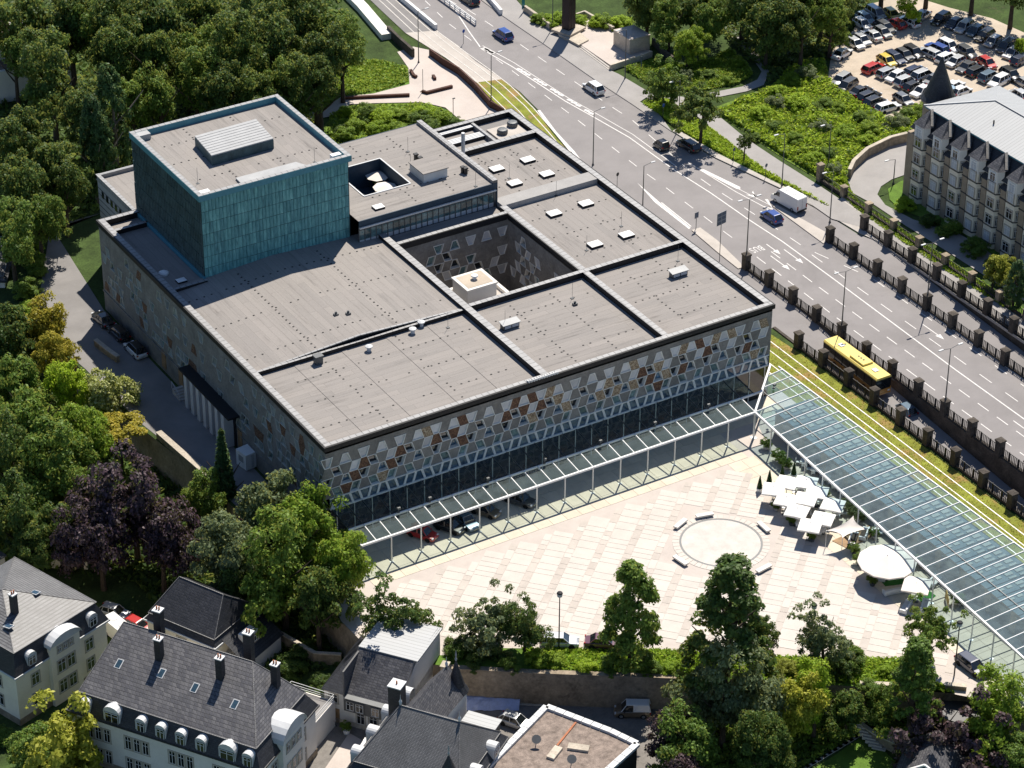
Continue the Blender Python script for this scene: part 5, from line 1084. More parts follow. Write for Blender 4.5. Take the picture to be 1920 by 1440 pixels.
lamp((84.35, 29.6), 9.0, [E0, W0], 'twin-arm street lamp on the first pillar by the traffic island', z=2.4); lamp((84.35, 29.6-4*ST), 8.4, [E0, W0], 'twin-arm street lamp on the railing beside the yellow bus', z=2.4); lamp((84.35, 29.6-8*ST), 8.0, [E0, W0], 'twin-arm street lamp with a small sign on the railing', z=2.4); lamp((99.55, 29.8-4*ST), 8.4, [E0, W0], 'twin-arm street lamp on the far railing by the villa', z=2.4)
lamp((113.36,48.73), 7.5, [W0], 'street lamp among the meadow beside the villa wall'); lamp((118.77,39.41), 4.2, [W0], 'small lamp on the villa lawn by the drive')
def lantern(p, h, lab):
    t = thing('lantern_post', lab, 'street lamp', (p[0], p[1], 0), 0, 'lantern posts along the square'); MB().tube([(0, 0, 0), (0, 0, h)], [.09, .06], 8).build('pole', ['black_metal'], t); MB().lathe([(.12, 0), (.3, .12), (.34, .5), (.12, .56)], (0, 0, h), 10).build('lantern', ['zinc_pale'], t); MB().lathe([(.38, 0), (.3, .14), (.04, .26)], (0, 0, h+.56), 10).build('cap', ['black_metal'], t)
lantern((13.02,-33.23), 7.64, 'black lantern post on the verge between the trees'); lantern((37.15,-50.35), 7.62, 'black lantern post beside the slender green tree'); lantern((49.89,-61.31), 7.21, 'black lantern post beside the dark blue estate car')
# signs
def sign(p, h, w, hh, lab, col='slate_sign', rz=0, posts=1, rows=0, nm='road_sign'):
    t = thing(nm, lab, 'sign', (p[0], p[1], 0), rz)
    for k in range(posts): MB().tube([((k-(posts-1)/2)*w*.6, 0, 0), ((k-(posts-1)/2)*w*.6, 0, h)], .05, 6).build('post', ['lamp_grey'], t)
    MB().box(-w/2, w/2, -.05, -.01, h-hh, h).build('panel', [col], t)
    for r_ in range(rows): 
        for c in (-1, 1): MB().box(c*w*.24-w*.2, c*w*.24+w*.2, -.065, -.052, h-hh+(r_+.12)*hh/rows, h-hh+(r_+.88)*hh/rows).build('panel_field', ['sign_grey'], t)
    return t
mat('slate_sign', (.30, .31, .33), .5, .06, 1, 9, 0); mat('sign_grey', (.10, .13, .18), .5, .1, 1, 9, 0); mat('sign_blue', (.02, .08, .35), .5, .1, 1, 9, 0); mat('sign_red', (.5, .03, .03), .5, .1, 1, 9, 0); mat('sign_teal', (.02, .22, .26), .4, .1, 1, 9, 0)
sign((82.32,33.39), 8.12, 1.9, 2.0, 'large panelled road sign seen from behind on a pole by the island', rz=.2, rows=3); sign((84.81,43.08), 2.88, .8, 1.0, 'small square road sign standing at the tip of the island', rz=.2, rows=1); sign((102.55,121.23), 3.4, 1.2, 2.6, 'black and teal information panel on the bridge pavement', 'sign_teal', .6); sign((107.15,91.68), 2.8, .35, 1.9, 'dark slim information post in the grass by the monument', 'sign_grey', .5)
for p, lab, c in (((100.86,75.85), 'blue and red round no-parking sign in the verge', 'sign_blue'), ((87.57,115.87), 'round blue road sign on the bridge median', 'sign_blue'), ((101.79,57.68), 'small square sign beside the young tree', 'sign_grey'), ((102.98,50.85), 'small square sign further along the verge', 'sign_grey'), ((81.87,60.03), 'short signal post beside the bus lane', 'black_metal')):
    t = thing('traffic_sign', lab, 'sign', (p[0], p[1], 0), .3, 'small traffic signs'); MB().tube([(0, 0, 0), (0, 0, 2.5)], .04, 6).build('post', ['lamp_grey'], t); MB().lathe([(.32, 0), (.32, .03), (.26, .035)], (0, 0, 0), 14).build('disc', [c], t, loc=(0, -.05, 2.3), rot=(R(90), 0, 0))
# monument
mo = thing('monument', 'tall dark steel obelisk on a stone plinth beside the avenue', 'monument', (104.89,110.41,0.00), .35)
mat('monument_steel', (.03, .02, .022), .6, .3, .4, 4, .1)
MB().prism([(-.9, -.75), (.9, -.75), (.9, .75), (-.9, .75)], .9, 13.2).build('shaft', ['monument_steel'], mo); MB().box(-.12, .12, -.78, .78, .9, 13.4).build('fin', ['black_metal'], mo)
MB().box(-2.2, 2.2, -2.0, 2.0, .55, .9).build('cap_slab', ['wall_stone_pale'], mo)
mb = MB(); mb.prism([(103.67,112.86), (102.61,109.82), (103.24,104.62), (105.80,105.50), (106.33,112.01)], 0, .55); tag(mb.build('monument_plinth', ['wall_stone_pale']), 'low pale stone plinth carrying the dark obelisk', 'plinth')
mb = MB(); mb.prism([(103.72,112.09), (103.84,104.74), (103.84,95.74), (112.57,96.67), (112.60,100.25), (111.38,106.55), (110.52,114.23), (106.34,113.73)], -.1, .32); tag(mb.build('monument_terrace', ['pale_paving']), kind='structure')
for k in range(3):
    mb = MB(); a, b = Vector((103.99,104.65)), Vector((103.70,95.36)); n = Vector((-.32, -.22))*(k+1)*1.1; wall_line(mb, [a+n, b+n], .36, -.1, .26-.09*k); tag(mb.build('step', ['kerb_stone']), 'stone step in front of the monument terrace, %s from the top' % ORD[k], 'step', 'monument steps')
mb = MB(); wall_line(mb, [(103.11,94.78), (111.89,95.65)], .4, -.1, 1.0); tag(mb.build('terrace_wall', ['wall_stone_pale']), 'low pale wall closing the monument terrace above the grass', 'wall')
mb = MB(); wall_line(mb, [(103.02,121.45), (102.93,113.05), (105.07,113.75), (110.63,114.41), (111.38,106.55)], .5, -.1, 1.15); tag(mb.build('terrace_wall', ['wall_stone_pale']), 'angled low wall between the monument and the hedge', 'wall')
mb = MB(); wall_line(mb, [(114.78,99.67), (113.94,95.86), (113.57,91.82)], .4, -.1, 1.1); tag(mb.build('terrace_wall', ['old_stone']), 'dark garden wall running down beside the pale stone block', 'wall')
kb = thing('stone_block', 'pale square stone block with slightly domed top on the monument terrace', 'monument', (110.43,99.86,0.00), .0)
c4 = [Vector(q)-Vector((110.43,99.86)) for q in ((108.54,102.18), (108.70,97.55), (112.72,97.54), (112.47,102.01))]
MB().prism([tuple(q) for q in c4], .3, 3.0).build('block', ['wall_stone_pale'], kb); mb = MB(); mb.add([(q.x*1.03, q.y*1.03, 3.02) for q in c4]+[(0, 0, 3.45)], [(0, 1, 4), (1, 2, 4), (2, 3, 4), (3, 0, 4)]); mb.build('top', ['pale_paving'], kb)
# bridge barriers and parapets
def barrier(a, b, lab, m='white_paint', h=.95, w=.5):
    mb = MB(); wall_line(mb, [a, b], w, 0, h); o = mb.build('barrier', [m]); tag(o, lab, 'barrier', 'bridge barriers'); return o
barrier((87.19,137.74), (86.38,122.90), 'white concrete barrier between tram track and avenue on the bridge'); barrier((100.64,131.54), (98.90,122.40), 'white barrier on the far side of the bridge roadway')
br_ = thing('crash_barrier', 'white railed crash barrier in the bridge median', 'barrier', (93.28,135.40,0.00), 0)
a, b = Vector((93.06,135.02)), Vector((92.97,120.95)); o0 = Vector((93.28,135.40)); a, b = a-o0, b-o0
for z in (.35, .7, 1.0): MB().bar((a.x, a.y, z), (b.x, b.y, z), .12, .14).build('rail', ['white_paint'], br_)
for k in range(9): q = a.lerp(b, k/8); MB().box(q.x-.08, q.x+.08, q.y-.08, q.y+.08, 0, 1.0).build('post', ['zinc_pale'], br_)
mb = MB(); wall_line(mb, [(80.47,145.61), (79.42,136.00), (77.43,123.84)], 1.9, -2.5, 1.0); tag(mb.build('bridge_parapet', ['white_render']), 'broad pale curved bridge parapet beside the tram tracks', 'parapet')
mb = MB(); wall_line(mb, [(78.60,125.57), (78.10,121.02), (77.74,115.52)], .5, -1, 1.5); tag(mb.build('abutment_wall', ['old_stone']), 'dark abutment wall at the end of the bridge parapet', 'wall')
mb = MB(); wall_line(mb, [(80.50,114.82), (80.49,110.59), (80.94,106.13), (80.38,100.06), (79.25,93.12), (79.84,90.13)], .3, -.2, [1.2, 1.25, 1.3, 1.3, 1.25, 1.0]); o = tag(mb.build('corten_wall', ['corten']), 'low curved rust-brown steel wall between forecourt and tram', 'wall')
for pts, lab in (([(60.08,107.88), (70.09,103.26)], 'long low dark bench wall at the edge of the park lawn'), ([(72.53,103.38), (72.84,102.53), (77.56,102.42)], 'bent low dark bench wall in the forecourt'), ([(76.85,107.42), (76.55,106.22)], 'tiny dark slot bench in the forecourt'), ([(74.68,111.02), (74.15,109.02), (74.33,108.46)], 'small angled dark bench near the lamp')):
    mb = MB(); wall_line(mb, pts, .45, 0, .5); tag(mb.build('bench_wall', ['corten']), lab, 'bench', 'forecourt bench walls')
lp2 = thing('flag_pole', 'slim leaning grey pole in the middle of the forecourt', 'pole', (72.80,103.67,0.00)); MB().tube([(0, 0, 0), (0, 0, 4.0)], .05, 6).build('shaft', ['lamp_grey'], lp2); MB().box(-.5, .5, -.12, .12, 0, .1).build('foot', ['corten'], lp2)
for p, lab in (((71.46,91.63), 'slim lamp column behind the theatre beside the shrubs'),): t = thing('light_column', lab, 'street lamp', (p[0], p[1], 0)); MB().tube([(0, 0, 0), (0, 0, 4.2)], .06, 6).build('pole', ['lamp_grey'], t); MB().box(-.1, .35, -.08, .08, 4.15, 4.3).build('head', ['lamp_grey'], t)
# stone walls of the lower gardens
def stone_wall(pts, w, z0, z1, lab, m='wall_stone', cope='wall_stone_pale'):
    t = thing('stone_wall', lab, 'wall', (pts[0][0], pts[0][1], 0)); o = Vector(pts[0]); q = [Vector(p)-o for p in pts]
    mb = MB(); wall_line(mb, q, w, z0, z1); mb.build('masonry', [m], t); mb = MB(); zz = [z+.02 for z in z1] if isinstance(z1, list) else z1+.02; wall_line(mb, q, w+.15, zz, [z+.14 for z in zz] if isinstance(zz, list) else zz+.14); mb.build('coping', [cope], t); return t
stone_wall([(-0.14,-29.53), (8.06,-35.51), (22.04,-45.07)], .6, LZ, .1, 'tall rough stone retaining wall between the square and the yard', cope='wall_stone')
stone_wall([(-0.14,-29.53), (-1.06,-30.34)], .8, LZ, .9, 'stone end pier of the retaining wall by the modern house')
stone_wall([(0.58,-29.73), (17.83,-41.26)], .5, LZ, LZ+.5, 'low plinth wall at the foot of the retaining wall', cope='kerb_stone')
stone_wall([(39.21,-57.24), (42.21,-59.39)], .5, -3, .5, 'short pale-coped garden wall beside the conical hedge tree'); stone_wall([(47.59,-62.50), (49.46,-64.09)], .5, -3, .5, 'short pale-coped wall below the dark blue estate car')
stone_wall([(-7.79,32.70), (-7.31,26.93), (-6.68,20.05)], .7, -4, .8, 'pale-topped parapet wall along the shaded street')
stone_wall([(-5.27,58.26), (-4.87,54.72), (-4.50,52.55)], .5, -3, .9, 'short wall end peeping out at the street edge above the trees')
stone_wall([(-12.99,-6.48), (-10.31,-15.51), (-7.73,-17.43)], .35, LZ, -3, 'thin pale garden wall in the shade below the big trees')
stone_wall([(37.61,-58.46), (38.06,-61.99), (39.10,-64.72)], .4, LZ, -3.2, 'garden wall running beside the steps and the conical tree')
stone_wall([(129.19,49.50), (125.99,49.71), (120.61,48.53), (116.36,46.32), (114.00,44.27)], .45, -.1, 1.5, 'curved stone wall between the meadow and the villa drive')
bx_ = thing('site_container', 'white box-shaped site container by the loading dock', 'container', (-0.65,20.76,0.00), .15); MB().box(-1.1, 1.1, -1.1, 1.1, .1, 2.4).build('box', ['white_paint'], bx_); MB().box(-1.14, -1.1, -.5, .5, 1.0, 1.9).build('hatch', ['zinc'], bx_); MB().box(-.25, .15, -1.13, -1.1, .3, 2.2).build('door', ['zinc_pale'], bx_)

# ---------------------------------------------------------------- villa and houses
def slate_mat(name, a, b, row=.32, wid=.5, rot=0):
    m, nt, bs, out = _new(name); t = nt.nodes.new('ShaderNodeTexCoord'); sx = nt.nodes.new('ShaderNodeSeparateXYZ'); nt.links.new(t.outputs['Object'], sx.inputs[0])
    g = nt.nodes.new('ShaderNodeNewGeometry'); cb_ = nt.nodes.new('ShaderNodeCombineXYZ'); ad = nt.nodes.new('ShaderNodeMath'); ad.operation = 'ADD'; nt.links.new(sx.outputs[0], ad.inputs[0]); nt.links.new(sx.outputs[1], ad.inputs[1])
    mz = nt.nodes.new('ShaderNodeMath'); mz.operation = 'MULTIPLY'; mz.inputs[1].default_value = 1.6; nt.links.new(sx.outputs[2], mz.inputs[0]); nt.links.new(ad.outputs[0], cb_.inputs[0]); nt.links.new(mz.outputs[0], cb_.inputs[1])
    br = nt.nodes.new('ShaderNodeTexBrick'); nt.links.new(cb_.outputs[0], br.inputs['Vector']); br.inputs['Scale'].default_value = 1; br.inputs['Brick Width'].default_value = wid; br.inputs['Row Height'].default_value = row; br.inputs['Mortar Size'].default_value = .03
    br.inputs['Color1'].default_value = (*a, 1); br.inputs['Color2'].default_value = (*b, 1); br.inputs['Mortar'].default_value = (*scale_c(a, .45), 1)
    n = _noise(nt, .5, 5, .65, t.outputs['Object']); c = _mix(nt, br.outputs['Color'], _ramp(nt, n, [(.25, (.72,)*3), (.75, (1.2,)*3)]), 1., 'MULTIPLY')
    nt.links.new(c, bs.inputs['Base Color']); bs.inputs['Roughness'].default_value = .5; bs.inputs['Specular IOR Level'].default_value = .45; _bump(nt, bs, br.outputs['Fac'], .4, -.03)
slate_mat('slate', (.062, .062, .072), (.125, .122, .128)); slate_mat('slate_dark', (.022, .024, .03), (.04, .042, .05)); slate_mat('slate_grey', (.13, .13, .135), (.18, .18, .185), .16, .3)
def seam_mat(name, col, axis=0, step=.6):
    m, nt, bs, out = _new(name); v = _coord(nt, 'Object', rot=R(90) if axis else 0); br = nt.nodes.new('ShaderNodeTexBrick'); nt.links.new(v, br.inputs['Vector']); br.offset = 0
    br.inputs['Scale'].default_value = 1; br.inputs['Brick Width'].default_value = 60; br.inputs['Row Height'].default_value = step; br.inputs['Mortar Size'].default_value = .03; br.inputs['Color1'].default_value = (*col, 1); br.inputs['Color2'].default_value = (*scale_c(col, .94), 1); br.inputs['Mortar'].default_value = (*scale_c(col, .5), 1)
    nt.links.new(br.outputs['Color'], bs.inputs['Base Color']); bs.inputs['Roughness'].default_value = .55; bs.inputs['Metallic'].default_value = .1
seam_mat('seam_roof', (.34, .35, .36)); mat('stone_trim', (.40, .36, .30), .85, .12, .8, 8, .1); mat('villa_stone', (.34, .275, .205), .9, .16, .8, 6, .3)
# shared window unit: width w, height h, in plane y=0 facing -y, origin at sill centre
WIN = {}
def win_meshes(w, h, arch=False, trim='stone_trim', pane='glass_dark'):
    k = (w, h, arch, trim, pane)
    if k in WIN: return WIN[k]
    mb = MB(); t = .14
    for a in ((-w/2-t, -w/2, 0, h), (w/2, w/2+t, 0, h), (-w/2-t, w/2+t, h, h+t), (-w/2-t-.06, w/2+t+.06, -.12, 0)): mb.box(a[0], a[1], -.07, .02, a[2], a[3])
    fr_ = MB(); f = .055
    for a in ((-w/2, -w/2+f, 0, h), (w/2-f, w/2, 0, h), (-f/2, f/2, 0, h), (-w/2, w/2, h-f, h), (-w/2, w/2, 0, f), (-w/2, w/2, h*.68, h*.68+f*.8)): fr_.box(a[0], a[1], -.035, .0, a[2], a[3])
    pn_ = MB(); pn_.poly([(-w/2, -.012, 0), (w/2, -.012, 0), (w/2, -.012, h), (-w/2, -.012, h)])
    WIN[k] = (mb.mesh('window', [trim]), fr_.mesh('frame', ['white_paint']), pn_.mesh('pane', [pane])); return WIN[k]
def window(parent, loc, rz, w=1.1, h=1.7, trim='stone_trim', blind=False):
    a, b, c = win_meshes(w, h, False, trim, 'blind_pale' if blind else 'glass_dark'); o = put('window', a, parent, loc, rz); put('frame', b, o); put('pane', c, o); return o
def dormer(parent, loc, rz, w=1.2, h=1.6, dep=1.6, round_=True, m='zinc_pale'):
    """arched roof dormer; origin sill centre on the mansard face"""
    mb = MB(); N = 8; r_ = w/2+.12
    mb.box(-w/2-.12, -w/2, -.06, dep, 0, h-.3); mb.box(w/2, w/2+.12, -.06, dep, 0, h-.3)
    arc = [(r_*math.cos(math.pi*k/N), h-.3+r_*.8*math.sin(math.pi*k/N)) for k in range(N+1)]
    for (x0, z0), (x1, z1) in zip(arc, arc[1:]): mb.poly([(x0, -.12, z0), (x0, dep, z0), (x1, dep, z1), (x1, -.12, z1)])
    mb.poly([(x, -.06, z) for x, z in arc][::-1]); d = mb.build('dormer', [m], parent, loc=loc, rz=rz)
    a, b, c = win_meshes(round(w-.15, 2), round(h-.45, 2), False, 'white_paint'); o = put('window', b, d, (0, -.09, .1)); put('pane', c, d, (0, -.085, .1)); return d
def chimney(parent, p, h, w=.8, d=.6, z=0, rz=0, pots=2):
    mb = MB(); mb.box(-w/2, w/2, -d/2, d/2, 0, h); o = mb.build('chimney', ['slate_dark'], parent, loc=(p[0], p[1], z), rz=rz); MB().box(-w/2-.08, w/2+.08, -d/2-.08, d/2+.08, h, h+.14).build('cap', ['zinc_pale'], o)
    for k in range(pots): MB().lathe([(.11, 0), (.09, .4)], ((k-(pots-1)/2)*.32, 0, h+.14), 7).build('pot', ['terracotta'], o)
def rooflight(parent, p, rot): MB().box(-.4, .4, -.6, .6, 0, .1).build('roof_window', ['zinc_pale'], parent, loc=p, rot=rot); MB().box(-.3, .3, -.5, .5, .1, .13).build('roof_window', ['glass_blue'], parent, loc=p, rot=rot)
def mansard(name, lab, org, ang, Lx, Ly, hw, hm, hr, wallm, ins=.9, ridge=None, roofm='slate', mm='slate_dark', z=LZ, trim='stone_trim', plinth=True):
    """hip-roofed mansard house. local x along the front (facing -y), y depth"""
    t = thing(name, lab, 'house', (org[0], org[1], z), ang)
    mb = MB(); mb.box(0, Lx, 0, Ly, -1, hw); mb.build('wall', [wallm], t)
    if plinth: MB().box(-.06, Lx+.06, -.06, Ly+.06, -1, .9).build('plinth', ['wall_stone'], t)
    MB().box(-.4, Lx+.4, -.4, Ly+.4, hw, hw+.22).build('cornice', ['zinc_pale' if wallm != 'white_render' else 'slate_dark'], t)
    a = [(-.3, -.3, hw+.22), (Lx+.3, -.3, hw+.22), (Lx+.3, Ly+.3, hw+.22), (-.3, Ly+.3, hw+.22)]; b = [(ins, ins, hm), (Lx-ins, ins, hm), (Lx-ins, Ly-ins, hm), (ins, Ly-ins, hm)]
    mb = MB(); mb.add(a+b, [(i, (i+1) % 4, 4+(i+1) % 4, 4+i) for i in range(4)]); mb.build('mansard', [mm], t)
    e = [(p[0]+(-.18 if p[0] < Lx/2 else .18), p[1]+(-.18 if p[1] < Ly/2 else .18), hm) for p in b]
    r0, r1 = ridge or ((Ly/2, Ly/2), (Lx-Ly/2, Ly/2)); mb = MB(); mb.add(e+[(*r0, hr), (*r1, hr)], [(0, 1, 5, 4), (1, 2, 5), (2, 3, 4, 5), (3, 0, 4)]); mb.build('roof', [roofm], t)
    for p, q in ((e[0], (*r0, hr)), (e[3], (*r0, hr)), (e[1], (*r1, hr)), (e[2], (*r1, hr)), ((*r0, hr), (*r1, hr)), (e[0], e[1]), (e[0], e[3]), (e[1], e[2])): MB().bar((p[0], p[1], p[2]+.03), (q[0], q[1], q[2]+.03), .1, .06).build('roof_edge', ['slate_grey'], t)
    return t
# cream mansard house at the left edge
A = R(19.2)
h1 = mansard('mansard_house', 'cream rendered house with grey slate mansard roof at the left edge', (-45.2, -8.4), A, 14.2, 15.5, 7.0, 9.8, 11.6, 'cream_render', .8, ((6.6, 9.0), (6.7, 9.1)), 'slate_grey')
for u in (2.9, 11.4):
    for zz in (1.6, 4.4): window(h1, (u, 0, zz), 0, 1.15, 1.6)
for v_ in (3.2, 7.6, 12):
    for zz in (1.6, 4.4): window(h1, (0, v_, zz), R(-90), 1.15, 1.6)
MB().box(5.0, 9.6, -.55, 0, -1, 8.6).build('bay', ['cream_render'], h1)
for u in (6.5, 8.0):
    for zz in (1.5, 4.4): window(h1, (u, -.56, zz), 0, 1.15, 1.7)
for k in range(3): window(h1, (6.4+k*.9, -.56, 7.3), 0, .55, .8)
mb = MB(); N = 10; arc = [(7.3+2.5*math.cos(math.pi*k/N), 8.5+1.35*math.sin(math.pi*k/N)) for k in range(N+1)]
for (xa, za), (xb, zb) in zip(arc, arc[1:]): mb.poly([(xa, -.85, za), (xa, 2.4, za), (xb, 2.4, zb), (xb, -.85, zb)])
mb.poly([(x, -.6, z_) for x, z_ in arc][::-1]); mb.build('barrel_dormer', ['zinc_pale'], h1)
for u in (2.6, 12.2): dormer(h1, (u, -.05, 7.4), 0)
for v_ in (4.2, 9): dormer(h1, (-.05, v_, 7.4), R(-90))
chimney(h1, (5.2, 5.4), 3.4, .7, .7, 10.0); rooflight(h1, (9.2, 6.2, 11.0), (R(-12), 0, 0)); rooflight(h1, (3.0, 4.0, 10.7), (R(-12), 0, 0))
# long terrace house with steep slate roof
B2 = R(-57)
h2 = mansard('terrace_house', 'long white house with steep dark slate roof and arched dormers, lower left', (-42.1, -17.0), B2, 24.6, 12.6, 6.9, 9.3, 13.4, 'white_render', .9, ((1.5, 9.6), (18.5, 9.6)), 'slate')
for u in (3.5, 8.6, 14.4, 20.2):
    for zz in (.8, 3.9):
        for k in (-1, 0, 1): window(h2, (u+k*1.15, 0, zz), 0, .8, 1.8)
for u, w in ((2.0, 1.1), (5.6, 1.9), (9.4, 1.1), (12.0, 1.1), (14.6, 1.1), (17.2, 1.1), (20.6, 1.9), (23.2, 1.1)): dormer(h2, (u, -.1, 7.1), 0, w, 1.75)
for v_ in (3.2, 9.6): window(h2, (24.6, v_, 4.0), R(90), 1.1, 1.7); window(h2, (24.6, v_, 1.0), R(90), 1.1, 1.7)
MB().box(24.5, 25.3, 4.0, 8.8, -1, 8.2).build('bay', ['white_render'], h2)
for k in range(3): window(h2, (25.31, 5.2+k*1.2, 6.2), R(90), .7, 1.2); window(h2, (25.31, 5.2+k*1.2, 3.0), R(90), .7, 1.5)
mb = MB(); arc = [(6.4+2.7*math.cos(math.pi*k/N), 8.1+1.9*math.sin(math.pi*k/N)) for k in range(N+1)]
for (ya, za), (yb, zb) in zip(arc, arc[1:]): mb.poly([(25.6, ya, za), (25.6, yb, zb), (22.6, yb, zb), (22.6, ya, za)])
mb.poly([(25.35, y, z_) for y, z_ in arc]); mb.build('barrel_dormer', ['zinc_pale'], h2)
chimney(h2, (7.8, 7.0), 4.2, .8, .8, 10.6); chimney(h2, (15.8, 7.0), 4.2, .8, .8, 10.6); chimney(h2, (5.2, 11.2), 6.0, .95, .9, 9.2); chimney(h2, (16.6, 12.0), 6.0, .95, .9, 9.2); chimney(h2, (21.4, 9.6), 3.8, .8, .8, 10.2)
for u, v_ in ((3.6, 5.0), (9.0, 5.4), (13.6, 5.0), (19.0, 4.6)): rooflight(h2, (u, v_, 9.3+(v_-.9)*.47), (R(25), 0, 0))
mb = MB(); mb.box(2.0, 14.5, 12.6, 16.4, -1, 6.2); mb.build('rear_wing', ['white_render'], h2); mb = MB(); mb.add([(1.8, 12.2, 7.4), (14.8, 12.2, 7.4), (14.8, 16.8, 6.3), (1.8, 16.8, 6.3)], [(0, 1, 2, 3)]); mb.build('rear_roof', ['slate_grey'], h2)
mb = MB(); mb.box(18.2, 24.0, 13.6, 18.2, -1, 3.6); mb.build('terrace_block', ['white_render'], h2); MB().box(18.4, 23.8, 13.8, 18.0, 3.6, 3.65).build('terrace_floor', ['asphalt_dark'], h2)
mb = MB()
for a, b in (((18.3, 13.7), (23.9, 13.7)), ((23.9, 13.7), (23.9, 18.1)), ((23.9, 18.1), (18.3, 18.1)), ((18.3, 18.1), (18.3, 13.7))):
    for zz in (3.9, 4.2, 4.6): mb.bar((*a, zz), (*b, zz), .05)
mb.build('terrace_railing', ['zinc_pale'], h2)
# small slate-roofed house under the big trees
B3 = R(-64)
h3 = mansard('slate_cottage', 'small cream house with broken slate roof under the big trees', (-26.2, -3.0), B3, 10.2, 8.6, 4.6, 5.6, 9.0, 'cream_render', .3, ((1.8, 4.3), (8.4, 4.3)), 'slate_dark', plinth=False)
for u in (1.8, 5.2): window(h3, (u, 0, 3.1), 0, 1.4, .9)
window(h3, (8.4, 0, 2.4), 0, 1.1, 1.6); window(h3, (8.4, 0, .4), 0, .7, .8)
MB().box(10.2, 13.5, 1.5, 8.4, -1, 2.8).build('side_wing', ['pale_grey_render'], h3); mb = MB(); mb.add([(10.1, 1.2, 5.2), (13.9, 1.2, 2.7), (13.9, 8.6, 2.7), (10.1, 8.6, 5.2)], [(0, 1, 2, 3)]); mb.build('side_roof', ['slate_dark'], h3)
MB().box(11.2, 12.6, 3.2, 5.4, 3.5, 5.0).build('side_dormer', ['white_paint'], h3); window(h3, (12.62, 3.8, 3.7), R(90), .8, 1.1); window(h3, (12.62, 4.8, 3.7), R(90), .8, 1.1)
# half-modern house below the square
B4 = R(-53.5)
h4 = thing('gabled_house', 'white house with slate slope and flat metal roof below the square', 'house', (-14.3, -25.6, LZ), B4)
MB().box(0, 9.8, 0, 11.2, -1, 4.6).build('wall', ['white_render'], h4)
mb = MB(); mb.add([(9.8, 0, 3.2), (9.8, 11.2, 3.2), (9.8, 11.2, 8.3), (9.8, 4.4, 8.3), (9.8, 1.2, 6.4), (9.8, 0, 4.6)], [(0, 1, 2, 3, 4, 5)]); mb.add([(9.55, 0, 3.2), (9.55, 11.2, 3.2), (9.55, 11.2, 8.3), (9.55, 4.4, 8.3), (9.55, 1.2, 6.4), (9.55, 0, 4.6)], [(5, 4, 3, 2, 1, 0)]); mb.build('gable_wall', ['pale_grey_render'], h4)
mb = MB(); mb.add([(2.6, -.3, 4.5), (9.5, -.3, 4.5), (9.5, 4.4, 8.35), (2.6, 4.4, 8.35)], [(0, 1, 2, 3)]); mb.build('slate_slope', ['slate'], h4)
mb = MB(); mb.add([(2.5, 4.3, 8.4), (10.0, 4.3, 8.4), (10.0, 11.5, 8.2), (2.5, 11.5, 8.2), (2.5, 4.3, 8.2), (10, 4.3, 8.2), (10, 11.5, 8), (2.5, 11.5, 8)], [(0, 1, 2, 3), (0, 4, 5, 1), (1, 5, 6, 2), (2, 6, 7, 3), (3, 7, 4, 0)]); mb.build('metal_roof', ['seam_roof'], h4)
mb = MB(); mb.add([(-.3, -.3, 4.6), (2.55, -.3, 4.6), (2.55, 5, 7.9), (2.55, 11, 4.6), (-.3, 11, 4.6)], [(0, 1, 2), (0, 2, 4), (2, 3, 4)]); mb.build('hip_roof', ['slate_dark'], h4)
MB().box(2.55, 2.75, -.3, 9, 4.4, 8.0).build('fire_wall', ['slate_grey'], h4)
mb = MB(); mb.box(2.9, 9.3, -.9, .3, 2.9, 4.7); mb.build('window_box', ['lamp_grey'], h4)
for u in (3.7, 4.9, 6.9, 8.2): window(h4, (u, -.92, 3.15), 0, .95, 1.2, 'lamp_grey')
for u in (4.6, 6.2, 8.0): window(h4, (u, 0, .7), 0, 1.0, 1.7)
window(h4, (1.2, 0, 2.9), 0, 1.0, 1.2); MB().box(1.0, 1.9, -.05, .05, 0, 2.1).build('door', ['timber'], h4); MB().box(-.03, 9.83, -.05, 0, -1, .7).build('plinth', ['wall_stone_pale'], h4)
# turreted villa at the bottom edge
B5 = R(-55)
h5 = mansard('turreted_villa', 'slate-roofed villa with conical turrets and white barrel dormers, bottom centre', (-19.63,-41.63), B5, 13.5, 12.0, 6.0, 7.2, 11.8, 'white_render', .5, ((3.4, 6.2), (10.6, 6.2)), 'slate_grey')
mb = MB(); mb.add([(1.5, 11.6, 7.2), (1.5, 17.5, 6.6), (6.5, 11.6, 7.2), (6.5, 17.5, 6.6), (4.0, 7.0, 10.8), (4.0, 17.3, 9.8)], [(0, 4, 5, 1), (2, 3, 5, 4), (1, 5, 3)]); mb.build('cross_roof', ['slate'], h5); MB().box(1.7, 6.3, 12, 17.2, -1, 6.7).build('rear_wing', ['white_render'], h5)
for k in range(4): dormer(h5, (-.4, 2.0+k*3.9, 5.9), R(-90), 1.3, 1.7, 1.6)
dormer(h5, (13.9, 8.8, 5.9), R(90), 1.3, 1.7, 1.6); dormer(h5, (13.9, 4.4, 5.9), R(90), 1.3, 1.7, 1.6); chimney(h5, (2.0, 8.2), 4.6, 1.5, 1.5, 8.2, pots=1)
def turret(parent, p, r_, zb, zt, h):
    o = MB().lathe([(r_, zb), (r_, zt), (r_+.18, zt)], p, 12).build('turret', ['white_render'], parent); MB().lathe([(r_+.3, zt), (r_*.86, zt+h*.18), (r_*.45, zt+h*.58), (.06, zt+h)], p, 12).build('turret_roof', ['slate_dark'], parent); MB().lathe([(.05, zt+h-.1), (.16, zt+h+.2), (.05, zt+h+.5), (.12, zt+h+.8), (.02, zt+h+1.4)], p, 6).build('finial', ['zinc'], parent)
turret(h5, (11.6, 1.2, 0), 1.8, -1, 6.6, 4.6); turret(h5, (5.2, 17.0, 0), 1.2, -1, 6.8, 4.2)
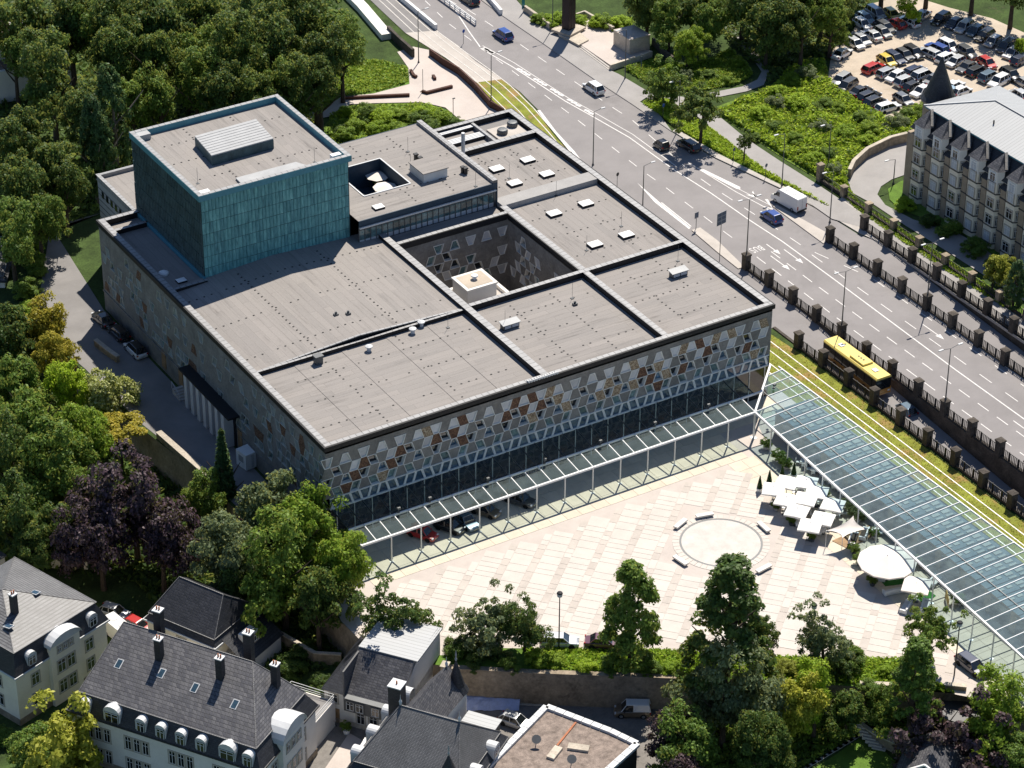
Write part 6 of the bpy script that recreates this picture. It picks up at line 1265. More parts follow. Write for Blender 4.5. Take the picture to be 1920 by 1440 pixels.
for p in ((3.4, 6.2, 11.9), (4.0, 17.0, 9.8), (10.6, 6.2, 11.9)): MB().lathe([(.14, 0), (.2, .4), (.06, .7), (.02, 1.3)], p, 6).build('finial', ['zinc_pale'], h5)
MB().box(7.6, 11.4, 12.0, 15.4, -1, 5.4).build('stair_wing', ['slate_grey'], h5); MB().box(7.4, 11.6, 11.8, 15.6, 5.4, 5.55).build('stair_roof', ['seam_roof'], h5)
# flat gravel-roofed building
mat('roof_gravel', (.25, .20, .17), .95, .4, 1.5, 12., .5)
h6 = thing('flat_roofed_building', 'building with brown gravel flat roof edged in pale metal, bottom edge', 'building', (*(-2.80,-46.85), LZ), R(-66))
o6 = Vector((-2.80,-46.85)); cs6, sn6 = math.cos(R(66)), math.sin(R(66))
def l6(q): d = Vector(q)-o6; return (d.x*cs6-d.y*sn6, d.x*sn6+d.y*cs6)
Q = [l6((5.23,-42.98)), l6((9.09,-50.47)), l6((10.43,-53.92)), l6((4.17,-56.44)), l6((-0.77,-58.73)), l6((-12.27,-51.82))]
MB().prism(Q, -1, 5.6, 0, 1).build('wall', ['slate_dark', 'roof_gravel'], h6)
for a, b in zip(Q, Q[1:]+Q[:1]):
    d = Vector(b)-Vector(a); n = max(1, int(d.length/1.15))
    for k in range(n): p, q = Vector(a)+d*(k+.03)/n, Vector(a)+d*(k+.97)/n; MB().bar((p.x, p.y, 5.75), (q.x, q.y, 5.75), .75, .35).build('parapet_cap', ['zinc_pale'], h6)
p = l6((4.44,-51.06)); MB().obox((p[0], p[1], 5.75), (2.4, 1.0, .3), .4).build('roof_slab', ['wall_stone_pale'], h6); p = l6((1.64,-50.46)); MB().obox((p[0], p[1], 5.75), (2.2, .95, .3), 1.7).build('roof_slab', ['wall_stone_pale'], h6)
a, b = l6((6.62,-47.05)), l6((2.64,-49.43)); MB().bar((*a, 5.68), (*b, 5.68), .22, .12).build('red_pipe', ['terracotta'], h6)
for q in ((0.98,-47.66), (2.53,-52.63)): p = l6(q); mb = MB(); mb.tube([(0, 0, 0), (0, 0, 1.1)], .05, 6); mb.lathe([(.05, 0), (.45, .12), (.55, .2)], (0, 0, 1.0), 10); mb.build('satellite_dish', ['lamp_grey'], h6, loc=(p[0], p[1], 5.6), rot=(R(35), 0, .6))
# garage and fragments at the left edge
g1 = thing('garage', 'small cream garage with dark opening at the end of the shaded lane', 'garage', (*(-30.01,19.06), LZ), R(-35)); MB().box(0, 5.2, 0, 5, -.5, 3.2).build('wall', ['cream_render'], g1); MB().box(-.2, 5.4, -.2, 5.2, 3.2, 3.45).build('roof', ['slate_dark'], g1); MB().box(2.4, 4.7, -.04, .0, 0, 2.4).build('doorway_shade', ['eave_black'], g1)  # black plate on the wall paints the dark inside the opening
g2 = thing('garden_house', 'cream corner of a house with grey flat roof at the left edge', 'house', (*(-36.14,16.80), LZ), R(105)); MB().box(0, 7, 0, 8, -.5, 5.4).build('wall', ['cream_render'], g2); MB().box(-.2, 7.2, -.2, 8.2, 5.4, 5.6).build('roof', ['slate_grey'], g2); window(g2, (1.2, 0, 3.0), 0)
g3 = mansard('street_house', 'white house with grey slate roof peeping in beside the hedge', (-9.80,79.56), R(60), 12, 10, 5.5, 6.2, 8.5, 'white_render', .3, None, 'slate_grey', 'slate'); window(g3, (2, 0, 3), 0); window(g3, (4.5, 0, 3), 0)
g4 = thing('flat_roofed_hall', 'low white-edged building with brown gravel roof among the trees, upper left', 'building', (*(19.18,134.27), 0), R(-3)); MB().box(-40, 6, 0, 16, -1, 5.0).build('wall', ['white_render'], g4); MB().box(-39.5, 5.5, .5, 15.5, 5.0, 5.03).build('roof', ['roof_gravel'], g4)
for a in ((-40, 6, 0, .6), (-40, 6, 15.4, 16), (5.4, 6, 0, 16)): MB().box(a[0], a[1], a[2], a[3], 5.0, 5.5).build('parapet', ['white_render'], g4)
MB().box(-7, -2.2, 5, 8.5, 5, 7.4).build('roof_hut', ['white_render'], g4); MB().box(.5, 5, 13.5, 15.6, 5, 6.2).build('roof_hut', ['white_render'], g4)
# villa with bay windows beyond the avenue
VX, VY = 118.6, 35.4
vi = thing('bay_window_villa', 'large cream villa with stone piers, bay windows and pale metal roof', 'villa', (VX, VY, 0), R(-88))
# local x runs along the street front (towards the viewer's right), y is depth, front faces -y
LV = 62; HV = 11.4
MB().box(0, LV, 0, 15, -1, HV).build('wall', ['cream_render'], vi)
for k in range(15):
    x = 2.1+k*4.12
    if x > LV-2: break
    pl_ = [(x-1.45, 0), (x-.95, -.95), (x+.95, -.95), (x+1.45, 0)]
    MB().prism(pl_, -.5, 10.6).build('bay', ['cream_render'], vi)
    for fl in range(4):
        zz = 1.2+fl*2.72; bl_ = rnd.random() < .4
        window(vi, (x, -.97, zz), 0, 1.25, 1.5, 'stone_trim', bl_); window(vi, (x-1.22, -.46, zz), R(-62), .5, 1.5, 'stone_trim'); window(vi, (x+1.22, -.46, zz), R(62), .5, 1.5, 'stone_trim')
        MB().prism([(x-1.55, 0), (x-1.02, -1.08), (x+1.02, -1.08), (x+1.55, 0)], zz-.28, zz-.14).build('sill_band', ['slate_dark'], vi)
    MB().prism(pl_, 10.6, 12.9).build('dormer', ['white_render'], vi); window(vi, (x, -.97, 11.0), 0, 1.1, 1.35, 'white_paint', rnd.random() < .4); window(vi, (x-1.22, -.46, 11.0), R(-62), .45, 1.3, 'white_paint')
    rp = [(x-1.75, .3), (x-1.15, -1.2), (x+1.15, -1.2), (x+1.75, .3)]; mb = MB(); mb.add([(*q, 12.9) for q in rp]+[(x, 1.0, 15.0), (x, 2.6, 15.0)], [(0, 1, 4), (1, 2, 4), (2, 3, 5, 4), (0, 4, 5)]); mb.build('dormer_roof', ['slate'], vi); MB().bar((x+1.5, .2, 13.1), (x+.1, 1.2, 15.0), .45, .12).build('dormer_flank', ['wall_stone_pale'], vi)
    MB().box(x+1.5, x+2.6, -.55, .1, -1, 10.4).build('pier', ['villa_stone'], vi); mb = MB(); mb.add([(x+1.3, -.8, 10.4), (x+2.8, -.8, 10.4), (x+2.8, .2, 11.2), (x+1.3, .2, 11.2)], [(0, 1, 2, 3)]); mb.build('pier_cap', ['slate_dark'], vi)
    for zz in (3.4, 6.1, 8.8): MB().box(x+1.45, x+2.65, -.62, -.5, zz, zz+.18).build('pier_band', ['slate_dark'], vi)
MB().box(-.9, .55, -.5, 3, -1, 10.6).build('corner_pier', ['villa_stone'], vi)
mb = MB(); mb.add([(-.6, -.4, HV), (LV, -.4, HV), (LV, 1.9, 14.6), (1.2, 1.9, 14.6), (1.2, 13, 14.6), (-.6, 15.2, HV)], [(0, 1, 2, 3), (0, 3, 4, 5)]); mb.build('mansard', ['slate_dark'], vi)
mb = MB(); mb.add([(.4, 1.3, 14.6), (LV, 1.3, 14.6), (LV, 1.3, 14.9), (.4, 1.3, 14.9)], [(0, 1, 2, 3)]); mb.build('roof_fascia', ['copper_trim'], vi)
def vroof(pts, m): mb = MB(); mb.poly(pts); mb.build('roof', [m], vi)
seam_mat('seam_roof_x', (.34, .35, .36), 1)
vroof([(.3, 1.2, 14.9), (LV, 1.2, 14.9), (LV, 8.2, 17.0), (8.0, 8.2, 17.0)], 'seam_roof_x'); vroof([(8.0, 8.2, 17.0), (LV, 8.2, 17.0), (LV, 15.4, 14.7), (1.0, 15.4, 14.7)], 'seam_roof_x'); vroof([(.3, 1.2, 14.9), (8.0, 8.2, 17.0), (1.0, 15.4, 14.7)], 'seam_roof')
MB().bar((.3, 1.2, 15.0), (8.0, 8.2, 17.1), .18, .08).build('roof_edge', ['zinc_pale'], vi); MB().bar((8.0, 8.2, 17.1), (LV, 8.2, 17.1), .18, .08).build('roof_edge', ['zinc'], vi)
for q in ((12, 4.5, 15.9), (22, 4.2, 15.8), (14, 11, 16.2)): MB().tube([q, (q[0], q[1], q[2]+.6)], .12, 6).build('roof_vent', ['black_metal'], vi)
tv = Vector((126.22,39.40)); d = tv-Vector((VX, VY)); ca_, sa_ = math.cos(R(88)), math.sin(R(88)); tl_ = (d.x*ca_-d.y*sa_, d.x*sa_+d.y*ca_, 0)
MB().lathe([(2.3, -1), (2.3, 12.3), (2.75, 12.4), (2.75, 12.7)], tl_, 20).build('turret', ['villa_stone'], vi); MB().lathe([(2.8, 12.7), (2.35, 13.3), (1.1, 16.6), (.05, 19.6)], tl_, 20, 0).build('turret_roof', ['slate_dark'], vi)
# yard bits
tp = MB(); tr_ = random.Random(9); a0, a1 = Vector((0.34,-30.76)), Vector((6.59,-34.98)); n_ = Vector((.6, .8))
for i in range(15):
    for j in range(7): q = a0.lerp(a1, i/14); w_ = (1.6-.5*i/14)*(j/3-1); tp.v.append((q.x+n_.x*w_, q.y+n_.y*w_, LZ+.05+(1.0*(1-abs(j/3-1)**1.6)+tr_.uniform(-.12, .12))*(1-.3*i/14)))
for i in range(14):
    for j in range(6): k = i*7+j; tp.f.append((k, k+7, k+8, k+1)); tp.m.append(0)
tag(tp.build('tarpaulin', ['tarp_blue']), 'pale blue tarpaulin draped over a stack in the yard', 'tarpaulin')
for pa, pb, lab in (((-0.94,-30.46), (1.48,-31.92), 'pale plank end left of the tarpaulin'), ((5.78,-34.50), (8.90,-36.60), 'pale planks sticking out right of the tarpaulin')):
    pq = thing('plank_stack', lab, 'planks', (pa[0], pa[1], LZ)); v2 = (pb[0]-pa[0], pb[1]-pa[1])
    for k in range(3): MB().bar((.1*k, .22*k, .1+.08*k), (v2[0]+.1*k, v2[1]+.22*k, .1+.08*k), .2, .08).build('plank', ['wall_stone_pale'], pq)
ac = thing('air_conditioner', 'row of three pale cooling units behind the purple tree', 'cooling unit', (*(23.14,-43.27), LZ), R(-115)); MB().box(-2.2, 2.2, -.6, .6, .2, 1.3).build('casing', ['zinc_pale'], ac)
for k in range(3): MB().lathe([(.5, 1.3), (.5, 1.42), (.4, 1.36), (.1, 1.36)], (-1.4+k*1.4, 0, 0), 14).build('fan', ['black_metal'], ac)
lw = thing('lean_wall', 'narrow dark sloping wall beside the cooling units', 'wall', (*(21.22,-43.53), LZ), R(0)); a, b = Vector((22.97,-43.30))-Vector((21.22,-43.53)), Vector((0, 0)); mb = MB(); wall_line(mb, [(a.x, a.y), (0, 0)], .5, 0, [3.2, .6]); mb.build('masonry', ['old_stone'], lw)
for k in range(12):
    p = Vector((27.59,-61.87)).lerp(Vector((37.39,-60.15)), k/11); o = MB().obox((0, 0, .05), (1.5, .35, .1), R(10)).build('stepping_stone', ['concrete'], loc=(p.x, p.y, LZ+.03)); tag(o, 'grey stepping stone beside the garden lawn, %s from the bottom' % ORD[k], 'stepping stone', 'stepping stones round the garden lawn')
for k in range(9):
    p = Vector((37.31,-58.86)).lerp(Vector((37.82,-63.23)), k/8); z_ = -3.0-1.5*k/8; o = MB().obox((0, 0, 0), (1.6, .5, .4), R(-50)).build('garden_step', ['concrete'], loc=(p.x, p.y, z_)); tag(o, 'concrete garden step beside the lawn, %s from the top' % ORD[k], 'step', 'garden steps')
roofb = thing('garden_shed', 'grey flat-roofed shed under the purple tree, lower right', 'shed', (*(49.58,-66.33), LZ), R(-60)); MB().box(-4, 4, -3, 3, -.5, 2.8).build('wall', ['wall_stone'], roofb); MB().box(-4.3, 4.3, -3.3, 3.3, 2.8, 3.0).build('roof', ['slate_grey'], roofb)
wr = thing('gable_roof', 'white-edged little gable roof at the bottom edge', 'house', (*(38.53,-71.39), LZ), R(-52)); MB().box(-3, 3, -3, 3, -.5, 3.4).build('wall', ['white_render'], wr); mb = MB(); mb.add([(-3.4, -3.4, 3.3), (3.4, -3.4, 3.3), (3.4, 3.4, 3.3), (-3.4, 3.4, 3.3), (0, -3.4, 5.6), (0, 3.4, 5.6)], [(0, 4, 5, 3), (1, 2, 5, 4), (0, 1, 4), (2, 3, 5)]); mb.build('roof', ['slate'], wr); MB().bar((-3.5, -3.45, 3.4), (0, -3.45, 5.8), .3, .2).bar((3.5, -3.45, 3.4), (0, -3.45, 5.8), .3, .2).build('barge_board', ['white_paint'], wr)

# ---------------------------------------------------------------- trees, shrubs, meadow
leaf_mat('leaf_dark', (.038, .078, .016), (.095, .155, .03)); leaf_mat('leaf_mid', (.07, .13, .018), (.16, .245, .04)); leaf_mat('leaf_bright', (.12, .20, .012), (.25, .35, .035)); leaf_mat('leaf_yellow', (.19, .215, .02), (.36, .36, .06)); leaf_mat('leaf_purple', (.026, .016, .022), (.085, .052, .07), .12); leaf_mat('leaf_pale', (.20, .24, .06), (.55, .56, .30)); leaf_mat('leaf_conifer', (.03, .07, .02), (.075, .13, .04), .15); leaf_mat('leaf_grey', (.085, .12, .055), (.21, .25, .13)); leaf_mat('leaf_lime', (.17, .27, .012), (.33, .45, .03)); leaf_mat('leaf_ochre', (.20, .19, .018), (.34, .28, .04))  # includes a vivid lime leaf colour beside the plain greens
def leaf_cloud(name, P, Nn, size, seed, m, jitter=.65, aspect=1.5):
    """many leaf-sized quads at points P (n,3) with preferred normals Nn"""
    rs = np.random.RandomState(seed); n = len(P)
    nn = Nn+rs.normal(0, jitter, (n, 3)); nn /= np.linalg.norm(nn, axis=1)[:, None]+1e-9
    a = np.cross(nn, rs.normal(0, 1, (n, 3))); a /= np.linalg.norm(a, axis=1)[:, None]+1e-9; b = np.cross(nn, a)
    s = (size*rs.uniform(.6, 1.35, n))[:, None]; a = a*s*.5*aspect; b = b*s*.5
    V = np.stack([P-a, P-b*.9+a*.1, P+a, P+b*.9+a*.1], 1).reshape(-1, 3)
    me = D.meshes.new(name); me.vertices.add(4*n); me.vertices.foreach_set('co', V.astype(np.float32).ravel()); me.loops.add(4*n); me.loops.foreach_set('vertex_index', np.arange(4*n, dtype=np.int32)); me.polygons.add(n); me.polygons.foreach_set('loop_start', np.arange(0, 4*n, 4, dtype=np.int32))
    try: me.polygons.foreach_set('loop_total', np.full(n, 4, dtype=np.int32))
    except Exception: pass
    me.materials.append(gm(m)); me.update(calc_edges=True); me.validate(); return me
def crown_points(seed, n, nclump=80, shape='round', cl=(.20, .34)):
    """unit crown: radius about 1, centre at origin, returns points and outward normals"""
    rs = np.random.RandomState(seed); ctr = []; rad = []
    lob = [(rs.normal(0, .42, 3)*np.array([1, 1, .6]), rs.uniform(.45, .72)) for _ in range(7)]
    while len(ctr) < nclump:
        if shape == 'round': l, r_ = lob[rs.randint(7)]; d = rs.normal(0, 1, 3); d /= np.linalg.norm(d); p = l+d*r_*rs.uniform(.75, 1.0); p[2] *= .92
        elif shape == 'tall': z = rs.uniform(-1.5, 1.6); w = (.85 if z < .3 else .85-.45*(z-.3))*(1-.25*max(0, -z-.9)*1.5)*rs.uniform(.7, 1.1); t = rs.uniform(0, 6.283); p = np.array([w*np.cos(t), w*np.sin(t), z])
        elif shape == 'ivy': z = rs.uniform(-2.0, 2.0); w = (.75-.26*z)*rs.uniform(.85, 1.05); t = rs.uniform(0, 6.283); p = np.array([w*np.cos(t), w*np.sin(t), z])
        elif shape == 'airy': l, r_ = lob[rs.randint(7)]; p = l*1.15+rs.normal(0, .38, 3); p[2] = p[2]*1.0
        elif shape == 'flat': t = rs.uniform(0, 6.283); q = np.sqrt(rs.uniform(0, 1)); p = np.array([q*np.cos(t), q*np.sin(t), rs.uniform(-.1, .35)*(1-q*q)])
        if shape != 'ivy' and shape != 'tall' and p[2] < -.62: continue
        ctr.append(p); rad.append(rs.uniform(*cl))
    ctr = np.array(ctr); rad = np.array(rad); k = rs.randint(0, nclump, n); d = rs.normal(0, 1, (n, 3)); d /= np.linalg.norm(d, axis=1)[:, None]; d[:, 2] = np.abs(d[:, 2])*.9-.25*rs.uniform(0, 1, n)
    P = ctr[k]+d*(rad[k]*rs.uniform(.55, 1.05, n))[:, None]; Nn = d+.4*ctr[k]+np.array([0, 0, .6]); return P, Nn
CROWN = {}
def crown(shape, var, m):
    key = (shape, var, m)
    if key in CROWN: return CROWN[key]
    if shape == 'cone':
        rs = np.random.RandomState(var+70); n = 7000; lay = rs.randint(0, 15, n); z = -1.7+lay*.245; w = (.98*(1-(lay/15.))+.05); t = rs.uniform(0, 6.283, n); lob = .72+.28*np.abs(np.sin(t*3.5+lay*1.3)); q = np.sqrt(rs.uniform(.08, 1, n))*w*lob
        P = np.stack([q*np.cos(t), q*np.sin(t), z-.22*q+rs.normal(0, .035, n)], 1); Nn = np.stack([np.cos(t)*.5, np.sin(t)*.5, np.ones(n)], 1); me = leaf_cloud('crown', P, Nn, .105, var, m, .5, 2.2)
    else:
        nc, n, sz, cl = {'round': (95, 11000, .062, (.16, .30)), 'tall': (120, 12000, .085, (.17, .32)), 'ivy': (150, 14000, .085, (.14, .26)), 'airy': (90, 8000, .075, (.14, .27)), 'flat': (60, 5000, .07, (.14, .22))}[shape]
        P, Nn = crown_points(var*13+5, n, nc, shape, cl); me = leaf_cloud('crown', P, Nn, sz, var, m)
    CROWN[key] = me; return me
TRUNK = {}
def trunk_mesh(var, m, hk):
    key = (var, m, hk)
    if key in TRUNK: return TRUNK[key]
    r = random.Random(var+99); mb = MB(); bend = r.uniform(-.03, .03)
    mb.tube([(0, 0, -.02), (bend*.5, 0, .25), (bend, bend, .5), (bend, 0, hk)], [.034, .026, .021, .008], 7)
    for k in range(6):
        a = k*1.05+r.uniform(-.3, .3); z0 = r.uniform(.3, .6); L = r.uniform(.16, .28); mb.tube([(bend, 0, z0), (bend+L*.5*math.cos(a), L*.5*math.sin(a), z0+L*.45), (bend+L*math.cos(a), L*math.sin(a), z0+L*1.05)], [.014, .009, .003], 5)
    TRUNK[key] = mb.mesh('trunk', [m]); return TRUNK[key]
TN = [0]
def tree(tr, m, lab, shape='round', group=None, name='tree', sz=None, bark='bark', cat='tree', sq=1.):
    x, y, z, Rm, h = tr; TN[0] += 1; var = TN[0] % (4 if shape == 'round' else 2)
    t = thing(name, lab, cat, (x, y, z), rnd.uniform(0, 6.28), group); kz = {'tall': 1.55, 'cone': 1.75, 'ivy': 2.0, 'airy': 1.0, 'flat': .5}.get(shape, .9)
    vz = sz or {'round': max(1.0, min(1.45, h*.8/(1.6*Rm))), 'airy': 1.15, 'flat': .7}.get(shape, 1.0)
    if shape in ('tall', 'cone', 'ivy'): vz = max(.5, (h*.9/(2*kz))/Rm)
    cz = max(h-Rm*kz*vz, Rm*.5)
    put('trunk', trunk_mesh(TN[0] % 3, bark, .8), t, sc=(h*.9, h*.9, h*.92 if shape != 'flat' else h*.6)); put('crown', crown(shape, var, m), t, (0, 0, cz), sc=(Rm*rnd.uniform(.94, 1.06), Rm*sq*rnd.uniform(.94, 1.06), Rm*vz))
    return t
def grove(lst, zone, group):
    lst = sorted(lst, key=lambda q: q[0][0]*.855-q[0][1]*.52)      # left to right as seen from the square
    for i, (tr, m, desc, shape) in enumerate(lst):
        tree(tr, m, '%s tree in %s, %s from the left' % (desc, zone, ORD[i]), shape, group)
DK, MD, BR = ('leaf_dark', 'dark broadleaf'), ('leaf_mid', 'mid-green broadleaf'), ('leaf_bright', 'light green broadleaf')
def G_(k, *tr): return [(t, k[0], k[1], 'round') for t in tr]
grove(G_(DK, (18.5,137.6,0.0,5.4,17.0), (24.9,133.2,0.0,5.3,18.0), (31.7,128.7,0.0,5.6,18.0), (37.7,124.5,0.0,5.4,19.0), (44.7,121.7,0.0,5.4,18.0), (51.3,118.6,0.0,5.2,18.0), (58.4,117.7,0.0,5.1,17.0)) + G_(MD, (20.0,131.8,0.0,3.7,14.0), (61.2,112.9,0.0,5.2,16.0), (28.3,131.0,0.0,3.9,14.0)), 'the back of the top left wood', 'wood behind the theatre')
grove(G_(DK, (14.9,117.8,0.0,5.2,17.0), (26.2,118.8,0.0,4.3,17.0), (31.1,115.7,0.0,4.7,17.0), (40.5,108.3,0.0,4.9,18.0), (47.6,107.8,0.0,5.1,18.0), (52.7,102.2,0.0,4.4,17.0)) + G_(MD, (37.3,116.4,0.0,4.5,15.0), (47.9,101.3,0.0,4.1,15.0), (14.7,132.4,0.0,3.5,13.0), (59.8,106.8,0.0,3.1,14.0)), 'the middle of the top left wood', 'wood behind the theatre')
grove(G_(MD, (27.7,106.0,0.0,4.3,14.0), (34.5,107.7,0.0,4.2,14.0), (40.9,103.1,0.0,3.9,14.0), (24.0,108.4,0.0,3.2,14.0)) + G_(DK, (14.0,104.9,0.0,3.8,15.0), (36.2,101.9,0.0,4.0,14.0), (46.6,96.1,0.0,4.2,14.0), (42.4,98.7,0.0,3.8,14.0), (51.3,98.0,0.0,3.4,14.0)), 'the wood edge behind the tower', 'wood behind the theatre')
for tr, i in (((12.3,96.2,0.0,2.5,17.0), 'first'), ((17.0,99.9,0.0,2.8,19.0), 'second'), ((13.1,94.9,0.0,2.1,14.0), 'third')): tree(tr, 'leaf_conifer', 'tall thin pine beside the theatre annex, %s from the left' % i, 'tall', 'pines beside the annex', bark='bark_pale')
grove(G_(DK, (1.4,101.8,0.0,5.0,15.0), (3.3,93.4,0.0,4.4,15.0), (-2.0,89.0,0.0,4.4,14.0), (4.0,88.7,0.0,2.8,11.0)) + G_(MD, (-2.9,93.4,0.0,3.2,12.0), (-2.4,83.4,0.0,3.5,12.0), (-8.3,79.1,0.0,3.9,13.0)) + G_(BR, (5.8,105.2,0.0,2.8,12.0)), 'the grove left of the street', 'grove left of the street')
L_ = LZ
lowl = [((-16.5,60.7,-4.5,4.1,13.0), *DK, 'round'), ((-12.1,61.0,-4.5,3.7,12.0), 'leaf_ochre', 'golden-green', 'round'), ((-19.7,50.2,-4.5,4.5,14.0), *MD, 'round'), ((-12.6,54.4,-4.5,3.0,11.0), 'leaf_ochre', 'olive-gold', 'round'), ((-14.1,46.7,-4.5,3.2,12.0), 'leaf_lime', 'vivid lime green', 'round'), ((-11.0,40.7,-4.5,3.9,12.0), 'leaf_pale', 'pale blossoming', 'round'), ((-22.1,38.5,-4.5,5.5,15.0), *MD, 'round'), ((-18.4,33.3,-4.5,3.9,13.0), *BR, 'round'), ((-28.8,31.3,-4.5,4.3,14.0), *DK, 'round'), ((-24.7,25.6,-4.5,4.9,14.0), *MD, 'round'), ((-12.7,34.1,-4.5,3.7,8.0), 'leaf_ochre', 'flat-topped golden', 'flat')]
grove(lowl, 'the sunlit grove below the street', 'grove below the street')
grove([((-32.7,19.8,-4.5,4.2,13.0), *DK, 'round'), ((-28.3,17.8,-4.5,3.9,12.0), *DK, 'round'), ((-22.0,22.1,-4.5,3.4,12.0), *MD, 'round'), ((-32.7,16.1,-4.5,2.7,9.0), *DK, 'round')], 'the hollow behind the cream house', 'grove below the street')
tree((-19.5,14.7,-4.5,5.9,15.0), 'leaf_purple', 'large dark purple copper beech beside the shaded street', 'round', 'copper beeches'); tree((-25.8,11.1,-4.5,4.6,13.0), 'leaf_purple', 'second copper beech in shadow behind the garage', 'round', 'copper beeches'); tree((-19.7,6.6,-4.5,4.1,13.0), 'leaf_purple', 'third copper beech between cottage and chestnut', 'round', 'copper beeches')
tree((-6.3,16.3,-4.5,2.3,14.0), 'leaf_conifer', 'pointed spruce standing before the loading dock', 'cone', bark='bark'); tree((-10.1,15.4,-4.5,2.6,9.0), 'leaf_mid', 'small yellowish tree at the foot of the spruce', 'round')
grove([((-7.9,3.9,-4.5,5.2,15.0), 'leaf_grey', 'grey-green flowering', 'round'), ((-5.0,-2.8,-4.5,4.6,15.0), *BR, 'round'), ((-13.8,0.0,-4.5,4.1,14.0), 'leaf_grey', 'silver-green', 'round'), ((-10.5,-8.3,-4.5,5.2,15.0), *MD, 'round'), ((-5.1,-10.4,-4.5,4.0,14.0), *BR, 'round'), ((-9.0,-14.2,-4.5,4.0,13.0), *DK, 'round'), ((-14.7,-5.0,-4.5,3.6,11.0), *DK, 'round')], 'the clump at the theatre corner', 'big trees at the theatre corner')
tree((-44.6,-18.7,-4.5,5.0,9.0), 'leaf_yellow', 'yellow-green garden tree in front of the cream house', 'airy', None); tree((-47.8,-18.5,-4.5,3.7,7.0), 'leaf_mid', 'low leafy shrub tree at the bottom left corner', 'round')
tree((-2.6,-21.6,-2.0,3.3,9.0), 'leaf_dark', 'feathery dark tree above the metal-roofed house', 'airy', 'trees along the foot of the square'); tree((5.2,-28.3,-2.0,3.2,9.0), 'leaf_grey', 'loose grey-green tree behind the retaining wall', 'airy', 'trees along the foot of the square'); tree((9.4,-31.4,-1.0,2.8,8.0), 'leaf_dark', 'small dark tree left of the lantern post', 'round', 'trees along the foot of the square', sz=1.3)
tree((18.2,-40.7,-0.5,3.5,15.0), 'leaf_mid', 'tall bright-leaved tree with bare trunk at the foot of the square', 'tall', 'trees along the foot of the square'); tree((25.6,-49.5,-1.0,4.7,19.0), 'leaf_dark', 'tallest dark green tree in front of the water feature', 'ivy', 'trees along the foot of the square')
tree((31.7,-48.1,0.0,2.0,8.0), 'leaf_dark', 'side bough clump right of the tallest dark tree', 'round', None)
tree((37.0,-52.9,-0.5,2.6,9.0), 'leaf_grey', 'slender airy tree beside the lantern post', 'airy', 'trees along the foot of the square', sz=1.3); tree((47.7,-58.7,-0.5,2.6,9.0), 'leaf_mid', 'slender tree rising behind the conical hedge tree', 'airy', 'trees along the foot of the square', sz=1.3); tree((40.6,-65.0,-4.0,3.2,15.0), 'leaf_mid', 'big conical clipped hedge tree on the lower right', 'ivy', None)
grove([((22.6,-53.5,-4.5,4.7,13.0), 'leaf_grey', 'grey-green', 'round'), ((16.3,-57.6,-4.5,4.4,10.0), *MD, 'round'), ((28.1,-58.4,-4.5,3.4,11.0), 'leaf_yellow', 'yellow-green', 'round'), ((32.3,-58.0,-4.5,2.9,10.0), 'leaf_lime', 'lime green', 'round'), ((22.4,-60.1,-4.5,3.2,10.0), *DK, 'round'), ((36.1,-59.1,-4.5,2.9,8.0), *DK, 'round'), ((41.5,-53.8,-1.0,2.1,4.0), *MD, 'round'), ((38.5,-53.8,-1.0,2.1,4.0), *DK, 'round'), ((39.2,-60.2,-4.5,2.1,6.0), *MD, 'round'), ((21.7,-63.3,-4.5,2.4,8.0), *DK, 'round')], 'the lower right garden', 'lower garden trees')
tree((15.2,-53.3,-4.5,3.3,8.0), 'leaf_purple', 'purple-leaved tree beside the parked vans', 'round', 'copper beeches'); tree((12.6,-58.7,-4.5,3.0,8.0), 'leaf_purple', 'dark purple tree at the bottom edge', 'round', 'copper beeches'); tree((42.2,-68.6,-4.5,5.0,9.0), 'leaf_purple', 'spreading purple tree above the lower right shed', 'airy', 'copper beeches'); tree((49.0,-71.0,-4.5,4.5,10.0), 'leaf_bright', 'bright green rounded tree at the right edge below the square', 'round'); tree((46.9,-75.8,-4.5,3.1,6.0), 'leaf_mid', 'low tree in the bottom right corner', 'round')
tree((110.9,6.3,0.0,2.6,6.5), 'leaf_yellow', 'small round yellow-green tree between railing and villa drive', 'round'); tree((109.6,0.2,0.0,1.5,8.0), 'leaf_conifer', 'narrow dark conifer beside the villa at the right edge', 'tall'); tree((103.2,79.3,0.0,2.9,7.0), 'leaf_mid', 'young spreading tree on the verge by the monument grass', 'airy'); tree((101.1,65.7,0.0,3.4,10.0), 'leaf_dark', 'thin bare-branched tree beside the black estate car', 'airy'); tree((103.3,57.0,0.0,1.2,5.0), 'leaf_dark', 'tiny staked sapling on the verge', 'airy')
grove(G_(DK, (115.4,102.4,0.0,4.5,12.0), (122.6,99.7,0.0,4.7,13.0), (127.9,92.7,0.0,4.7,14.0), (134.0,89.1,0.0,5.2,15.0), (139.8,86.6,0.0,4.1,14.0), (125.9,82.9,0.0,4.1,12.0), (130.1,79.1,0.0,4.1,13.0)) + G_(MD, (115.4,95.9,0.0,3.7,9.0), (119.6,92.1,0.0,3.7,10.0), (137.0,80.4,0.0,3.2,11.0)) + G_(BR, (114.4,89.0,0.0,3.0,7.0)), 'the park by the car park', 'park trees by the car park')
grove(G_(DK, (156.2,91.4,0.0,4.3,15.0), (162.8,87.5,0.0,4.3,15.0), (167.6,81.2,0.0,4.3,15.0), (169.9,73.6,0.0,4.2,15.0)) + G_(MD, (147.9,91.5,0.0,3.9,14.0), (171.0,67.2,0.0,4.2,14.0)), 'the row behind the car park', 'trees behind the car park')
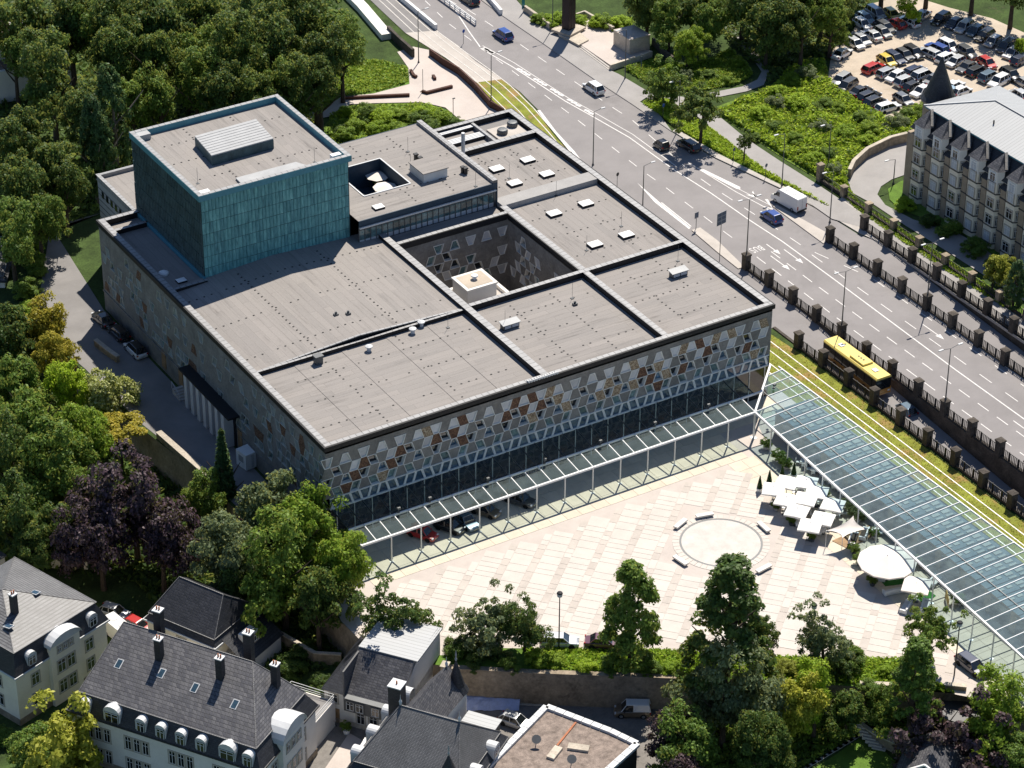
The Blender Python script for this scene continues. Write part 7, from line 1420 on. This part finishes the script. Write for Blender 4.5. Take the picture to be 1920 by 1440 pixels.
tree((156.5,83.8,0.0,2.0,5.0), 'leaf_lime', 'bright green bush tree at the back of the car park', 'round'); tree((139.1,80.4,0.0,1.8,5.0), 'leaf_mid', 'young tree at the left end of the car park', 'airy'); tree((163.7,64.2,0.0,1.3,4.0), 'leaf_lime', 'tiny bright tree at the right of the car park', 'round')
# hedge along the monument wall
hp, hn = [], []
def bush(tr, m, lab, group, name='shrub'):
    x, y, z, Rm, h = tr; t = thing(name, lab, 'shrub', (x, y, z), rnd.uniform(0, 6.28), group); mb = MB()
    for k in range(4): a = k*1.6; mb.tube([(0, 0, 0), (Rm*.3*math.cos(a), Rm*.3*math.sin(a), Rm*.7)], [.06, .02], 5)
    mb.build('stems', ['bark'], t); put('foliage', crown('round', TN[0] % 4, m), t, (0, 0, Rm*.45), sc=(Rm, Rm, Rm*.75)); TN[0] += 1; return t
for k in range(9): bush((102.1,116.3,0.0,1.8,2.0) if k == 0 else (lambda a, b, q: (a[0]+(b[0]-a[0])*q, a[1]+(b[1]-a[1])*q, 0, 1.9, 2))((102.1,116.3,0.0,1.8,2.0), (114.5,106.8,0.0,1.8,2.0), k/8), 'leaf_lime' if k % 3 else 'leaf_bright', 'clipped light green hedge shrub behind the monument, %s from left' % ORD[k], 'hedge behind the monument', 'hedge_shrub')
SB = [(56.7,98.0,0.0,1.9,2.0), (60.4,99.4,0.0,2.0,2.0), (61.6,96.5,0.0,2.2,2.0), (65.1,97.2,0.0,2.0,2.0), (65.7,93.8,0.0,2.2,2.0), (68.8,94.6,0.0,2.0,2.0), (69.9,92.2,0.0,1.9,2.0), (70.5,89.7,0.0,1.7,2.0), (58.4,94.1,0.0,2.0,2.0), (61.0,91.9,0.0,2.0,2.0), (64.3,90.2,0.0,1.8,2.0), (58.7,102.6,0.0,1.5,2.0), (53.6,95.9,0.0,2.0,2.0), (67.1,90.0,0.0,1.7,2.0)]
for k, tr in enumerate(SB): bush(tr, ('leaf_bright', 'leaf_mid', 'leaf_lime')[k % 3], '%s shrub in the bed behind the theatre, %s planted' % (('light green', 'mid green', 'yellow-green')[k % 3], ORD[k]), 'shrub bed behind the theatre')
bush((54.2,96.8,0.0,1.3,4.0), 'leaf_dark', 'spiky dark palm-like shrub at the corner of the bed', None)
for k, (tr, m) in enumerate((((3.4,-27.4,0.0,1.8,3.0), 'leaf_dark'), ((1.4,-28.5,0.0,1.4,3.0), 'leaf_mid'), ((6.0,-30.4,0.0,1.8,2.0), 'leaf_dark'), ((9.7,-34.0,0.0,1.5,1.5), 'leaf_bright'), ((11.5,-35.8,0.0,1.4,1.2), 'leaf_bright'), ((13.6,-37.8,0.0,1.4,1.2), 'leaf_lime'), ((16.1,-39.7,0.0,1.3,1.2), 'leaf_mid'), ((19.7,-42.1,0.0,1.4,1.2), 'leaf_mid'), ((22.0,-44.0,0.0,1.3,1.2), 'leaf_lime'), ((6.6,-33.1,0.0,1.4,1.5), 'leaf_mid'), ((3.3,-30.8,0.0,1.5,1.5), 'leaf_dark'), ((33.7,-50.3,0.0,1.4,1.2), 'leaf_yellow'), ((42.9,-57.2,0.0,1.3,1.2), 'leaf_lime'), ((39.5,-58.6,0.0,1.2,1.5), 'leaf_mid'))):
    bush(tr, m, 'shrub on the verge above the stone wall, %s from the left' % ORD[sorted(range(14), key=lambda q: (870, 850, 930, 1010, 1050, 1095, 1145, 1215, 1262, 960, 895, 1475, 1660, 1630)[q]).index(k)], 'verge shrubs below the square')
for k, (tr, m) in enumerate((((-15.4,-10.0,-4.5,1.8,2.5), 'leaf_dark'), ((-14.2,-16.0,-4.5,2.2,3.0), 'leaf_dark'), ((-12.4,-19.5,-4.5,1.8,3.0), 'leaf_dark'), ((-17.0,-18.7,-4.5,1.6,2.5), 'leaf_mid'), ((-14.9,-25.5,-4.5,1.3,2.0), 'leaf_mid'), ((-18.5,-14.8,-4.5,1.7,2.5), 'leaf_dark'), ((-47.3,-10.6,-4.5,1.9,2.0), 'leaf_mid'), ((-11.4,-13.4,-4.5,1.8,3.0), 'leaf_dark'))): bush(tr, m, 'dark garden shrub between the houses, %s of eight' % ORD[k], 'shrubs between the houses')
for k, (tr, m) in enumerate((((116.3,22.8,0.0,1.9,1.5), 'leaf_mid'), ((116.1,16.4,0.0,2.1,1.5), 'leaf_mid'), ((115.3,33.1,0.0,1.8,1.5), 'leaf_lime'), ((115.4,26.8,0.0,1.8,1.5), 'leaf_dark'), ((115.4,9.5,0.0,2.0,1.5), 'leaf_dark'))): bush(tr, m, 'clipped shrub at the foot of the villa bays, %s of five' % ORD[k], 'villa shrubs')
MEB = [(1420,215), (1455,240), (1500,262), (1540,235), (1585,255), (1610,225), (1640,245), (1680,235), (1500,200), (1545,190), (1580,205), (1460,195), (1520,300), (1560,290), (1490,155), (1520,140), (1455,170), (1700,215), (1725,205), (1570,320), (1620,265), (1415,255), (1375,120), (1290,150), (1260,130), (1330,140), (1370,150)]
MET = [(113.7,68.1,0.0,1.9,1.5), (113.6,62.8,0.0,1.7,1.5), (114.4,57.6,0.0,1.7,1.5), (120.0,59.6,0.0,1.5,2.0), (121.3,55.0,0.0,1.9,1.5), (126.5,58.4,0.0,1.9,1.5), (126.4,54.1,0.0,2.0,1.5), (130.1,53.5,0.0,2.0,2.0), (121.2,67.0,0.0,2.1,1.5), (125.4,66.2,0.0,1.9,2.0), (126.5,62.7,0.0,1.5,1.5), (118.9,69.5,0.0,1.7,1.5), (111.8,51.2,0.0,1.7,1.5), (115.7,51.0,0.0,1.7,1.5), (125.4,74.1,0.0,1.9,2.0), (129.3,75.1,0.0,1.9,2.0), (121.0,73.3,0.0,1.6,2.0), (133.9,55.6,0.0,1.9,2.0), (136.9,56.0,0.0,1.7,2.0), (113.2,46.3,0.0,1.5,1.5), (122.7,52.0,0.0,1.5,1.5), (109.3,62.7,0.0,1.2,1.0), (121.1,85.3,0.0,1.6,1.5), (111.6,84.5,0.0,1.6,1.0), (111.5,89.1,0.0,1.4,1.0), (115.7,84.4,0.0,1.6,1.0), (117.5,81.0,0.0,1.2,1.0)]
for k, tr in enumerate(MET):
    o_ = sorted(range(len(MEB)), key=lambda q: MEB[q][0]).index(k); bush(tr, ('leaf_lime', 'leaf_mid', 'leaf_bright', 'leaf_grey')[k % 4], 'wild bush in the meadow by the lot, %s from the left' % (ORD[o_] if o_ < 20 else 'twenty-'+ORD[o_-20]), 'wild bushes in the meadow')
for k, (tr, m) in enumerate((((-4.7,81.7,0.0,2.3,2.0), 'leaf_mid'), ((-8.4,75.9,0.0,2.2,2.0), 'leaf_mid'), ((-1.4,87.0,0.0,1.9,2.0), 'leaf_lime'), ((-11.3,69.9,0.0,2.3,2.0), 'leaf_bright'), ((-3.1,86.2,0.0,2.0,2.0), 'leaf_dark'))): bush(tr, m, 'hedge shrub along the left side of the street, %s of five' % ORD[k], 'street hedge')
# uncountable ground growth
def growth(name, polys, n, size, mats, lab, z=0., tall=.8, seed=1):
    rs = np.random.RandomState(seed); P = []
    for poly in polys:
        xs = [p[0] for p in poly]; ys = [p[1] for p in poly]; k = 0; want = n//len(polys)
        while k < want:
            p = (rs.uniform(min(xs), max(xs)), rs.uniform(min(ys), max(ys)))
            if inside(p, poly): P.append(p); k += 1
    P = np.array(P); h = tall*(.35+.65*(.5+.5*np.sin(P[:, 0]*.9+np.sin(P[:, 1]*.7)*2)*np.cos(P[:, 1]*.8+1)))*rs.uniform(.2, 1, len(P)); Q = np.column_stack([P, z+h]); Nn = np.column_stack([rs.normal(0, .6, len(P)), rs.normal(0, .6, len(P)), np.full(len(P), .8)])
    o = put(name, leaf_cloud(name, Q, Nn, size, seed, mats, .5, 1.9)); tag(o, lab, 'plants', kind='stuff')
MEADOW = [(109.38,72.96), (109.73,65.36), (109.74,56.05), (110.39,45.42), (112.22,42.71), (116.72,48.16), (123.32,50.04), (130.45,50.44), (138.26,57.29), (130.97,56.59), (130.58,61.65), (130.78,66.87), (131.47,73.27), (135.73,80.04), (128.66,80.03), (122.35,75.74), (116.38,74.78)]
growth('meadow_plants', [MEADOW], 26000, .34, 'leaf_lime', 'tall rough meadow plants between path and car park', 0, 1.2, 3); growth('meadow_herbs', [MEADOW], 12000, .36, 'leaf_mid', 'darker weeds scattered through the meadow', 0, 1.1, 4)
PARK = [(105.29,93.95), (111.22,94.64), (112.78,90.65), (117.21,89.66), (124.59,90.71), (123.79,85.27), (122.14,81.13), (118.30,79.74), (111.15,80.82), (105.58,84.14)]
growth('park_grass', [PARK], 9000, .3, 'leaf_bright', 'long grass in the park beside the monument', 0, .7, 5)
VERGE = [(100.91,81.77), (105.08,81.07), (105.30,69.30), (104.35,52.06), (105.98,38.53), (103.82,48.53), (101.65,61.09), (100.70,71.82)]
growth('verge_grass', [VERGE], 7000, .26, 'leaf_lime', 'long sunlit grass on the avenue verge', .1, .5, 6)
growth('lawn_grass', [[(55.40,106.02), (60.72,109.07), (65.72,107.44), (72.34,107.58), (74.97,112.94), (71.46,117.84), (62.82,119.94)], [(44.84,86.55), (56.09,104.07), (60.00,105.04), (63.49,103.41), (70.29,99.80), (72.54,96.02), (71.25,89.60)]], 9000, .28, 'leaf_bright', 'lush long grass round the forecourt', .05, .5, 7)
growth('verge_cover', [[(9.45,-30.85), (23.40,-39.46), (33.49,-46.96), (46.60,-55.54), (47.92,-63.86), (39.75,-57.34), (30.94,-50.53), (22.27,-44.50), (8.38,-34.99)]], 9000, .26, 'leaf_lime', 'grass and ground cover on the bank below the square', 0, .5, 8)
growth('woodland_plants', [[(-13.24,85.05), (2.03,90.61), (11.52,93.55), (19.96,101.39), (52.87,101.63), (66.35,119.48), (84.78,153.59), (28.34,187.15)]], 16000, .55, 'leaf_dark', 'dark undergrowth on the woodland floor', 0, 1.0, 9)
growth('garden_plants', [[(-7.45,42.06), (-4.40,-11.18), (-7.92,-17.71), (-21.25,-14.51), (-21.92,10.90), (-37.84,25.77), (-16.44,78.33)]], 12000, .5, 'leaf_dark', 'dark undergrowth in the gardens below the street', LZ, .9, 10); growth('lower_growth', [[(24.78,-43.31), (42.65,-54.03), (36.75,-59.77), (25.88,-62.16), (13.90,-59.30)], [(43.73,-54.68), (58.44,-68.20), (50.86,-77.16), (38.49,-67.54)]], 9000, .45, 'leaf_mid', 'undergrowth in the lower right garden', LZ, .9, 11); growth('park_undergrowth', [[(116.25,109.07), (129.94,103.42), (126.64,95.51), (124.96,86.93), (125.06,81.01), (122.17,76.98), (135.97,80.37), (147.06,87.03), (158.76,96.45), (168.52,109.22), (130.98,131.53)]], 12000, .5, 'leaf_dark', 'dark undergrowth among the park trees', 0, 1.0, 12); growth('tram_sedum', [[(69.4, -75), (77.2, -75), (77.2, 5), (75.0, 40), (69.4, 30)]], 14000, .14, 'leaf_ochre', 'low yellowing sedum growing between the tram rails', .0, .06, 13); growth('villa_grass', [[(112.02,41.64), (110.53,36.99), (110.73,28.36), (111.13,18.74), (111.38,2.10), (109.12,1.72), (108.61,18.05), (108.76,34.92), (110.13,43.16), (111.93,46.12), (113.90,44.94)]], 4000, .24, 'leaf_lime', 'grass strip behind the villa railing', .08, .4, 14)
# planters and topiary on the terrace
def pot(p, lab, kind='bush', r_=.45, h=.6, m='white_paint', leaf='leaf_mid', z=0., s=.7):
    t = thing('potted_plant', lab, 'potted plant', (p[0], p[1], z), 0, 'potted plants on the terrace' if z == 0 else None); MB().lathe([(r_*.7, 0), (r_, h), (r_*.85, h), (r_*.8, h-.05)], (0, 0, 0), 12).build('pot', [m], t)
    if kind == 'cone': put('foliage', crown('cone', 0, 'leaf_conifer'), t, (0, 0, h+.9), sc=(.42, .42, .5))
    else: put('foliage', crown('round', 1, leaf), t, (0, 0, h+s*.5), sc=(s, s, s*.9))
for p, lab, kd in (((52.64,-18.32), 'spiral conifer in a white pot nearest the square', 'cone'), ((54.48,-17.86), 'spiral conifer in a white pot beside the first parasol', 'cone'), ((56.54,-17.81), 'spiral conifer in a pot behind the first parasol', 'cone'), ((58.27,-17.99), 'larger conifer in a pale planter by the canopy post', 'cone')): pot(p, lab, kd)
for p, lab, s in (((59.18,-10.82), 'round clipped bush in a pot at the canopy corner', .8), ((58.78,-14.24), 'first of the bushy planters along the canopy posts', 1.0), ((58.61,-15.89), 'second of the bushy planters along the canopy posts', .9), ((59.85,-27.96), 'large potted olive bush beside the shade sail', 1.1), ((59.49,-30.22), 'second olive bush beside the canopy post', 1.2), ((58.86,-23.88), 'bushy planter among the parasols by the canopy', .8), ((51.93,-22.94), 'small potted shrub at the terrace front left', .6), ((51.73,-26.53), 'small dark potted shrub at the terrace front', .6), ((51.85,-30.67), 'dark planter box with shrub at the terrace front right', .6), ((58.94,-34.25), 'potted shrub on the deck corner', .7), ((59.95,-41.76), 'round bright green potted bush behind the round parasol', .7), ((60.54,-42.90), 'pale potted grass beside the canopy post', .6), ((53.88,-37.86), 'shrub in a dark pot left of the round parasol', .8), ((54.68,-35.70), 'flowering shrub in a dark pot beside the deck', .8), ((52.65,-42.06), 'small shrub in a dark pot in front of the round parasol', .7), ((59.15,-50.66), 'palm-like potted plant beside the ochre screen', .9)): pot(p, lab, 'bush', .4, .5, 'lamp_grey' if 'dark' in lab else 'concrete', 'leaf_grey' if 'olive' in lab else 'leaf_mid', 0., s)
pot((-13.38,-29.11), 'green bush in a white pot in the house courtyard', 'bush', .5, .6, 'white_paint', 'leaf_mid', LZ, .7)
# two cream parasols and plants in the roof court of the theatre
for p, lab in (((38.86,56.92), 'cream octagonal parasol at the back of the rooftop court'), ((38.06,53.30), 'cream octagonal parasol at the front of the rooftop court')):
    t = thing('parasol', lab, 'parasol', (p[0], p[1], 13.25), .2, 'parasols in the rooftop court'); mb = MB(); N = 8; rim = [(1.75*math.cos(6.283*k/N), 1.75*math.sin(6.283*k/N), 1.9) for k in range(N)]
    for k in range(N): mb.add([rim[k], rim[(k+1) % N], (0, 0, 2.35)], [(0, 1, 2)])
    mb.build('canopy', ['canvas'], t); MB().tube([(0, 0, 0), (0, 0, 2.3)], .04, 6).build('pole', ['aluminium'], t)
for p, lab in (((34.0, 51.0), 'leafy plant by the near wall of the rooftop court'), ((38.9, 56.8), 'leafy plant in the far corner of the rooftop court'), ((39.0, 52.5), 'leafy plant beside the rooftop parasols')): pot(p, lab, 'bush', .4, .5, 'lamp_grey', 'leaf_lime', 13.25, .7)

# ---------------------------------------------------------------- a person crossing the house courtyard
def person(p, z, rz, lab):
    t = thing('person', lab, 'person', (p[0], p[1], z), rz)
    me = D.meshes.new('body'); bm = bmesh.new(); sk = bm.verts.layers.skin.verify()
    J = {'pel': (0, 0, .95, .14), 'sp': (0, .0, 1.2, .15), 'ch': (0, -.01, 1.38, .17), 'nk': (0, -.02, 1.52, .06), 'hd': (0, -.05, 1.66, .105), 'tp': (0, -.04, 1.76, .06),
         'ls': (-.19, 0, 1.43, .07), 'le': (-.25, .05, 1.16, .05), 'lh': (-.2, -.14, .98, .04), 'lf': (-.19, -.2, .92, .022), 'rs': (.19, 0, 1.43, .07), 're': (.25, .05, 1.16, .05), 'rh': (.2, -.16, 1.0, .04), 'rf': (.19, -.22, .95, .022),
         'lk': (-.1, -.06, .52, .07), 'la': (-.1, .12, .1, .05), 'lt': (-.1, -.02, .04, .045), 'rk': (.1, -.14, .52, .07), 'ra': (.1, -.2, .1, .05), 'rt': (.1, -.36, .05, .045), 'lp': (-.1, 0, .88, .1), 'rp': (.1, 0, .88, .1)}
    V = {k: bm.verts.new(v[:3]) for k, v in J.items()}
    for k, v in J.items(): V[k][sk].radius = (v[3], v[3])
    V['pel'][sk].use_root = True
    for a, b in (('pel', 'sp'), ('sp', 'ch'), ('ch', 'nk'), ('nk', 'hd'), ('hd', 'tp'), ('ch', 'ls'), ('ls', 'le'), ('le', 'lh'), ('lh', 'lf'), ('ch', 'rs'), ('rs', 're'), ('re', 'rh'), ('rh', 'rf'), ('pel', 'lp'), ('lp', 'lk'), ('lk', 'la'), ('la', 'lt'), ('pel', 'rp'), ('rp', 'rk'), ('rk', 'ra'), ('ra', 'rt')): bm.edges.new((V[a], V[b]))
    bm.to_mesh(me); bm.free()
    m, nt, b, out = _new('person_clothes'); co = _coord(nt, 'Object'); sx = nt.nodes.new('ShaderNodeSeparateXYZ'); nt.links.new(co, sx.inputs[0]); mp = nt.nodes.new('ShaderNodeMath'); mp.operation = 'MULTIPLY'; mp.inputs[1].default_value = .5; nt.links.new(sx.outputs[2], mp.inputs[0])
    r_ = _ramp(nt, mp.outputs[0], [(0, (.02, .02, .025)), (.455, (.03, .03, .05)), (.46, (.35, .03, .05)), (.745, (.35, .03, .05)), (.75, (.45, .28, .2))]); nt.links.new(r_, b.inputs['Base Color'])
    me.materials.append(m); o = put('body', me, t); o.modifiers.new('skin', 'SKIN'); s = o.modifiers.new('sub', 'SUBSURF'); s.levels = s.render_levels = 1
    MB().lathe([(.11, 0), (.12, .06), (.08, .13), (.02, .15)], (0, -.03, 1.66), 10).build('hair', ['rattan'], t)
person((-14.05,-27.22), LZ, .6, 'person in a red top and dark trousers walking in the courtyard')

pass
